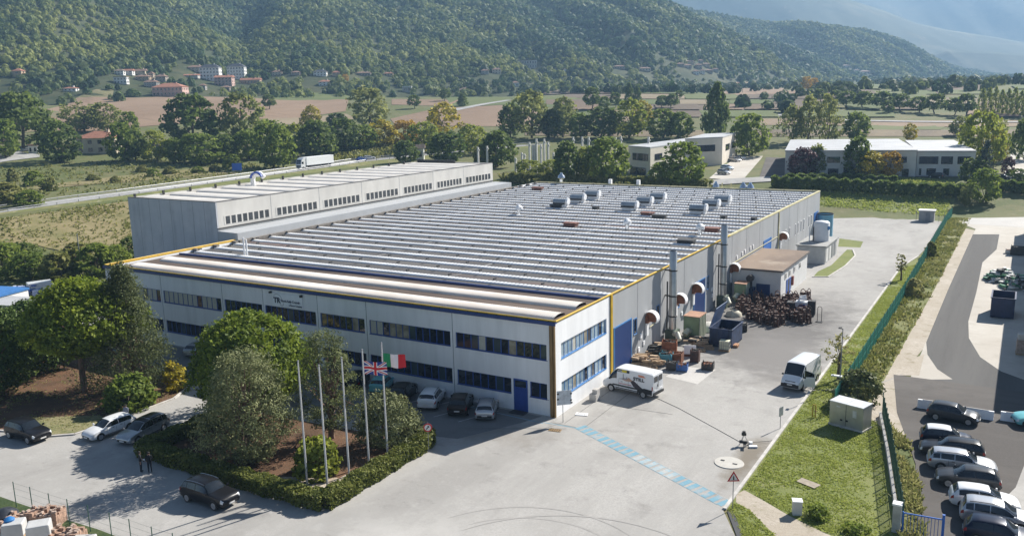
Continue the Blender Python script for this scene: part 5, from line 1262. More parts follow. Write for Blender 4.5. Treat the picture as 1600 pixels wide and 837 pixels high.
house(35, 121, 8, 7, 'low red roofed lean to beside the tower house', 'ochre', 'red', .9, rows=1, cols=1, wins=False)
house(109, 143, 19, 7, 'small white cottage with red roof below the forest at left', 'white', 'red', .6, rows=1, cols=3)
house(186, 117, 14, 9, 'white house behind trees at the left end of the village', 'white', 'grey', .6, rows=2, cols=3)
house(200, 117, 14, 9, 'white house with pink gable in the left village', 'white', 'red', .7, rows=2, cols=2, hip=False)
house(188, 131, 20, 10, 'pale terrace below the white houses of the left village', 'white', 'grey', .5, rows=2, cols=4, flat=True)
house(219, 118, 16, 10, 'cream house with low gable at the top of the left village', 'cream', 'brown', .7, rows=2, cols=3, hip=False)
house(222, 126, 22, 9, 'wide ochre house in the middle of the left village', 'ochre', 'brown', .6, rows=2, cols=4)
house(236, 124, 8, 12, 'narrow cream house right of the ochre one', 'cream', 'brown', .9, rows=3, cols=2)
house(235, 136, 20, 11, 'pale three storey house above the pink villa', 'grey', 'brown', .6, rows=3, cols=5)
house(251, 128, 16, 12, 'square stone house with pale side at the right of the left village', 'stone', 'brown', .8, rows=2, cols=3)
house(316, 140, 10, 9, 'small grey house below the apartment blocks', 'grey', 'brown', .8, rows=2, cols=2)
house(352, 142, 14, 8, 'grey cottage among trees below the pink house', 'stone', 'brown', .8, rows=1, cols=2)
house(370, 145, 12, 7, 'low pale cottage among trees right of the grey cottage', 'grey', 'grey', .8, rows=1, cols=2)
house(402, 131, 8, 8, 'red roofed house at the left end of the hamlet', 'ochre', 'red', .8, rows=1, cols=2)
house(432, 118, 14, 8, 'cream house left in the hillside hamlet', 'cream', 'brown', .7, rows=2, cols=3)
house(462, 118, 13, 7, 'stone house in the hillside hamlet', 'stone', 'brown', .7, rows=2, cols=3)
house(500, 119, 20, 10, 'white house with dark balcony in the hillside hamlet', 'white', 'slate', .6, rows=2, cols=4)
house(525, 119, 12, 8, 'orange brown house beside the tiny orange tree', 'ochre', 'red', .7, rows=2, cols=2)
house(507, 134, 18, 9, 'white house with red roof at the foot of the hamlet', 'white', 'red', .7, rows=2, cols=3)
house(568, 119, 22, 7, 'long brown house in the right part of the hamlet', 'stone', 'brown', .5, rows=1, cols=5)
house(607, 119, 14, 6, 'low red roofed house at the right end of the hamlet', 'ochre', 'red', .6, rows=1, cols=3)
house(636, 144, 14, 8, 'pale farm shed above the lone round tree', 'grey', 'white', .6, rows=1, cols=2, flat=True)
house(758, 116, 12, 8, 'grey house in the wooded slope left of the ruin', 'grey', 'brown', .7, rows=2, cols=2)
house(776, 115, 14, 9, 'cream house right of the grey one on the wooded slope', 'cream', 'brown', .7, rows=2, cols=3)
house(823, 107, 32, 12, 'wide grey convent like building on the slope', 'grey', 'grey', .4, rows=2, cols=8, flat=True)
house(805, 135, 12, 8, 'white cottage with pale roof at the field edge below the convent', 'white', 'brown', .7, rows=1, cols=2)
house(884, 111, 6, 4, 'tiny white hut on the slope right of the convent', 'white', 'grey', .8, rows=1, cols=1, wins=False)
house(968, 108, 16, 6, 'long low house left of the hill village', 'stone', 'brown', .5, rows=1, cols=4)
house(1008, 111, 18, 6, 'pale long house next to the hill village', 'cream', 'brown', .5, rows=1, cols=4)
for i, (x, y, w, h, c, l) in enumerate([(1063, 104, 12, 6, 'stone', 'leftmost stone house of the hill village'), (1075, 107, 12, 7, 'grey', 'grey house left in the hill village'), (1078, 100, 14, 6, 'cream', 'topmost cream house of the hill village'), (1088, 117, 9, 8, 'white', 'white house at the lower left of the hill village'),
                                        (1092, 108, 10, 9, 'stone', 'tall stone house at the centre of the hill village'), (1098, 116, 7, 8, 'white', 'narrow white house at the bottom of the hill village'), (1104, 105, 10, 7, 'cream', 'cream house right of centre in the hill village'), (1108, 114, 12, 6, 'stone', 'low brown house at the lower right of the hill village'), (1118, 113, 9, 7, 'grey', 'rightmost grey house of the hill village'), (1095, 98, 8, 5, 'grey', 'highest grey house of the hill village')]):
    house(x, y, w, h, l, c, 'brown', .8, rows=2, cols=2, clear=.8)
house(1153, 134, 10, 5, 'small white farmhouse in the fields right of the hill village', 'white', 'red', .7, rows=1, cols=2)
house(1264, 142, 6, 4, 'tiny white shed below the two orange trees', 'white', 'grey', .8, rows=1, cols=1, wins=False)
house(1322, 106, 12, 5, 'pale roof on the spur at right', 'grey', 'grey', .7, rows=1, cols=2)
house(1339, 113, 7, 5, 'white house with pinkish roof on the spur', 'white', 'brown', .7, rows=1, cols=2)
house(1352, 116, 16, 6, 'long stone house at the end of the spur', 'stone', 'brown', .6, rows=1, cols=3)
house(1342, 149, 16, 4, 'white low farm roof in the right fields', 'grey', 'white', .5, rows=1, cols=2, flat=True, wins=False)
house(1314, 146, 9, 6, 'grey farmhouse left of the low white farm roof', 'grey', 'brown', .8, rows=1, cols=2)
# roadside house with red roof, close to the highway
house(150, 240, 62, 34, 'cream roadside house with red roof and dark porch beyond the meadow', 'cream', 'red', .7, rows=2, cols=4, hip=True, rooff=.3, clear=1.0)
house(52, 240, 14, 12, 'small white outbuilding by the lane at the left edge', 'white', 'brown', .8, rows=1, cols=2, flat=True)
house(657, 250, 11, 24, 'narrow white building with yellow gable beside the highway', 'white', 'grey', .9, rows=1, cols=1, hip=False, rooff=.25)

# ---------------------------------------------------------------- industrial buildings behind
def block(name, label, corners, H, wallm, roofm, bands, z=None):
    """corners: near-left, near-right, far-right, far-left (world xy)"""
    t = thing(name, label, 'industrial building'); zb = min(float(terr(*c)) for c in corners)-.6
    if z is not None: zb = z
    b = MB(); b.prism(corners, zb, zb+H); b.build('walls', wallm, t)
    c = np.mean(corners, 0); cs = [tuple(c+(np.array(q)-c)*1.01) for q in corners]
    b = MB(); b.prism(cs, zb+H, zb+H+.35); b.build('roof', roofm, t)
    for (e, z0, z1, ranges, mt) in bands:
        a = np.array(corners[e]); d = np.array(corners[(e+1) % 4])-a; L = np.linalg.norm(d); d /= L; n = np.array([d[1], -d[0]])
        for (s0, s1) in ranges:
            p = a+d*L*(s0+s1)/2+n*.05; b = MB(); b.box((p[0], p[1], zb+(z0+z1)/2), (L*(s1-s0), .1, z1-z0), math.atan2(d[1], d[0]))
            w = b.build('window_band', m_bfr if mt is None else mt, t); p2 = p+n*.06; b = MB(); m_ = max(1, int(L*(s1-s0)/1.6))
            for i in range(m_):
                q = a+d*L*(s0+(s1-s0)*(i+.5)/m_)+n*.085; b.box((q[0], q[1], zb+(z0+z1)/2), (L*(s1-s0)/m_*.9, .05, z1-z0-.25), math.atan2(d[1], d[0]))
            b.build('pane', m_glass, w)
    return t
m_beige = mat('beige_render', (.68, .62, .53), .8, var=.06, scale=.3)
m_greyb = mat('warm_grey_render', (.62, .60, .56), .8, var=.07, scale=.3)
m_wroof = mat('white_sheet_roof', (.42, .425, .43), .6, var=.14, scale=.15)
def px_block(bl, br, depth, h_px):
    a = G(*bl); b = G(*br); k = px_m(a)
    d = (b-a)[:2]; L = np.linalg.norm(d); n = np.array([-d[1], d[0]])/L
    if n@np.array([_fx, _fy]) < 0: n = -n
    return [tuple(a[:2]), tuple(b[:2]), tuple(b[:2]+n*depth), tuple(a[:2]+n*depth)], h_px*k
cs, h = px_block((1226, 274), (1430, 276), 56, 41)
block('industrial_block', 'wide grey two storey industrial block with flat white roof at upper right', cs, h, m_greyb, m_wroof, [(0, h*.58, h*.8, [(.03, .09), (.33, .43), (.82, .93)], m_dark), (0, h*.08, h*.36, [(.34, .42), (.46, .62), (.9, .95)], m_dark)])
cs2, h2 = px_block((1431, 274.5), (1522, 276), 52, 41)
block('industrial_block', 'right hand grey annexed block with dark upper window band beyond the road', cs2, h2, m_greyb, m_wroof, [(0, h2*.55, h2*.83, [(.04, .37), (.42, .62), (.7, .92)], m_dark), (0, h2*.05, h2*.38, [(.05, .09), (.18, .34), (.47, .57)], m_dark)])
cs3, h3 = px_block((980, 272), (1020, 274), 46, 38)
a = G(980, 272); e = G(1150, 246); k3 = px_m(a)
A2 = np.array(G(982, 271)[:2]); B2 = np.array(G(1016, 276)[:2]); dn = np.array(G(1118, 252)[:2])-B2
block('cream_building', 'cream two storey building with white flat roof behind the oak', [tuple(A2), tuple(B2), tuple(B2+dn*.98), tuple(A2+dn*.98)], 8.6, m_beige, m_wroof, [(0, 4.9, 6.9, [(.2, .9)], m_dark), (0, .7, 2.9, [(.08, .8)], m_dark), (1, 5, 6.8, [(.06, .16), (.3, .5), (.6, .8)], m_dark)])
A3 = np.array(G(1070, 262)[:2]); B3 = np.array(G(1128, 258)[:2]); C3 = np.array(G(1148, 246)[:2])
block('cream_building', 'right wing of the cream building with brown strip window', [tuple(A3), tuple(B3), tuple(C3+ (C3-B3)*.2), tuple(A3+(C3-B3)*1.2)], 9.2, m_beige, m_wroof, [(0, 5.2, 7.2, [(.2, .8)], m_dark), (1, 4.8, 6.8, [(.2, .45), (.6, .85)], m_dark)])
# white concrete posts of an unfinished frame
PC = [(816, 238, 258), (820, 240, 262), (828, 222, 260), (833, 226, 262), (846, 226, 256), (857, 222, 244), (865, 238, 246), (836, 226, 258), (872, 232, 243), (890, 224, 240), (896, 214, 226), (902, 240, 256), (910, 214, 236), (920, 214, 235), (924, 230, 236), (962, 215, 228), (970, 213, 226), (839, 217, 235), (851, 217, 228), (806, 250, 262), (1013, 214, 222), (748, 230, 256), (762, 228, 256)]
m_post = mat('white_concrete_post', (.58, .57, .54), .8, var=.1)
pt = thing('concrete_post', 'slender white concrete post of the bare frame behind the factory', 'post', (0, 0, 0), 0, 'white concrete posts of the bare frame')
b = MB(); b.box((0, 0, 4.4), (.5, .5, 8.8)); b.box((.38, 0, 7.9), (.28, .4, .4)); b.build('shaft', m_post, pt); b = MB(); b.box((0, 0, .2), (1.3, 1.3, .4)); b.build('base', m_post, pt)
for i, (x, yt, yb) in enumerate(PC):
    p = G(x, 272 if i % 2 else 266); k = px_m(p); top = 0
    o = pt if i == 0 else dup(pt, (0, 0, 0)); hgt = max(5, ((272 if i % 2 else 266)-yt)*k)
    o.location = (p[0], p[1], p[2]-.1); o.scale = (1, 1, hgt/8.8)
    if x in (748, 762): o['label'] = ('left' if x == 748 else 'right')+' of two tall white posts above the rear corner of the hall'; del o['group']

# ---------------------------------------------------------------- far forest now that the houses are placed
w, l = cand(150000, 480, 2600)
x, y = wxy(w, l); t_, u_ = hill_t(w, l)
dens = np.clip(.25+t_*6, 0, 1); clearing = fbm(x/60., y/60., 21, 3)
ok = (t_ > -.005) & (t_ < 1.05) & (rg.uniform(0, 1, len(w)) < dens) & (rg.uniform(0, 1, len(w)) < np.clip(700/w, .0, 1)**.0) & (np.abs(u_-800) < 900) & clear_of(w, l, 1)
ok &= ~((clearing > .66) & (t_ < .25))
el = visible_el(w, l); ok &= el > -45
W, L = w[ok], l[ok]
_o = np.argsort(W)
near = W < 1000
forest('hill_forest', 'dense mixed forest covering the lower hillsides', W[near], L[near], 3.0, 31, (.065, .115, .038), (.31, .335, .09), 70, .46)
forest('hill_forest', 'hazy forest on the higher and farther slopes', W[~near], L[~near], 3.9, 32, (.065, .115, .042), (.29, .315, .095), 34, .62)
w, l = cand(14000, 400, 2300); x, y = wxy(w, l); t_, u_ = hill_t(w, l); el = visible_el(w, l)
lines = fbm(x/45., y/140., 41, 3); ok = (t_ < 0) & (lines > np.where(u_ > 950, .465, .56)) & clear_of(w, l, 1) & (np.abs(u_-800) < 850) & ((el < 150) | (u_ > 1150)) & (el < 176)
fieldmask = np.zeros(len(w), bool)
forest('valley_woods', 'scattered far copses and hedgerow trees of the valley floor', w[ok], l[ok], 3.4, 33, (.036, .07, .028), (.17, .20, .06), 44, .6)
w, l = cand(6000, 520, 1000); x, y = wxy(w, l); t_, u_ = hill_t(w, l); el = visible_el(w, l)
ok = (el < 147) & (el > 100) & (u_ < 1150) & (u_ > -60) & clear_of(w, l, 1) & (fbm(x/40., y/40., 61, 3) > .44)
forest('village_woods', 'dark trees among and below the village houses', w[ok], l[ok], 3.4, 34, (.036, .07, .026), (.17, .20, .055), 44, .6)
# ---------------------------------------------------------------- vehicles
def paint(name, c, metal=.0, rough=.28): return mat(name, c, rough, metal, var=0, coat=.5 if max(c) > .2 else .12, spec=.5 if max(c) > .2 else .3)
m_tyre = mat('tyre_rubber', (.018, .018, .018), .85, var=0); m_rim = mat('alloy_rim', (.45, .46, .48), .35, .7, 0)
m_trim = mat('black_trim', (.015, .015, .016), .55, var=0); m_cglass = mat('car_glass', (.010, .013, .016), .03, var=0, spec=.9)
m_head = mat('headlight_glass', (.62, .65, .68), .12, var=0, spec=.9); m_tail = mat('tail_light', (.32, .012, .012), .2, var=0)
m_plate = mat('number_plate', (.68, .68, .66), .5, var=0); m_chrome = mat('chrome_strip', (.6, .6, .6), .2, .9, 0)
KEYS = dict(
 hatch=dict(L=4.2, W=1.79, rows=[(0, .42, .66, .74, .80, .66), (.012, .30, .84, .93, .93, .78), (.04, .25, .93, 1.04, .98, .80), (.115, .20, .95, 1.38, 1, .73), (.22, .19, .945, 1.46, 1, .73), (.40, .19, .925, 1.475, 1, .73), (.545, .19, .905, 1.42, 1, .72), (.735, .19, .89, .97, 1, .80), (.82, .19, .85, .925, .99, .78), (.93, .21, .74, .80, .95, .72), (.98, .25, .60, .67, .86, .62), (1, .36, .50, .54, .74, .52)], win=(.10, .70), ws=(.56, .725), rw=(.045, .112), wheels=(.19, .81)),
 wagon=dict(L=4.6, W=1.80, rows=[(0, .42, .66, .74, .80, .66), (.010, .30, .84, .95, .93, .78), (.03, .25, .92, 1.05, .98, .80), (.085, .20, .94, 1.38, 1, .74), (.18, .19, .935, 1.455, 1, .74), (.40, .19, .915, 1.48, 1, .74), (.55, .19, .895, 1.42, 1, .73), (.725, .19, .88, .965, 1, .80), (.82, .19, .85, .92, .99, .78), (.93, .21, .73, .79, .95, .72), (.98, .25, .60, .66, .86, .62), (1, .36, .50, .54, .74, .52)], win=(.07, .69), ws=(.565, .715), rw=(.035, .08), wheels=(.185, .80), rails=True),
 suv=dict(L=4.55, W=1.87, rows=[(0, .50, .76, .86, .82, .68), (.012, .36, .96, 1.08, .94, .80), (.04, .30, 1.05, 1.18, .98, .82), (.10, .26, 1.07, 1.53, 1, .75), (.20, .25, 1.065, 1.63, 1, .75), (.40, .25, 1.05, 1.655, 1, .75), (.55, .25, 1.03, 1.59, 1, .74), (.715, .25, 1.01, 1.11, 1, .82), (.82, .25, .98, 1.06, .99, .80), (.935, .27, .88, .95, .96, .76), (.985, .30, .74, .80, .88, .66), (1, .42, .62, .66, .78, .56)], win=(.085, .68), ws=(.565, .705), rw=(.045, .095), wheels=(.185, .81), rails=True),
 mpv=dict(L=4.6, W=1.83, rows=[(0, .44, .70, .80, .82, .68), (.010, .32, .88, 1.02, .94, .80), (.03, .25, .98, 1.14, .98, .80), (.08, .20, 1.0, 1.50, 1, .74), (.18, .20, .995, 1.60, 1, .74), (.42, .20, .97, 1.62, 1, .74), (.57, .20, .945, 1.53, 1, .73), (.77, .20, .92, 1.03, 1, .81), (.85, .20, .88, .95, .99, .78), (.94, .22, .76, .82, .95, .72), (.985, .27, .62, .68, .86, .62), (1, .38, .52, .56, .74, .52)], win=(.07, .73), ws=(.585, .76), rw=(.035, .075), wheels=(.185, .81), rails=True),
 mini=dict(L=3.6, W=1.66, rows=[(0, .40, .66, .76, .82, .68), (.015, .28, .84, .96, .94, .80), (.045, .23, .93, 1.06, .98, .81), (.12, .19, .95, 1.40, 1, .75), (.24, .18, .945, 1.49, 1, .75), (.42, .18, .925, 1.50, 1, .75), (.56, .18, .905, 1.44, 1, .74), (.745, .18, .89, .98, 1, .81), (.85, .18, .84, .91, .99, .78), (.945, .21, .72, .78, .95, .72), (.985, .25, .60, .66, .87, .64), (1, .36, .50, .54, .76, .54)], win=(.11, .71), ws=(.575, .735), rw=(.05, .115), wheels=(.18, .82)),
 van=dict(L=5.4, W=2.05, rows=[(0, .50, 1.2, 2.30, .96, .86), (.006, .42, 1.3, 2.44, .985, .88), (.02, .36, 1.32, 2.50, 1, .885), (.30, .34, 1.32, 2.53, 1, .885), (.66, .34, 1.32, 2.52, 1, .885), (.725, .34, 1.31, 2.44, 1, .88), (.775, .34, 1.29, 2.18, 1, .875), (.875, .34, 1.22, 1.40, .985, .86), (.935, .34, 1.06, 1.17, .95, .80), (.985, .36, .86, .93, .88, .70), (1, .44, .66, .70, .78, .6)], win=(.70, .845), ws=(.735, .865), rw=None, wheels=(.185, .81)),
)
def pchip(x, xs, ys):
    xs = np.array(xs); ys = np.array(ys, float); h = np.diff(xs); d = np.diff(ys)/h; m = np.zeros(len(xs))
    for i in range(1, len(xs)-1):
        if d[i-1]*d[i] > 0: m[i] = 2*d[i-1]*d[i]/(d[i-1]+d[i])
    m[0], m[-1] = d[0], d[-1]
    k = np.clip(np.searchsorted(xs, x)-1, 0, len(xs)-2); t = (x-xs[k])/h[k]
    return (2*t**3-3*t**2+1)*ys[k]+(t**3-2*t**2+t)*h[k]*m[k]+(-2*t**3+3*t**2)*ys[k+1]+(t**3-t**2)*h[k]*m[k+1]
class Body:
    def __init__(s, kind, L=None, hs=1.0):
        k = KEYS[kind]; s.k = k; s.L = L or k['L']; s.W = k['W']; r = np.array(k['rows']); s.xs = r[:, 0]; s.r = r; s.hs = hs
    def par(s, t): return [pchip(t, s.xs, s.r[:, i]) for i in range(1, 6)]
    def S(s, t, v):
        """t along 0..1, v around: 0 bottom middle .. 4 belt, 5 roof edge, 7 roof middle"""
        zb, zm, zt, wb, wt = s.par(t); w = s.W/2; zm = zb+(zm-zb)
        top = max(zt, zm+.01)
        P = [(0, zb), (wb*.90, zb), (wb*.985, zb+.10), (wb*1.0, zb+(zm-zb)*.55), (wb*.972, zm), (wt+(wb-wt)*.10*(top-zm < .25), top-.07*(min(1, (top-zm)/.2))), (wt*.80, top-.012), (0, top+.022)]
        i = min(int(v), 6); f = v-i; a, b = P[i], P[i+1]
        return np.array([t*s.L-s.L/2, (a[0]+(b[0]-a[0])*f)*w, (a[1]+(b[1]-a[1])*f)*s.hs])
    def Sn(s, t, v, sd, off):
        p = s.S(t, v); e = .004; a = s.S(min(1, t+e), v)-s.S(max(0, t-e), v); b = s.S(t, min(6.999, v+.02))-s.S(t, max(0.001, v-.02))
        n = np.cross(a, b); n /= np.linalg.norm(n)+1e-9
        if n[1] < -1e-6 and v < 5.5: n = -n
        if v >= 5.5 and n[2] < 0: n = -n
        q = p+n*off; return (q[0], q[1]*sd, q[2])
    def patch(s, mb, t0, t1, v0, v1, sd, off=.008, nt=8, nv=4):
        g_ = [[s.Sn(t0+(t1-t0)*i/nt, v0+(v1-v0)*j/nv, sd, off) for j in range(nv+1)] for i in range(nt+1)]
        vs = [p for row in g_ for p in row]; k = nv+1
        mb.add(vs, [(i*k+j, i*k+j+1, (i+1)*k+j+1, (i+1)*k+j) for i in range(nt) for j in range(nv)])
    def top(s, mb, t0, t1, vlo=5.12, off=.008, nt=6, narrow=0.0):
        vs = []; lat = np.linspace(-1, 1, 9)
        for i in range(nt+1):
            t = t0+(t1-t0)*i/nt
            for a in lat: vs.append(s.Sn(t, 6.999-(6.999-vlo)*abs(a), 1 if a >= 0 else -1, off))
        k = len(lat); mb.add(vs, [(i*k+j, i*k+j+1, (i+1)*k+j+1, (i+1)*k+j) for i in range(nt) for j in range(k-1)])
def car(name, label, cat, kind, pos, heading, pm, group=None, roofm=None, L=None, hs=1.0, parts_=(), bump=True, plate=True):
    B = Body(kind, L, hs); k = B.k
    root = thing(name, label, cat, (pos[0], pos[1], pos[2] if len(pos) > 2 else 0.02), heading, group)
    ts = np.unique(np.concatenate([np.linspace(0, 1, 30), k['rows'] and [r[0] for r in k['rows']]])); vv = [0, 1, 2, 3, 3.6, 4, 4.5, 5, 5.5, 6, 6.5, 6.999]
    ring = len(vv)*2-2; V = []
    for t in ts:
        right = [B.S(t, v) for v in vv]
        for p in right: V.append(tuple(p))
        for p in right[-2:0:-1]: V.append((p[0], -p[1], p[2]))
    n = len(ts); mb = MB(); mb.add(V, [(i*ring+j, i*ring+(j+1) % ring, (i+1)*ring+(j+1) % ring, (i+1)*ring+j) for i in range(n-1) for j in range(ring)]+[tuple(range(ring)), tuple((n-1)*ring+j for j in range(ring))])
    body = mb.build('body', pm, root, True)
    if roofm is not None:
        b = MB(); B.top(b, k['rw'][1]+.015 if k['rw'] else .02, k['ws'][0]-.01, 5.0, .006); b.build('roof_panel', roofm, root, True)
    w0, w1 = k['win']
    for sd, nm in ((1, 'l'), (-1, 'r')):
        if kind == 'van': seg = [(w0, w1)]
        else:
            mid = w0+(w1-w0)*.5; seg = [(w0, w0+(w1-w0)*.16), (w0+(w1-w0)*.18, mid-.006), (mid+.006, w1)] if kind in ('wagon', 'mpv', 'suv') else [(w0+.02, mid-.006), (mid+.006, w1)]
        for (a, c) in seg:
            b = MB(); B.patch(b, a, c, 4.12, 4.90, sd, .007); b.build('side_window', m_cglass, root, True)
    b = MB(); B.top(b, *k['ws']); b.build('windscreen', m_cglass, root, True)
    if k['rw']:
        b = MB(); B.top(b, *k['rw'], vlo=5.2); b.build('rear_window', m_cglass, root, True)
    R_ = .345 if kind in ('suv',) else (.35 if kind == 'van' else .315); L_ = B.L
    for f in k['wheels']:
        for sd in (1, -1):
            x = f*L_-L_/2; y = sd*(B.W/2-.10)
            b = MB(); b.tube([(x, y-.11, R_), (x, y+.11, R_)], R_, 20); w = b.build('tyre', m_tyre, root, True)
            b = MB(); b.lathe((0, 0, 0), [(.02, .01), (R_*.34, .012), (R_*.62, .004), (R_*.70, .012)], 12)
            c = MB(); c.add([(x+p[0], y+sd*(.112+p[2]), R_+p[1]) for p in b.v], b.f); c.build('rim', m_rim, w)
            b = MB(); aa = np.linspace(-.12, math.pi+.12, 14); o = [(math.cos(t)*R_*1.22, math.sin(t)*R_*1.22) for t in aa]; i_ = [(math.cos(t)*R_*.9, math.sin(t)*R_*.9) for t in aa]
            b.extr(o+i_[::-1], (x, sd*(B.W/2-.02), R_), (1, 0, 0), (0, 0, 1), (0, sd, 0), .03); b.build('wheel_arch', m_trim, root)
    for sd in (1, -1):
        b = MB(); B.patch(b, .955, .992, 3.2, 4.5, sd, .01, 4, 3); b.build('headlight', m_head, root, True)
        b = MB(); B.patch(b, .004, .045 if kind != 'van' else .02, 3.3 if kind != 'van' else 3.0, 4.0, sd, .01, 4, 3); b.build('tail_light', m_tail, root, True)
        t_ = k['ws'][1]-.03; p = B.S(t_, 4.1); b = MB(); b.box((p[0]-.03, sd*(p[1]+.11), p[2]+.08), (.12, .2, .15), 0, .8); b.build('wing_mirror', m_trim if kind == 'van' else pm, root)
        b = MB()
        for f in ((.36, .53) if kind != 'van' else (.60,)):
            p = B.S(f, 3.75); b.box((p[0], sd*(p[1]+.015), p[2]), (.2, .03, .03))
        b.build('door_handles', m_trim, root)
        b = MB(); B.patch(b, k['wheels'][0]+.09, k['wheels'][1]-.09, 1.2, 2.3, sd, .012, 6, 2); b.build('sill_trim', m_trim, root, True)
        b = MB(); B.patch(b, .468, .472, 2.3, 4.08, sd, .004, 1, 6); B.patch(b, .29, .294, 2.6, 4.08, sd, .004, 1, 6); B.patch(b, .655, .659, 2.3, 4.05, sd, .004, 1, 6); b.build('door_gap', m_trim, root)
        if k.get('rails') and not roofm:
            b = MB(); pts = [B.Sn(t, 5.35, sd, .05) for t in np.linspace(k['win'][0]+.05, k['ws'][0]-.01, 7)]; b.tube(pts, .022, 5); b.build('roof_rail', m_chrome if 'railc' in parts_ else m_trim, root)
    z_ = KEYS[kind]['rows'][0][2]*hs
    b = MB(); b.box((L_/2-.03, 0, z_*.62), (.10, B.W*.56, .16)); b.build('grille', m_trim, root)
    b = MB(); b.box((-L_/2+.02, 0, z_*.70), (.12, B.W*.74, .2)); b.build('rear_bumper', pm if bump else m_trim, root)
    if plate:
        b = MB(); b.box((L_/2+.03, 0, z_*.60), (.02, .5, .11)); b.build('number_plate', m_plate, root); b = MB(); b.box((-L_/2-.045, 0, z_*.85), (.02, .5, .11)); b.build('number_plate', m_plate, root)
    return root, B
P = dict(white=paint('white_paint', (.74, .75, .76)), black=paint('black_paint', (.010, .010, .012)), dark=paint('charcoal_paint', (.022, .024, .028), .1), navy=paint('navy_paint', (.012, .018, .04), .2),
         silver=paint('silver_paint', (.42, .43, .44), .6), grey=paint('grey_paint', (.06, .063, .068), .3), turq=paint('turquoise_paint', (.16, .50, .52)), lav=paint('pale_silver_paint', (.5, .51, .53), .5), lblue=paint('pale_blue_paint', (.50, .60, .72), .2), brownb=paint('brown_black_paint', (.022, .014, .012)))
def place(pr, pf, side, B_, flip=1):
    """centre and heading from the contact points of the near rear and near front wheels; side=+1 when the near wheels are on the car's left"""
    a = np.array(onground(*pr)); b = np.array(onground(*pf)); d = (b-a)/np.linalg.norm(b-a); n = np.array([-d[1], d[0]])
    c = (a+b)/2-n*side*(B_['W']/2-.1); return c, math.atan2(d[1], d[0])
def onground(px, py): return G(px, py)[:2]
def carw(name, label, cat, kind, pr, pf, side, pm, **kw):
    c, h = place(pr, pf, side, KEYS[kind]); k = KEYS[kind]; L = kw.get('L') or k['L']
    off = ((k['wheels'][0]+k['wheels'][1])/2-.5)*L; c = c-np.array([math.cos(h), math.sin(h)])*off
    return car(name, label, cat, kind, (c[0], c[1], .02), h, pm, **kw)
# left forecourt
carw('parked_car', 'black off roader parked nose right at the left photo edge', 'car', 'suv', (14, 684), (47, 694), -1, P['black'])
carw('parked_car', 'white hatchback parked beside the left bed with a person behind it', 'car', 'hatch', (203, 671), (157, 688), 1, P['white'], L=4.5)
carw('parked_car', 'silver estate car with black roof beside the clipped hedge', 'car', 'mpv', (262, 670), (208, 696), 1, P['silver'], roofm=P['black'], L=4.75)
carw('parked_car', 'black off roader with chrome roof rails on the shadowed forecourt', 'car', 'suv', (293, 783), (337, 797), -1, P['black'], parts_=('railc',))
# row in front of the office: noses to the wall
def rowcar(px, py, kind, pm, label, **kw):
    p = G(px, py); k = KEYS[kind]; L = kw.get('L') or k['L']; hd = math.radians(kw.pop('hd', 90))
    return car('parked_car', label, 'car', kind, (p[0]+math.cos(hd)*L/2, p[1]+math.sin(hd)*L/2, .02), hd, pm, group=None, **kw)
rowcar(757, 659, 'wagon', P['lav'], 'silver estate car parked nearest the entrance door', L=4.3, hd=116, bump=False)
rowcar(714, 653, 'suv', P['brownb'], 'black off roader parked between silver and white cars by the office', L=4.3, hd=114)
rowcar(666, 643, 'suv', P['white'], 'white crossover parked in the shade of the office front', L=4.3, hd=111)
rowcar(620, 634, 'suv', P['black'], 'dark car left of the white crossover by the office front', L=4.4, hd=111)
rowcar(588, 617, 'mini', P['turq'], 'small turquoise city car behind the flagpoles', hd=109)
rowcar(549, 610, 'hatch', P['black'], 'dark hatchback left of the turquoise city car', hd=109)
rowcar(515, 600, 'hatch', P['dark'], 'charcoal car half hidden by the slim pine', hd=108)
rowcar(316, 566, 'wagon', P['dark'], 'dark car seen between the two umbrella pines', hd=108)
rowcar(296, 560, 'hatch', P['silver'], 'silver hatchback seen between the grey conifer and umbrella pine', hd=108)
# right hand car park
def lot(px, py, kind, pm, label, hd, **kw):
    p = G(px, py); return car('parked_car', label, 'car', kind, (p[0], p[1], .05), math.radians(hd), pm, **kw)
lot(1489, 656, 'hatch', P['grey'], 'charcoal hatchback alone between the white concrete barriers', -4, L=4.1)
lot(1478, 694, 'mini', P['navy'], 'navy city car with white roof at the head of the row', 8, roofm=P['white'], L=3.9)
lot(1486, 712, 'wagon', P['dark'], 'charcoal estate car second in the row facing the bank', 186, L=4.6)
lot(1502, 733, 'wagon', P['lav'], 'silver white estate car third in the row', 8, L=4.7)
lot(1511, 758, 'hatch', P['grey'], 'grey hatchback fourth in the row facing the bank', 187, L=4.2)
lot(1537, 792, 'hatch', P['white'], 'white hatchback fifth in the row of the right car park', 8, L=4.3)
lot(1556, 818, 'mpv', P['lav'], 'silver people carrier with pale bonnet sixth in the row', 4, L=4.3)
lot(1562, 846, 'hatch', P['navy'], 'dark blue car cut by the bottom edge at the end of the row', 2, L=4.2)
lot(1624, 664, 'hatch', P['turq'], 'pale turquoise car cut by the right photo edge', 200, L=4.2)
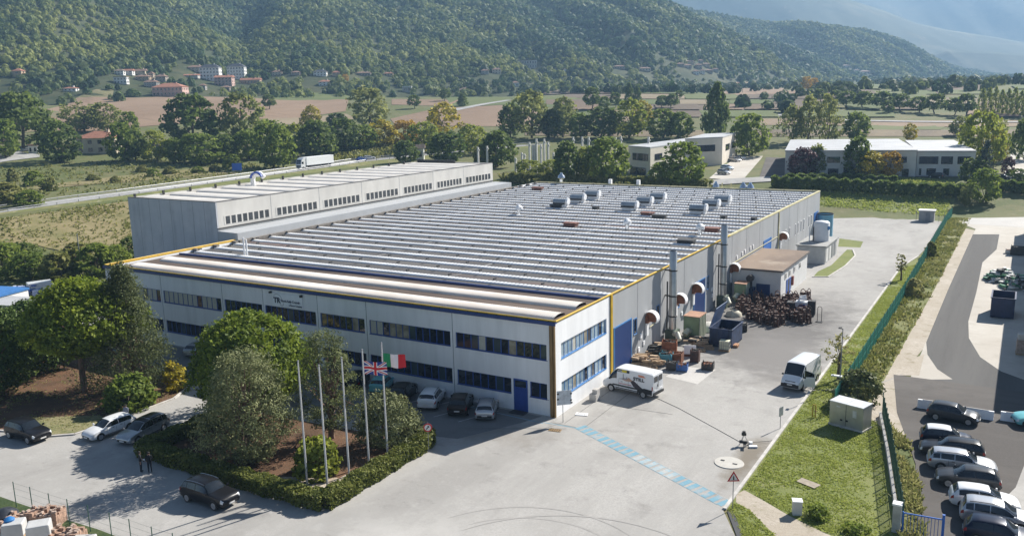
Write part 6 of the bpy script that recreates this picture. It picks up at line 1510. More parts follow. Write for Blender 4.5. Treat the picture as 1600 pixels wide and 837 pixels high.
# far cars
def farcar(px, py, kind, pm, label, hd, nm='parked_car', **kw):
    p = G(px, py); return car(nm, label, 'car', kind, (p[0], p[1], p[2]+.15), hd, pm, **kw)
_rt = YAW*-1
farcar(1464, 279, 'hatch', P['dark'], 'dark car on the road in front of the grey annexed block', math.pi+.05+YAW, 'moving_car')
farcar(1568, 282, 'wagon', P['grey'], 'grey car half behind the dark hedge at right', .1+YAW)
farcar(1131, 273, 'hatch', P['lav'], 'silver car nearest in the pale yard of the cream building', .05+YAW*-1-1.1)
farcar(1136, 266, 'hatch', P['lblue'], 'pale blue car behind the silver one in the pale yard', .05+YAW*-1-1.1)
farcar(1148, 253, 'wagon', P['lav'], 'silver car by the wall of the cream building', -.55)
farcar(1156, 250, 'hatch', P['white'], 'white car at the far end of the pale yard', -.55)
def roadcar(px, kind, pm, label, side, py):
    p = np.array(G(px, py, 0)[:2]); i = int(np.argmin(((RPp-p)**2).sum(1))); q = RPp[i]+RPn[i]*side; t = RPp[min(i+1, len(RPp)-1)]-RPp[max(i-1, 0)]
    return (q[0], q[1], RPz[i]+.33), math.atan2(t[1], t[0])
q, h = roadcar(558, 'hatch', None, '', -2, 254); car('moving_car', 'blue car driving on the highway behind the white lorry', 'car', 'hatch', q, h, paint('bright_blue_paint', (.03, .09, .35)))
q, h = roadcar(588, 'wagon', None, '', 2, 251); car('moving_car', 'white car driving on the highway near the yellow gabled building', 'car', 'wagon', q, h, P['white'])
q, h = roadcar(508, 'x', None, '', -1.2, 266)
lr = thing('lorry', 'white articulated lorry driving on the highway behind the hall', 'lorry', q, h+math.pi)
b = MB(); b.box((-3.0, 0, 2.55), (13.2, 2.5, 2.75)); b.build('trailer_box', mat('trailer_white', (.85, .86, .87), .4, var=.03), lr, bevel=.05)
b = MB(); b.box((-3.0, 0, 1.05), (12.8, 1.0, .25)); b.box((-1, 0, .75), (5, 2.3, .5)); b.build('chassis', m_trim, lr)
b = MB(); prof = [(4.2, .6), (6.25, .6), (6.3, 1.6), (6.1, 2.6), (5.75, 3.3), (4.9, 3.85), (4.2, 3.9)]
b.extr(prof, (0, -1.22, 0), (1, 0, 0), (0, 0, 1), (0, 1, 0), 2.44); b.build('cab', P['white'], lr, bevel=.06)
b = MB(); b.add([(6.285, -1.05, 1.75), (6.285, 1.05, 1.75), (6.13, 1.05, 2.6), (6.13, -1.05, 2.6)], [(0, 1, 2, 3)]); b.add([(6.12, -1.0, 2.66), (6.12, 1.0, 2.66), (5.8, 1.0, 3.25), (5.8, -1.0, 3.25)], [(0, 1, 2, 3)])
for s in (-1, 1): b.box((5.5, s*1.225, 2.2), (.9, .02, .75))
b.build('windscreen', m_cglass, lr)
b = MB(); b.box((6.3, 0, 1.1), (.06, 2.0, .6)); b.build('grille', m_trim, lr)
for s in (-1, 1):
    b = MB(); b.box((6.31, s*.95, .85), (.05, .35, .25)); b.build('headlight', m_head, lr)
    for x in (5.3, 2.3, -5.2, -6.5, -7.8):
        b = MB(); b.tube([(x, s*.9, .5), (x, s*1.22, .5)], .5, 16); b.build('tyre', m_tyre, lr)
# delivery vans
van, VB = carw('delivery_van', 'white panel van with STILL lettering parked beside the side door', 'van', 'van', (1007, 622), (954, 610), 1, P['white'], L=5.75)
van['label'] = 'white panel van with STILL lettering parked at the office corner'
m_or = mat('orange_ink', (.68, .16, .03), .5, var=0); m_blk = mat('black_ink', (.012, .012, .014), .5, var=0); m_ylw = mat('yellow_ink', (.7, .55, .03), .5, var=0); m_wh = mat('white_ink', (.7, .7, .7), .5, var=0)
ys = VB.W/2
def side_y(z): return float(np.interp(z, [.4, 1.0, 1.32, 2.44], [ys, ys, ys*.972, ys*.885]))+.012
def livery(name, pts, m_, off=0.0):
    b = MB(); vs = []
    n = len(pts)
    for (x, z) in pts: vs.append((x, side_y(z)+off, z))
    b.add(vs, [tuple(range(n))]); return b.build(name, m_, van)
RL = (math.radians(90+4.5), 0, math.radians(180))
q_ = text('STILL', .46, (-.72, side_y(1.62)+.012, 1.60), RL, m_blk, van, 'lettering', .004, 1.15, .014)
livery('orange_bars', [(-1.3, 2.02), (-2.05, 2.02), (-1.95, 2.11), (-1.22, 2.11)], m_or); livery('orange_bar', [(-1.25, 2.13), (-1.9, 2.13), (-1.8, 2.2), (-1.2, 2.2)], m_or)
livery('black_band', [(1.15, 2.14), (-.25, 2.14), (-.25, 2.40), (1.15, 2.40)], m_blk, .002); livery('yellow_band', [(.58, 2.15), (.05, 2.15), (.05, 2.39), (.58, 2.39)], m_ylw, .008)
b = MB()
for i in range(4): livery('white_letter', [(1.05-i*.13, 2.2), (.97-i*.13, 2.2), (.99-i*.13, 2.33), (1.04-i*.13, 2.34)], m_wh, .008)
livery('arm_graphic', [(-.35, 1.45), (-.75, 1.55), (-1.55, 1.05), (-2.0, .82), (-1.1, .80), (-.75, .95)], mat('dark_sleeve_ink', (.035, .025, .035), .5, var=0))
livery('hand_graphic', [(.55, 1.45), (.1, 1.5), (-.2, 1.75), (-.62, 1.52), (-.4, 1.36), (.1, 1.33)], mat('skin_ink', (.48, .30, .22), .5, var=0), .004)
livery('fork_truck_graphic', [(.35, 1.52), (.45, 1.52), (.47, 2.0), (.37, 2.0), (.35, 1.6), (.1, 1.62), (.02, 1.78), (-.06, 1.78), (-.02, 1.52), (.9, 1.48), (.9, 1.44), (.35, 1.47)], mat('grey_graphic_ink', (.3, .3, .32), .5, var=0), .008)
livery('red_slogan', [(.9, 1.0), (-.55, 1.0), (-.55, 1.05), (.9, 1.05)], mat('red_ink', (.5, .05, .06), .5, var=0))
livery('black_rubbing_strip', [(1.6, .72), (-1.2, .72), (-1.2, .86), (1.6, .86)], m_trim, .004); livery('dark_rear_quarter', [(-1.15, .46), (-2.8, .46), (-2.8, .95), (-2.0, 1.0), (-1.6, .9), (-1.2, .8)], m_trim, .006)
b = MB()
for s in (-1, 1): b.box((-VB.L/2-.015, s*.45, 1.95), (.03, .62, .55))
b.build('rear_door_window', m_cglass, van)
b = MB(); b.box((-VB.L/2-.015, 0, 1.3), (.02, .03, 1.7)); b.box((-VB.L/2-.02, .1, 1.25), (.03, .05, .25)); b.build('rear_door_gap', m_trim, van)
b = MB(); b.box((-VB.L/2-.04, 0, .55), (.14, 1.9, .24)); b.build('rear_step', m_trim, van)
p2 = G(1240, 617)
v2, V2 = car('delivery_van', 'white high roof van with open driver door beside the verge', 'van', 'van', (17.3, 19.0, .02), math.radians(-99), P['white'], L=5.6, hs=1.02)
b = MB(); b.bb(-.0, 1.05, -.03, .03, 0, 1.0); dv = b.build('open_door', P['white'], v2, bevel=.02); dv.location = (1.85, 1.02, .45); dv.rotation_euler = (0, 0, math.radians(118))
dv.scale = (-1, 1, 1); dv.rotation_euler = (0, 0, math.radians(-62))
b = MB(); b.bb(0.0, .06, -.025, .025, 1.0, 1.75); b.bb(.95, 1.01, -.025, .025, 1.0, 1.35); b.add([(0, 0, 1.75), (0, 0, 1.7), (1, 0, 1.3), (1, 0, 1.36)], [(0, 1, 2, 3)]); b.build('door_window_frame', P['white'], dv)
b = MB(); b.add([(.05, 0, 1.0), (.97, 0, 1.0), (.97, 0, 1.33), (.05, 0, 1.7)], [(0, 1, 2, 3)]); b.build('pane', m_cglass, dv)
b = MB(); b.box((V2.L/2-.06, 0, .62), (.16, 1.75, .34)); b.build('front_bumper', m_trim, v2)
b = MB(); b.box((V2.L/2-.17, 0, .99), (.1, 1.0, .12)); b.build('upper_grille', m_trim, v2)
# ---------------------------------------------------------------- people
def person(label, loc, hd, top, leg, hair, arms=((.30, .02), (.30, .02)), bend=0.0):
    """standing figure: one skinned body, hair as a child"""
    v = [(0, 0, .95), (0, 0, 1.15), (0.01, 0, 1.38), (0, 0, 1.50), (.02, 0, 1.62), (.02, 0, 1.72)]; r = [.15, .135, .155, .06, .098, .085]; e = [(0, 1), (1, 2), (2, 3), (3, 4), (4, 5)]
    for s, (fx, ex) in zip((-1, 1), arms):
        i = len(v); v += [(0, s*.19, 1.41), (.02+ex, s*.25, 1.14), (fx*.6+ex, s*.20, .94), (fx*.75+ex, s*.19, .86)]; r += [.062, .048, .036, .034]; e += [(2, i), (i, i+1), (i+1, i+2), (i+2, i+3)]
        i = len(v); v += [(0, s*.095, .86), (.02+.03*s, s*.10, .48), (-.02+.03*s, s*.105, .09), (.15+.03*s, s*.115, .035)]; r += [.098, .066, .046, .038]; e += [(0, i), (i, i+1), (i+1, i+2), (i+2, i+3)]
    me = bpy.data.meshes.new('person_body'); me.from_pydata(v, e, []); tmp = bpy.data.objects.new('person_body', me); COL.objects.link(tmp)
    sk = tmp.modifiers.new('skin', 'SKIN'); ss = tmp.modifiers.new('smooth', 'SUBSURF'); ss.levels = 2; ss.render_levels = 2
    for i, sv_ in enumerate(me.skin_vertices[0].data): sv_.radius = (r[i], r[i]*(1.35 if i in (1, 2) else 1)); sv_.use_root = (i == 0)
    bpy.context.view_layer.update(); m2 = bpy.data.meshes.new_from_object(tmp.evaluated_get(bpy.context.evaluated_depsgraph_get())); bpy.data.objects.remove(tmp)
    m2.materials.clear()
    for m_ in (top, leg, m_skin, m_trim): m2.materials.append(m_)
    for p in m2.polygons:
        c = p.center; p.material_index = 3 if c.z < .1 else (1 if c.z < .93 and abs(c.y) < .17 else (2 if c.z > 1.51 or (c.z < .93 and abs(c.y) > .16) else 0)); p.use_smooth = True
    t = thing('person', label, 'person', loc, hd); o = bpy.data.objects.new('body', m2); COL.objects.link(o); o.parent = t
    b = MB(); b.lathe((0, 0, 1.62), [(.105, -.02), (.112, .06), (.09, .12), (.01, .15)], 12); h = b.build('hair', hair, t, True); h.location = (-.005, 0, 0); return t
m_skin = mat('skin', (.42, .25, .18), .55, var=0); m_jack = mat('black_jacket', (.014, .015, .018), .8, var=.2); m_jean = mat('dark_trousers', (.02, .024, .035), .85, var=.2); m_gj = mat('grey_blue_jacket', (.18, .2, .26), .8, var=.15); m_hair = mat('dark_hair', (.02, .015, .012), .7)
pa = person('person in black jacket and dark trousers holding white papers by the hedge', (*onground(221, 737), .02), 1.0, m_jack, m_jean, m_hair, arms=((.32, .05), (.34, .05)))
b = MB(); b.box((.30, 0, .98), (.22, .3, .02)); tag(b.build('papers', m_plate, None), 'sheet of white paper held by a person at the hedge', 'papers'); _pp = [o for o in COL.objects if o.name == 'papers'][0]
_pp.location = (pa.location.x, pa.location.y, .02); _pp.rotation_euler = (0, 0, 1.0)
person('person in black standing right of the other beside the hedge', (*onground(235, 738), .02), 2.6, m_jack, m_jean, m_hair)
person('person in grey blue jacket standing behind the white hatchback', (*onground(199, 660), .02), -1.2, m_gj, m_jean, m_hair)

# ---------------------------------------------------------------- flagpoles and flags
m_pole = mat('white_flagpole', (.55, .55, .56), .4, var=.05)
FP = [(-10.34, -21.06), (-8.18, -21.14), (-7.99, -18.93), (-7.92, -16.68), (-7.78, -14.54)]
for (x, y), lab in zip(FP, ['first bare flagpole from the left beside the yellow green shrub', 'second bare flagpole nearest the hedge corner', 'third bare flagpole in the middle of the five', 'flagpole carrying the British flag', 'flagpole carrying the Italian flag']):
    t = thing('flagpole', lab, 'flagpole', (x, y, .05), 0, 'white flagpoles in the hedged bed')
    b = MB(); b.lathe((0, 0, 0), [(.085, 0), (.08, .9), (.07, 4), (.052, 9.75), (.0, 9.76)], 12); b.build('pole', m_pole, t, True)
    b = MB(); b.lathe((0, 0, 9.7), [(.02, 0), (.075, .05), (.075, .12), (.0, .16)], 10); b.build('finial', m_galv, t, True)
    b = MB(); b.tube([(.1, .03, 1.0), (.08, .03, 9.6)], .008, 4); b.build('halyard', m_galv, t)
ukb, ukr, ukw = mat('flag_blue', (.02, .04, .25), .8, var=0), mat('flag_red', (.55, .02, .03), .8, var=0), mat('flag_white', (.75, .75, .76), .8, var=0); itg = mat('flag_green', (.01, .24, .09), .8, var=0)
def flag(name, label, x, y, z, w, h, fn, mats, dr):
    nx, nz = 72, 44; V = []; F = []; mi = []
    for j in range(nz+1):
        for i in range(nx+1):
            s = i/nx; q = j/nz; wv = .13*s**.7*math.sin(s*8.5+q*1.2)*w*.6; V.append((s*w*.97, wv, -(1-q)*h-.10*s*h+.05*h*math.sin(s*6+1)*s))
    for j in range(nz):
        for i in range(nx):
            a = j*(nx+1)+i; F.append((a, a+1, a+nx+2, a+nx+1)); mi.append(fn((i+.5)/nx, (j+.5)/nz))
    o = npmesh(name, V, F, mats, None, None, True, mi); o.location = (x, y, z); o.rotation_euler = (0, 0, dr); tag(o, label, 'flag'); return o
def uk(u, v):
    X, Y = (u-.5)*2, (v-.5)*1.0
    if abs(X) < .10 or abs(Y) < .10: return 1
    if abs(X) < .17 or abs(Y) < .17: return 2
    for sg_ in (1, -1):
        d_ = (Y-sg_*X*.5)/1.118
        if abs(d_) < .10:
            s_ = d_*(1 if X*sg_ > 0 else -1)*(1 if X > 0 else -1)
            return 1 if -.012 < d_*(1 if X > 0 else -1)*sg_ < .055 else 2
    return 0
flag('british_flag', 'British flag blowing right from the fourth pole', -7.84, -16.64, 8.95, 1.85, 1.05, uk, [ukb, ukr, ukw], .42)
flag('italian_flag', 'Italian green white red flag blowing right from the fifth pole', -7.70, -14.50, 9.0, 1.85, 1.1, lambda u, v: 0 if u < .333 else (1 if u < .666 else 2), [itg, ukw, ukr], .42)

# ---------------------------------------------------------------- fences
m_fg = mat('green_fence_paint', (.03, .23, .18), .5, var=.15); m_fg2 = mat('dark_green_post', (.025, .085, .06), .5, var=.15)
def mesh_fence(name, label, path, h, bar, gap, post_every, m_bar, m_pst, z=0.0, bar_n=None, group=None):
    t = thing(name, label, 'fence', (0, 0, 0), 0, group); mb = MB(); pts = [np.array(p, float) for p in path]; posts = []
    for a, c in zip(pts[:-1], pts[1:]):
        L = np.linalg.norm(c-a); d = (c-a)/L; rz = math.atan2(d[1], d[0]); n = int(L/gap)
        for i in range(n): q = a+d*(i+.5)*gap; mb.box((q[0], q[1], z+h/2+.05), (bar, bar*.6, h), rz)
        for zz in (.2, h*.5, h*.98): q = (a+c)/2; mb.box((q[0], q[1], z+zz), (L, bar*.7, bar*.9), rz)
        for i in range(int(L/post_every)+1): posts.append(a+d*min(L, i*post_every))
    mb.build('mesh_panel', m_bar, t)
    for q in posts: b = MB(); b.box((q[0], q[1], z+h/2+.12), (.07, .07, h+.24)); b.build('post', m_pst, t)
    return t
mesh_fence('green_fence', 'long teal green mesh fence running up the verge', [(21.65, 12.6), (21.7, 60), (21.5, 90), (21.1, 137), (21.4, 150)], 2.05, .035, .16, 2.5, m_fg, m_fg2)
mesh_fence('green_fence', 'short dark green fence on a low wall beside the lower car park', [(25.6, 13.4), (27.3, 5.2), (29.7, -7.6)], 2.0, .032, .15, 1.3, m_fg2, m_fg2)
b = MB()
for a, c in (((25.42, 13.4), (27.1, 5.2)), ((27.1, 5.2), (29.5, -7.6))):
    L = math.hypot(c[0]-a[0], c[1]-a[1]); b.box(((a[0]+c[0])/2, (a[1]+c[1])/2, .22), (L, .2, .42), math.atan2(c[1]-a[1], c[0]-a[0]))
tag(b.build('low_wall', m_kerb), 'low pale concrete wall under the short green fence', 'wall')
FPATH = [G(*q)[:2] for q in [(-30, 766), (30, 792), (120, 818), (200, 842), (300, 872)]]
t = thing('wire_fence', 'thin green wire fence in front of the brick stacks at bottom left', 'fence')
tops = [(20, 752), (46, 760), (75, 770), (104, 779), (136, 788), (170, 800), (201, 810), (236, 822), (269, 832)]
wp = []
for (x, y) in tops:
    zt = 2.0; p = CAM+ray(x, y)*((zt-CAM[2])/ray(x, y)[2]); b = MB(); b.tube([(p[0], p[1], 0), (p[0], p[1], zt)], .035, 6); b.build('post', m_fg2, t); wp.append(p)
b = MB()
for a, c in zip(wp[:-1], wp[1:]):
    for zz in (.15, .5, 1.0, 1.5, 1.92): b.tube([(a[0], a[1], zz), (c[0], c[1], zz)], .006, 3, False)
b.build('wires', m_fg2, t)
m_turf = mix_layers('dark_turf', [(.05, .075, .03), ((.085, .105, .04), .8, .4, .65), ((.03, .06, .02), 3, .5, .7)], bump=.5)
drape('fence_grass', [tuple(q) for q in [(wp[0][0]-6, wp[0][1]+.3)]+[(p[0], p[1]+.45) for p in wp]+[(p[0]-.2, p[1]-.7) for p in wp[::-1]]+[(wp[0][0]-6, wp[0][1]-1.4)]], m_turf, .014, flat=True)
t = thing('gate', 'bright blue steel gate at the bottom of the lawn', 'gate', (30.9, -8.0, 0), .08)
b = MB()
for i in range(11): b.box((-1.1+i*.2, 0, .85), (.035, .035, 1.45))
b.build('bars', mat('gate_blue', (.02, .11, .42), .45), t); b = MB()
for z in (.15, 1.55): b.box((0, 0, z), (2.3, .06, .08))
b.box((-1.16, 0, .85), (.08, .08, 1.6)); b.box((1.18, 0, .95), (.16, .16, 1.9)); b.build('gate_frame', mat('gate_blue_frame', (.02, .13, .5), .45), t)
t = thing('gate_pillar', 'square pale concrete gate pillar beside the blue gate', 'pillar', (29.35, -7.75, 0)); b = MB(); b.box((0, 0, .95), (.5, .5, 1.9)); b.build('shaft', m_kerb, t); b = MB(); b.box((0, 0, 1.95), (.58, .58, .12)); b.build('cap', m_wallw, t)

# ---------------------------------------------------------------- street furniture and yard things
t = thing('cabinet', 'large grey steel electrical cabinet on the lawn by the fence', 'cabinet', (23.5, 9.75, 0), math.radians(-17))
m_cab = mat('cabinet_steel', (.40, .40, .36), .4, .45, .12, 1.2); b = MB(); b.box((0, 0, 1.18), (3.0, 1.6, 2.0)); b.build('body', m_cab, t, bevel=.03)
b = MB(); b.box((0, 0, .1), (3.1, 1.7, .2)); b.build('plinth', m_kerb, t); b = MB(); b.box((-.76, 0, 2.22), (1.5, 1.75, .08)); b.box((.76, 0, 2.22), (1.5, 1.75, .08)); b.build('roof', mat('cabinet_roof', (.55, .56, .57), .45, .2), t)
b = MB(); b.box((.75, -.81, 1.5), (.34, .03, .62)); b.box((-.7, -.81, 1.85), (.34, .03, .12)); b.build('warning_plate', mat('plate_white', (.6, .6, .58), .5), t); b = MB(); b.box((-.02, -.81, 1.2), (.03, .02, 1.9)); b.box((.1, -.82, .75), (.2, .04, .14)); b.box((-.4, -.82, .72), (.2, .04, .14)); b.build('door_seam', m_trim, t)
t = thing('gas_pipe', 'yellow looped gas pipe standing on the lawn', 'pipe', (20.35, 10.5, 0)); b = MB(); b.tube([(-.12, 0, 0), (-.12, 0, 1.05), (-.06, 0, 1.2), (.06, 0, 1.2), (.12, 0, 1.05), (.12, 0, 0)], .055, 8); b.build('pipe', mat('pipe_yellow', (.42, .28, .03), .5, var=.3), t, True); b = MB(); b.cyl((.12, 0, .55), .1, .12, 10); b.build('valve', m_brown, t)
t = thing('utility_box', 'small white utility box on the lawn by the front path', 'utility box', (23.15, -8.4, 0), .35); b = MB(); b.box((0, 0, .5), (.62, .55, 1.0)); b.build('body', mat('box_white', (.62, .61, .57), .6, var=.06), t, bevel=.02); b = MB(); b.box((0, 0, 1.02), (.68, .6, .05)); b.build('lid', m_wallw, t)
drape('stone_slab', [(22.0, -3.4), (23.4, -4.0), (23.7, -3.2), (22.2, -2.6)], mat('slab_stone', (.33, .28, .22), .9, var=.2), .09, flat=True)
t = thing('manhole_cover', 'large round pale concrete manhole cover in the yard', 'manhole cover', (16.6, -2.4, 0)); b = MB(); b.lathe((0, 0, .012), [(.01, .05), (1.12, .05), (1.16, 0)], 32); b.build('lid', mat('lid_concrete', (.47, .45, .41), .8, var=.08), t)
b = MB(); b.box((-.55, .15, .075), (.3, .2, .03)); b.box((.5, -.1, .075), (.36, .16, .03)); b.build('lifting_hole', m_dark, t)
t = thing('manhole_cover', 'small square rusty grate near the office corner', 'manhole cover', (1.3, -2.75, .012)); b = MB(); b.box((0, 0, .01), (1.1, .6, .02), .2); b.build('frame', m_brown, t); b = MB()
for i in range(5): b.box((-.4+i*.2, 0, .026), (.05, .5, .012), .2)
b.build('grate', m_dark, t)
t = thing('equipment_stand', 'dark cable reel and tripod gear left in the yard by the round cover', 'equipment', (16.5, 1.6, .01)); b = MB()
for a in (0, 2.1, 4.2): b.tube([(.1, .2, 1.2), (.1+.7*math.cos(a), .2+.7*math.sin(a), .02)], .03, 5)
b.build('tripod_leg', m_galv, t); b = MB(); b.box((.1, .2, 1.25), (.5, .35, .3), .4); b.cyl((.1, .2, 1.4), .18, .2, 10); b.build('instrument', m_dark, t)
b = MB(); b.box((.5, -.8, .35), (.35, 1.1, .06), .3); b.box((.2, -.3, .5), (.9, .3, .25), .2); b.build('dark_boards', m_dark, t); t.scale = (.72, .72, .72); b = MB(); b.box((1.3, -.2, .1), (.9, .4, .2), .5); b.cyl((.8, .6, 0), .22, .3, 12); b.build('pale_bag', m_wallw, t)
b = MB(); b.tube([(4.9, 9.6, .03), (9, 7.2, .02), (13.5, 4.0, .02), (16.4, 1.9, .03), (18.4, 3.2, .12), (18.5, 3.3, .14)], .018, 5); tag(b.build('cable', m_trim), 'thin black cable lying across the yard from the van to the tripod gear', 'cable')
def post_sign(label, loc, hgt, rz, kind):
    t = thing('road_sign', label, 'sign', loc, rz); b = MB(); b.tube([(0, 0, 0), (0, 0, hgt)], .03, 6); b.build('pole', m_galv, t)
    red, wht = mat('sign_red', (.5, .02, .03), .5, var=0), mat('sign_face', (.68, .68, .68), .5, var=0)
    if kind == 'tri':
        tri = lambda s: [(-s, -s*.58), (s, -s*.58), (0, s*1.15)]
        b = MB(); b.extr(tri(.44), (0, -.04, hgt-.38), (1, 0, 0), (0, 0, 1), (0, 1, 0), .02); p = b.build('red_border', red, t); b = MB(); b.extr(tri(.29), (0, -.046, hgt-.38), (1, 0, 0), (0, 0, 1), (0, 1, 0), .004); b.build('face', wht, p)
        b = MB(); b.extr([(-.05, -.12), (.05, -.12), (.04, .1), (.02, .18), (-.02, .18), (-.04, .1)], (0, -.05, hgt-.4), (1, 0, 0), (0, 0, 1), (0, 1, 0), .003); b.build('symbol', m_blk, p)
    elif kind == 'round':
        b = MB(); c = [(math.cos(a)*.36, math.sin(a)*.36) for a in np.linspace(0, 6.283, 24)[:-1]]; b.extr(c, (0, -.04, hgt-.45), (1, 0, 0), (0, 0, 1), (0, 1, 0), .02); p = b.build('red_ring', red, t)
        b = MB(); b.extr([(x*.72, y*.72) for x, y in c], (0, -.046, hgt-.45), (1, 0, 0), (0, 0, 1), (0, 1, 0), .004); b.build('face', wht, p)
        b = MB(); b.extr([(-.16, -.12), (-.08, -.16), (.06, .02), (.13, -.02), (.12, .18), (-.06, .12), (0, .07)], (0, -.05, hgt-.45), (1, 0, 0), (0, 0, 1), (0, 1, 0), .003); b.build('arrow', m_blk, p)
    elif kind == 'rect':
        b = MB(); b.bb(-.34, .34, -.05, -.03, hgt-.85, hgt-.05); b.build('panel', mat('blank_panel', (.45, .46, .48), .5, .2, .15), t)
    elif kind == 'multi':
        b = MB(); b.bb(-.55, .8, -.05, -.03, hgt-1.35, hgt-.02); p = b.build('panel', mat('pale_sign_back', (.5, .53, .57), .5, .2, .2, 3), t)
        b = MB()
        for i, (x, z) in enumerate([(-.45, .3), (-.45, .8), (.75, .35), (.75, .95), (.8, 1.2)]): b.box((x, -.06, hgt-z), (.18, .03, .12))
        b.build('small_plate', m_dark, p)
    return t
post_sign('red triangular warning sign at the tip of the grass by the gateway', (19.1, -9.8, 0), 2.75, .55, 'tri')
post_sign('round red no turning sign behind the hedge corner', (-5.75, -11.7, 0), 2.6, .55, 'round')
post_sign('small slanted grey sign on a pole at the kerb beside the lawn', (18.35, 6.6, 0), 2.0, 1.3, 'rect')
post_sign('pale information sign on a thin pole at the office corner', (1.05, -.75, 0), 3.0, .75, 'multi')
t = thing('street_lamp', 'slim grey street lamp on the verge above the white van', 'street lamp', (20.9, 19.6, 0)); b = MB(); b.tube([(0, 0, 0), (0, 0, 6)], [.07, .04], 8); b.build('pole', m_galv, t); b = MB(); b.tube([(0, 0, 5.9), (-.15, -.2, 6.1)], .04, 6); b.box((-.2, -.25, 6.12), (.25, .5, .1)); b.build('lamp_head', m_dark, t)
b = MB(); b.box((-.35, 0, 1.2), (1.0, .35, .12)); b.build('white_shelf', m_wallw, t)
t = thing('concrete_block', 'pale concrete blocks stacked against the office side wall', 'block', (1.0, 5.2, 0)); b = MB(); b.box((.1, .5, .35), (.7, .9, .7)); b.box((.2, .6, .9), (.5, .6, .4)); b.build('block', m_kerb, t)
t = thing('white_plate', 'flat white marker plate on the pavement by the office wall', 'plate', (1.7, 1.7, .012)); b = MB(); b.box((0, 0, .03), (1.1, .6, .06), .3); b.build('slab', m_wallw, t); b = MB()
for i in (-.3, 0, .3): b.box((i, 0, .066), (.1, .12, .02), .3)
b.build('fixing', m_dark, t)
t = thing('telegraph_post', 'grey telegraph post with crossarms by the bank at left', 'post', tuple(G(128, 428))); b = MB(); b.tube([(0, 0, -.2), (0, 0, 7.2)], [.12, .08], 8); b.build('pole', m_galv, t); b = MB()
for z in (7.0, 6.0): b.box((0, 0, z), (1.6, .1, .1), -.5)
b.build('crossarm', m_galv, t)
q, h = roadcar(386, 'x', None, '', 6, 276)
t = thing('road_sign', 'blue rectangular highway sign behind the hall roof', 'sign', (q[0], q[1], q[2]-1), h+2.2); b = MB(); b.bb(-1.5, 1.5, -.05, .05, 2.6, 4.9); b.build('panel', mat('motorway_blue', (.02, .10, .42), .5, var=0), t); b = MB(); b.tube([(-1, 0, 0), (-1, 0, 2.6)], .07, 6); b.tube([(1, 0, 0), (1, 0, 2.6)], .07, 6); b.build('leg', m_galv, t)
b = MB()
for z, w_ in ((4.4, 1.9), (3.8, 2.2), (3.2, 1.6)): b.bb(-w_/2, w_/2, -.06, -.052, z-.1, z+.1)
b.build('white_line', m_wh, t)
# concrete barriers of the car park
for x, y, lab in ((31.0, 14.0, 'left white concrete barrier behind the charcoal hatchback'), (34.2, 13.6, 'middle white concrete barrier right of the charcoal hatchback'), (37.9, 13.8, 'right white concrete barrier at the photo edge')):
    px_ = {31.0: 1462, 34.2: 1522, 37.9: 1594}[x]; py_ = {31.0: 640, 34.2: 651, 37.9: 660}[x]; p = G(px_, py_)
    t = thing('concrete_barrier', lab, 'barrier', (p[0], p[1], .03), -.03, 'white concrete barriers in the car park'); b = MB(); b.extr([(-.25, 0), (.25, 0), (.2, .12), (.1, .75), (-.1, .75), (-.2, .12)], (-1.5, 0, 0), (0, 1, 0), (0, 0, 1), (1, 0, 0), 3.0 if x == 34.2 else 2.4); b.build('block', m_wallw, t)
    b = MB(); b.box((0, 0, .77), (2.2, .1, .04)); b.build('top_rail', m_kerb, t)
# ---------------------------------------------------------------- scrap, containers and pallets by the side wall
m_blued = mat('blue_container_paint', (.016, .034, .085), .6, var=.5, scale=1.5); m_teal = mat('teal_crate', (.07, .26, .33), .6, var=.15)
m_grn = mat('pale_green_cabinet', (.20, .27, .16), .55, var=.15, scale=1); m_wood = mat('pallet_wood', (.36, .25, .15), .85, var=.25, scale=3); m_rustb = mat('rusty_steel', (.20, .075, .035), .8, var=.4, scale=2)
def skip(label, c, d, mt, rz=0, wall=.08, fill=None, ribs=4, group=None, name='skip'):
    t = thing(name, label, 'skip', c, rz, group); L, W_, H_ = d; b = MB()
    b.box((0, 0, .12), (L, W_, .1))
    for s in (-1, 1): b.box((0, s*(W_/2-wall/2), H_/2+.1), (L, wall, H_)); b.box((s*(L/2-wall/2), 0, H_/2+.1), (wall, W_-2*wall-.004, H_))
    b.build('box', mt, t); b = MB()
    for s in (-1, 1):
        b.box((0, s*(W_/2+.04), H_+.06), (L+.16, .1, .12)); b.box((s*(L/2+.04), 0, H_+.06), (.1, W_-.03, .12))
        for i in range(ribs): b.box((-L/2+L*(i+.5)/ribs, s*(W_/2+.03), H_/2), (.1, .06, H_-.1))
    b.build('rim', mt, t); b = MB()
    for x in (-.8, .8): b.box((x*L/2*.9, 0, .03), (.14, W_*.9, .06))
    b.build('skids', m_dark, t)
    if fill:
        rg = random.Random(3); b = MB()
        for i in range(60): b.box((rg.uniform(-L/2+.3, L/2-.3), rg.uniform(-W_/2+.3, W_/2-.3), H_*.55+rg.uniform(-.2, .25)), (rg.uniform(.1, .6), rg.uniform(.05, .25), rg.uniform(.05, .25)), rg.uniform(0, 3))
        b.build('load', fill, t)
    return t
sk = skip('dark blue scrap container with raised lid beside the scrap racks', (6.4, 30.0, 0), (2.6, 4.2, 2.1), m_blued, 0, fill=mat('turnings', (.09, .09, .09), .5, .6, .5, 5))
b = MB(); b.box((0, 0, 1.2), (.07, 4.1, 2.4)); lid = b.build('lid', mat('lid_blue', (.05, .10, .22), .5, var=.3, scale=1), sk); lid.location = (-1.36, .1, 2.15); lid.rotation_euler = (0, math.radians(18), 0)
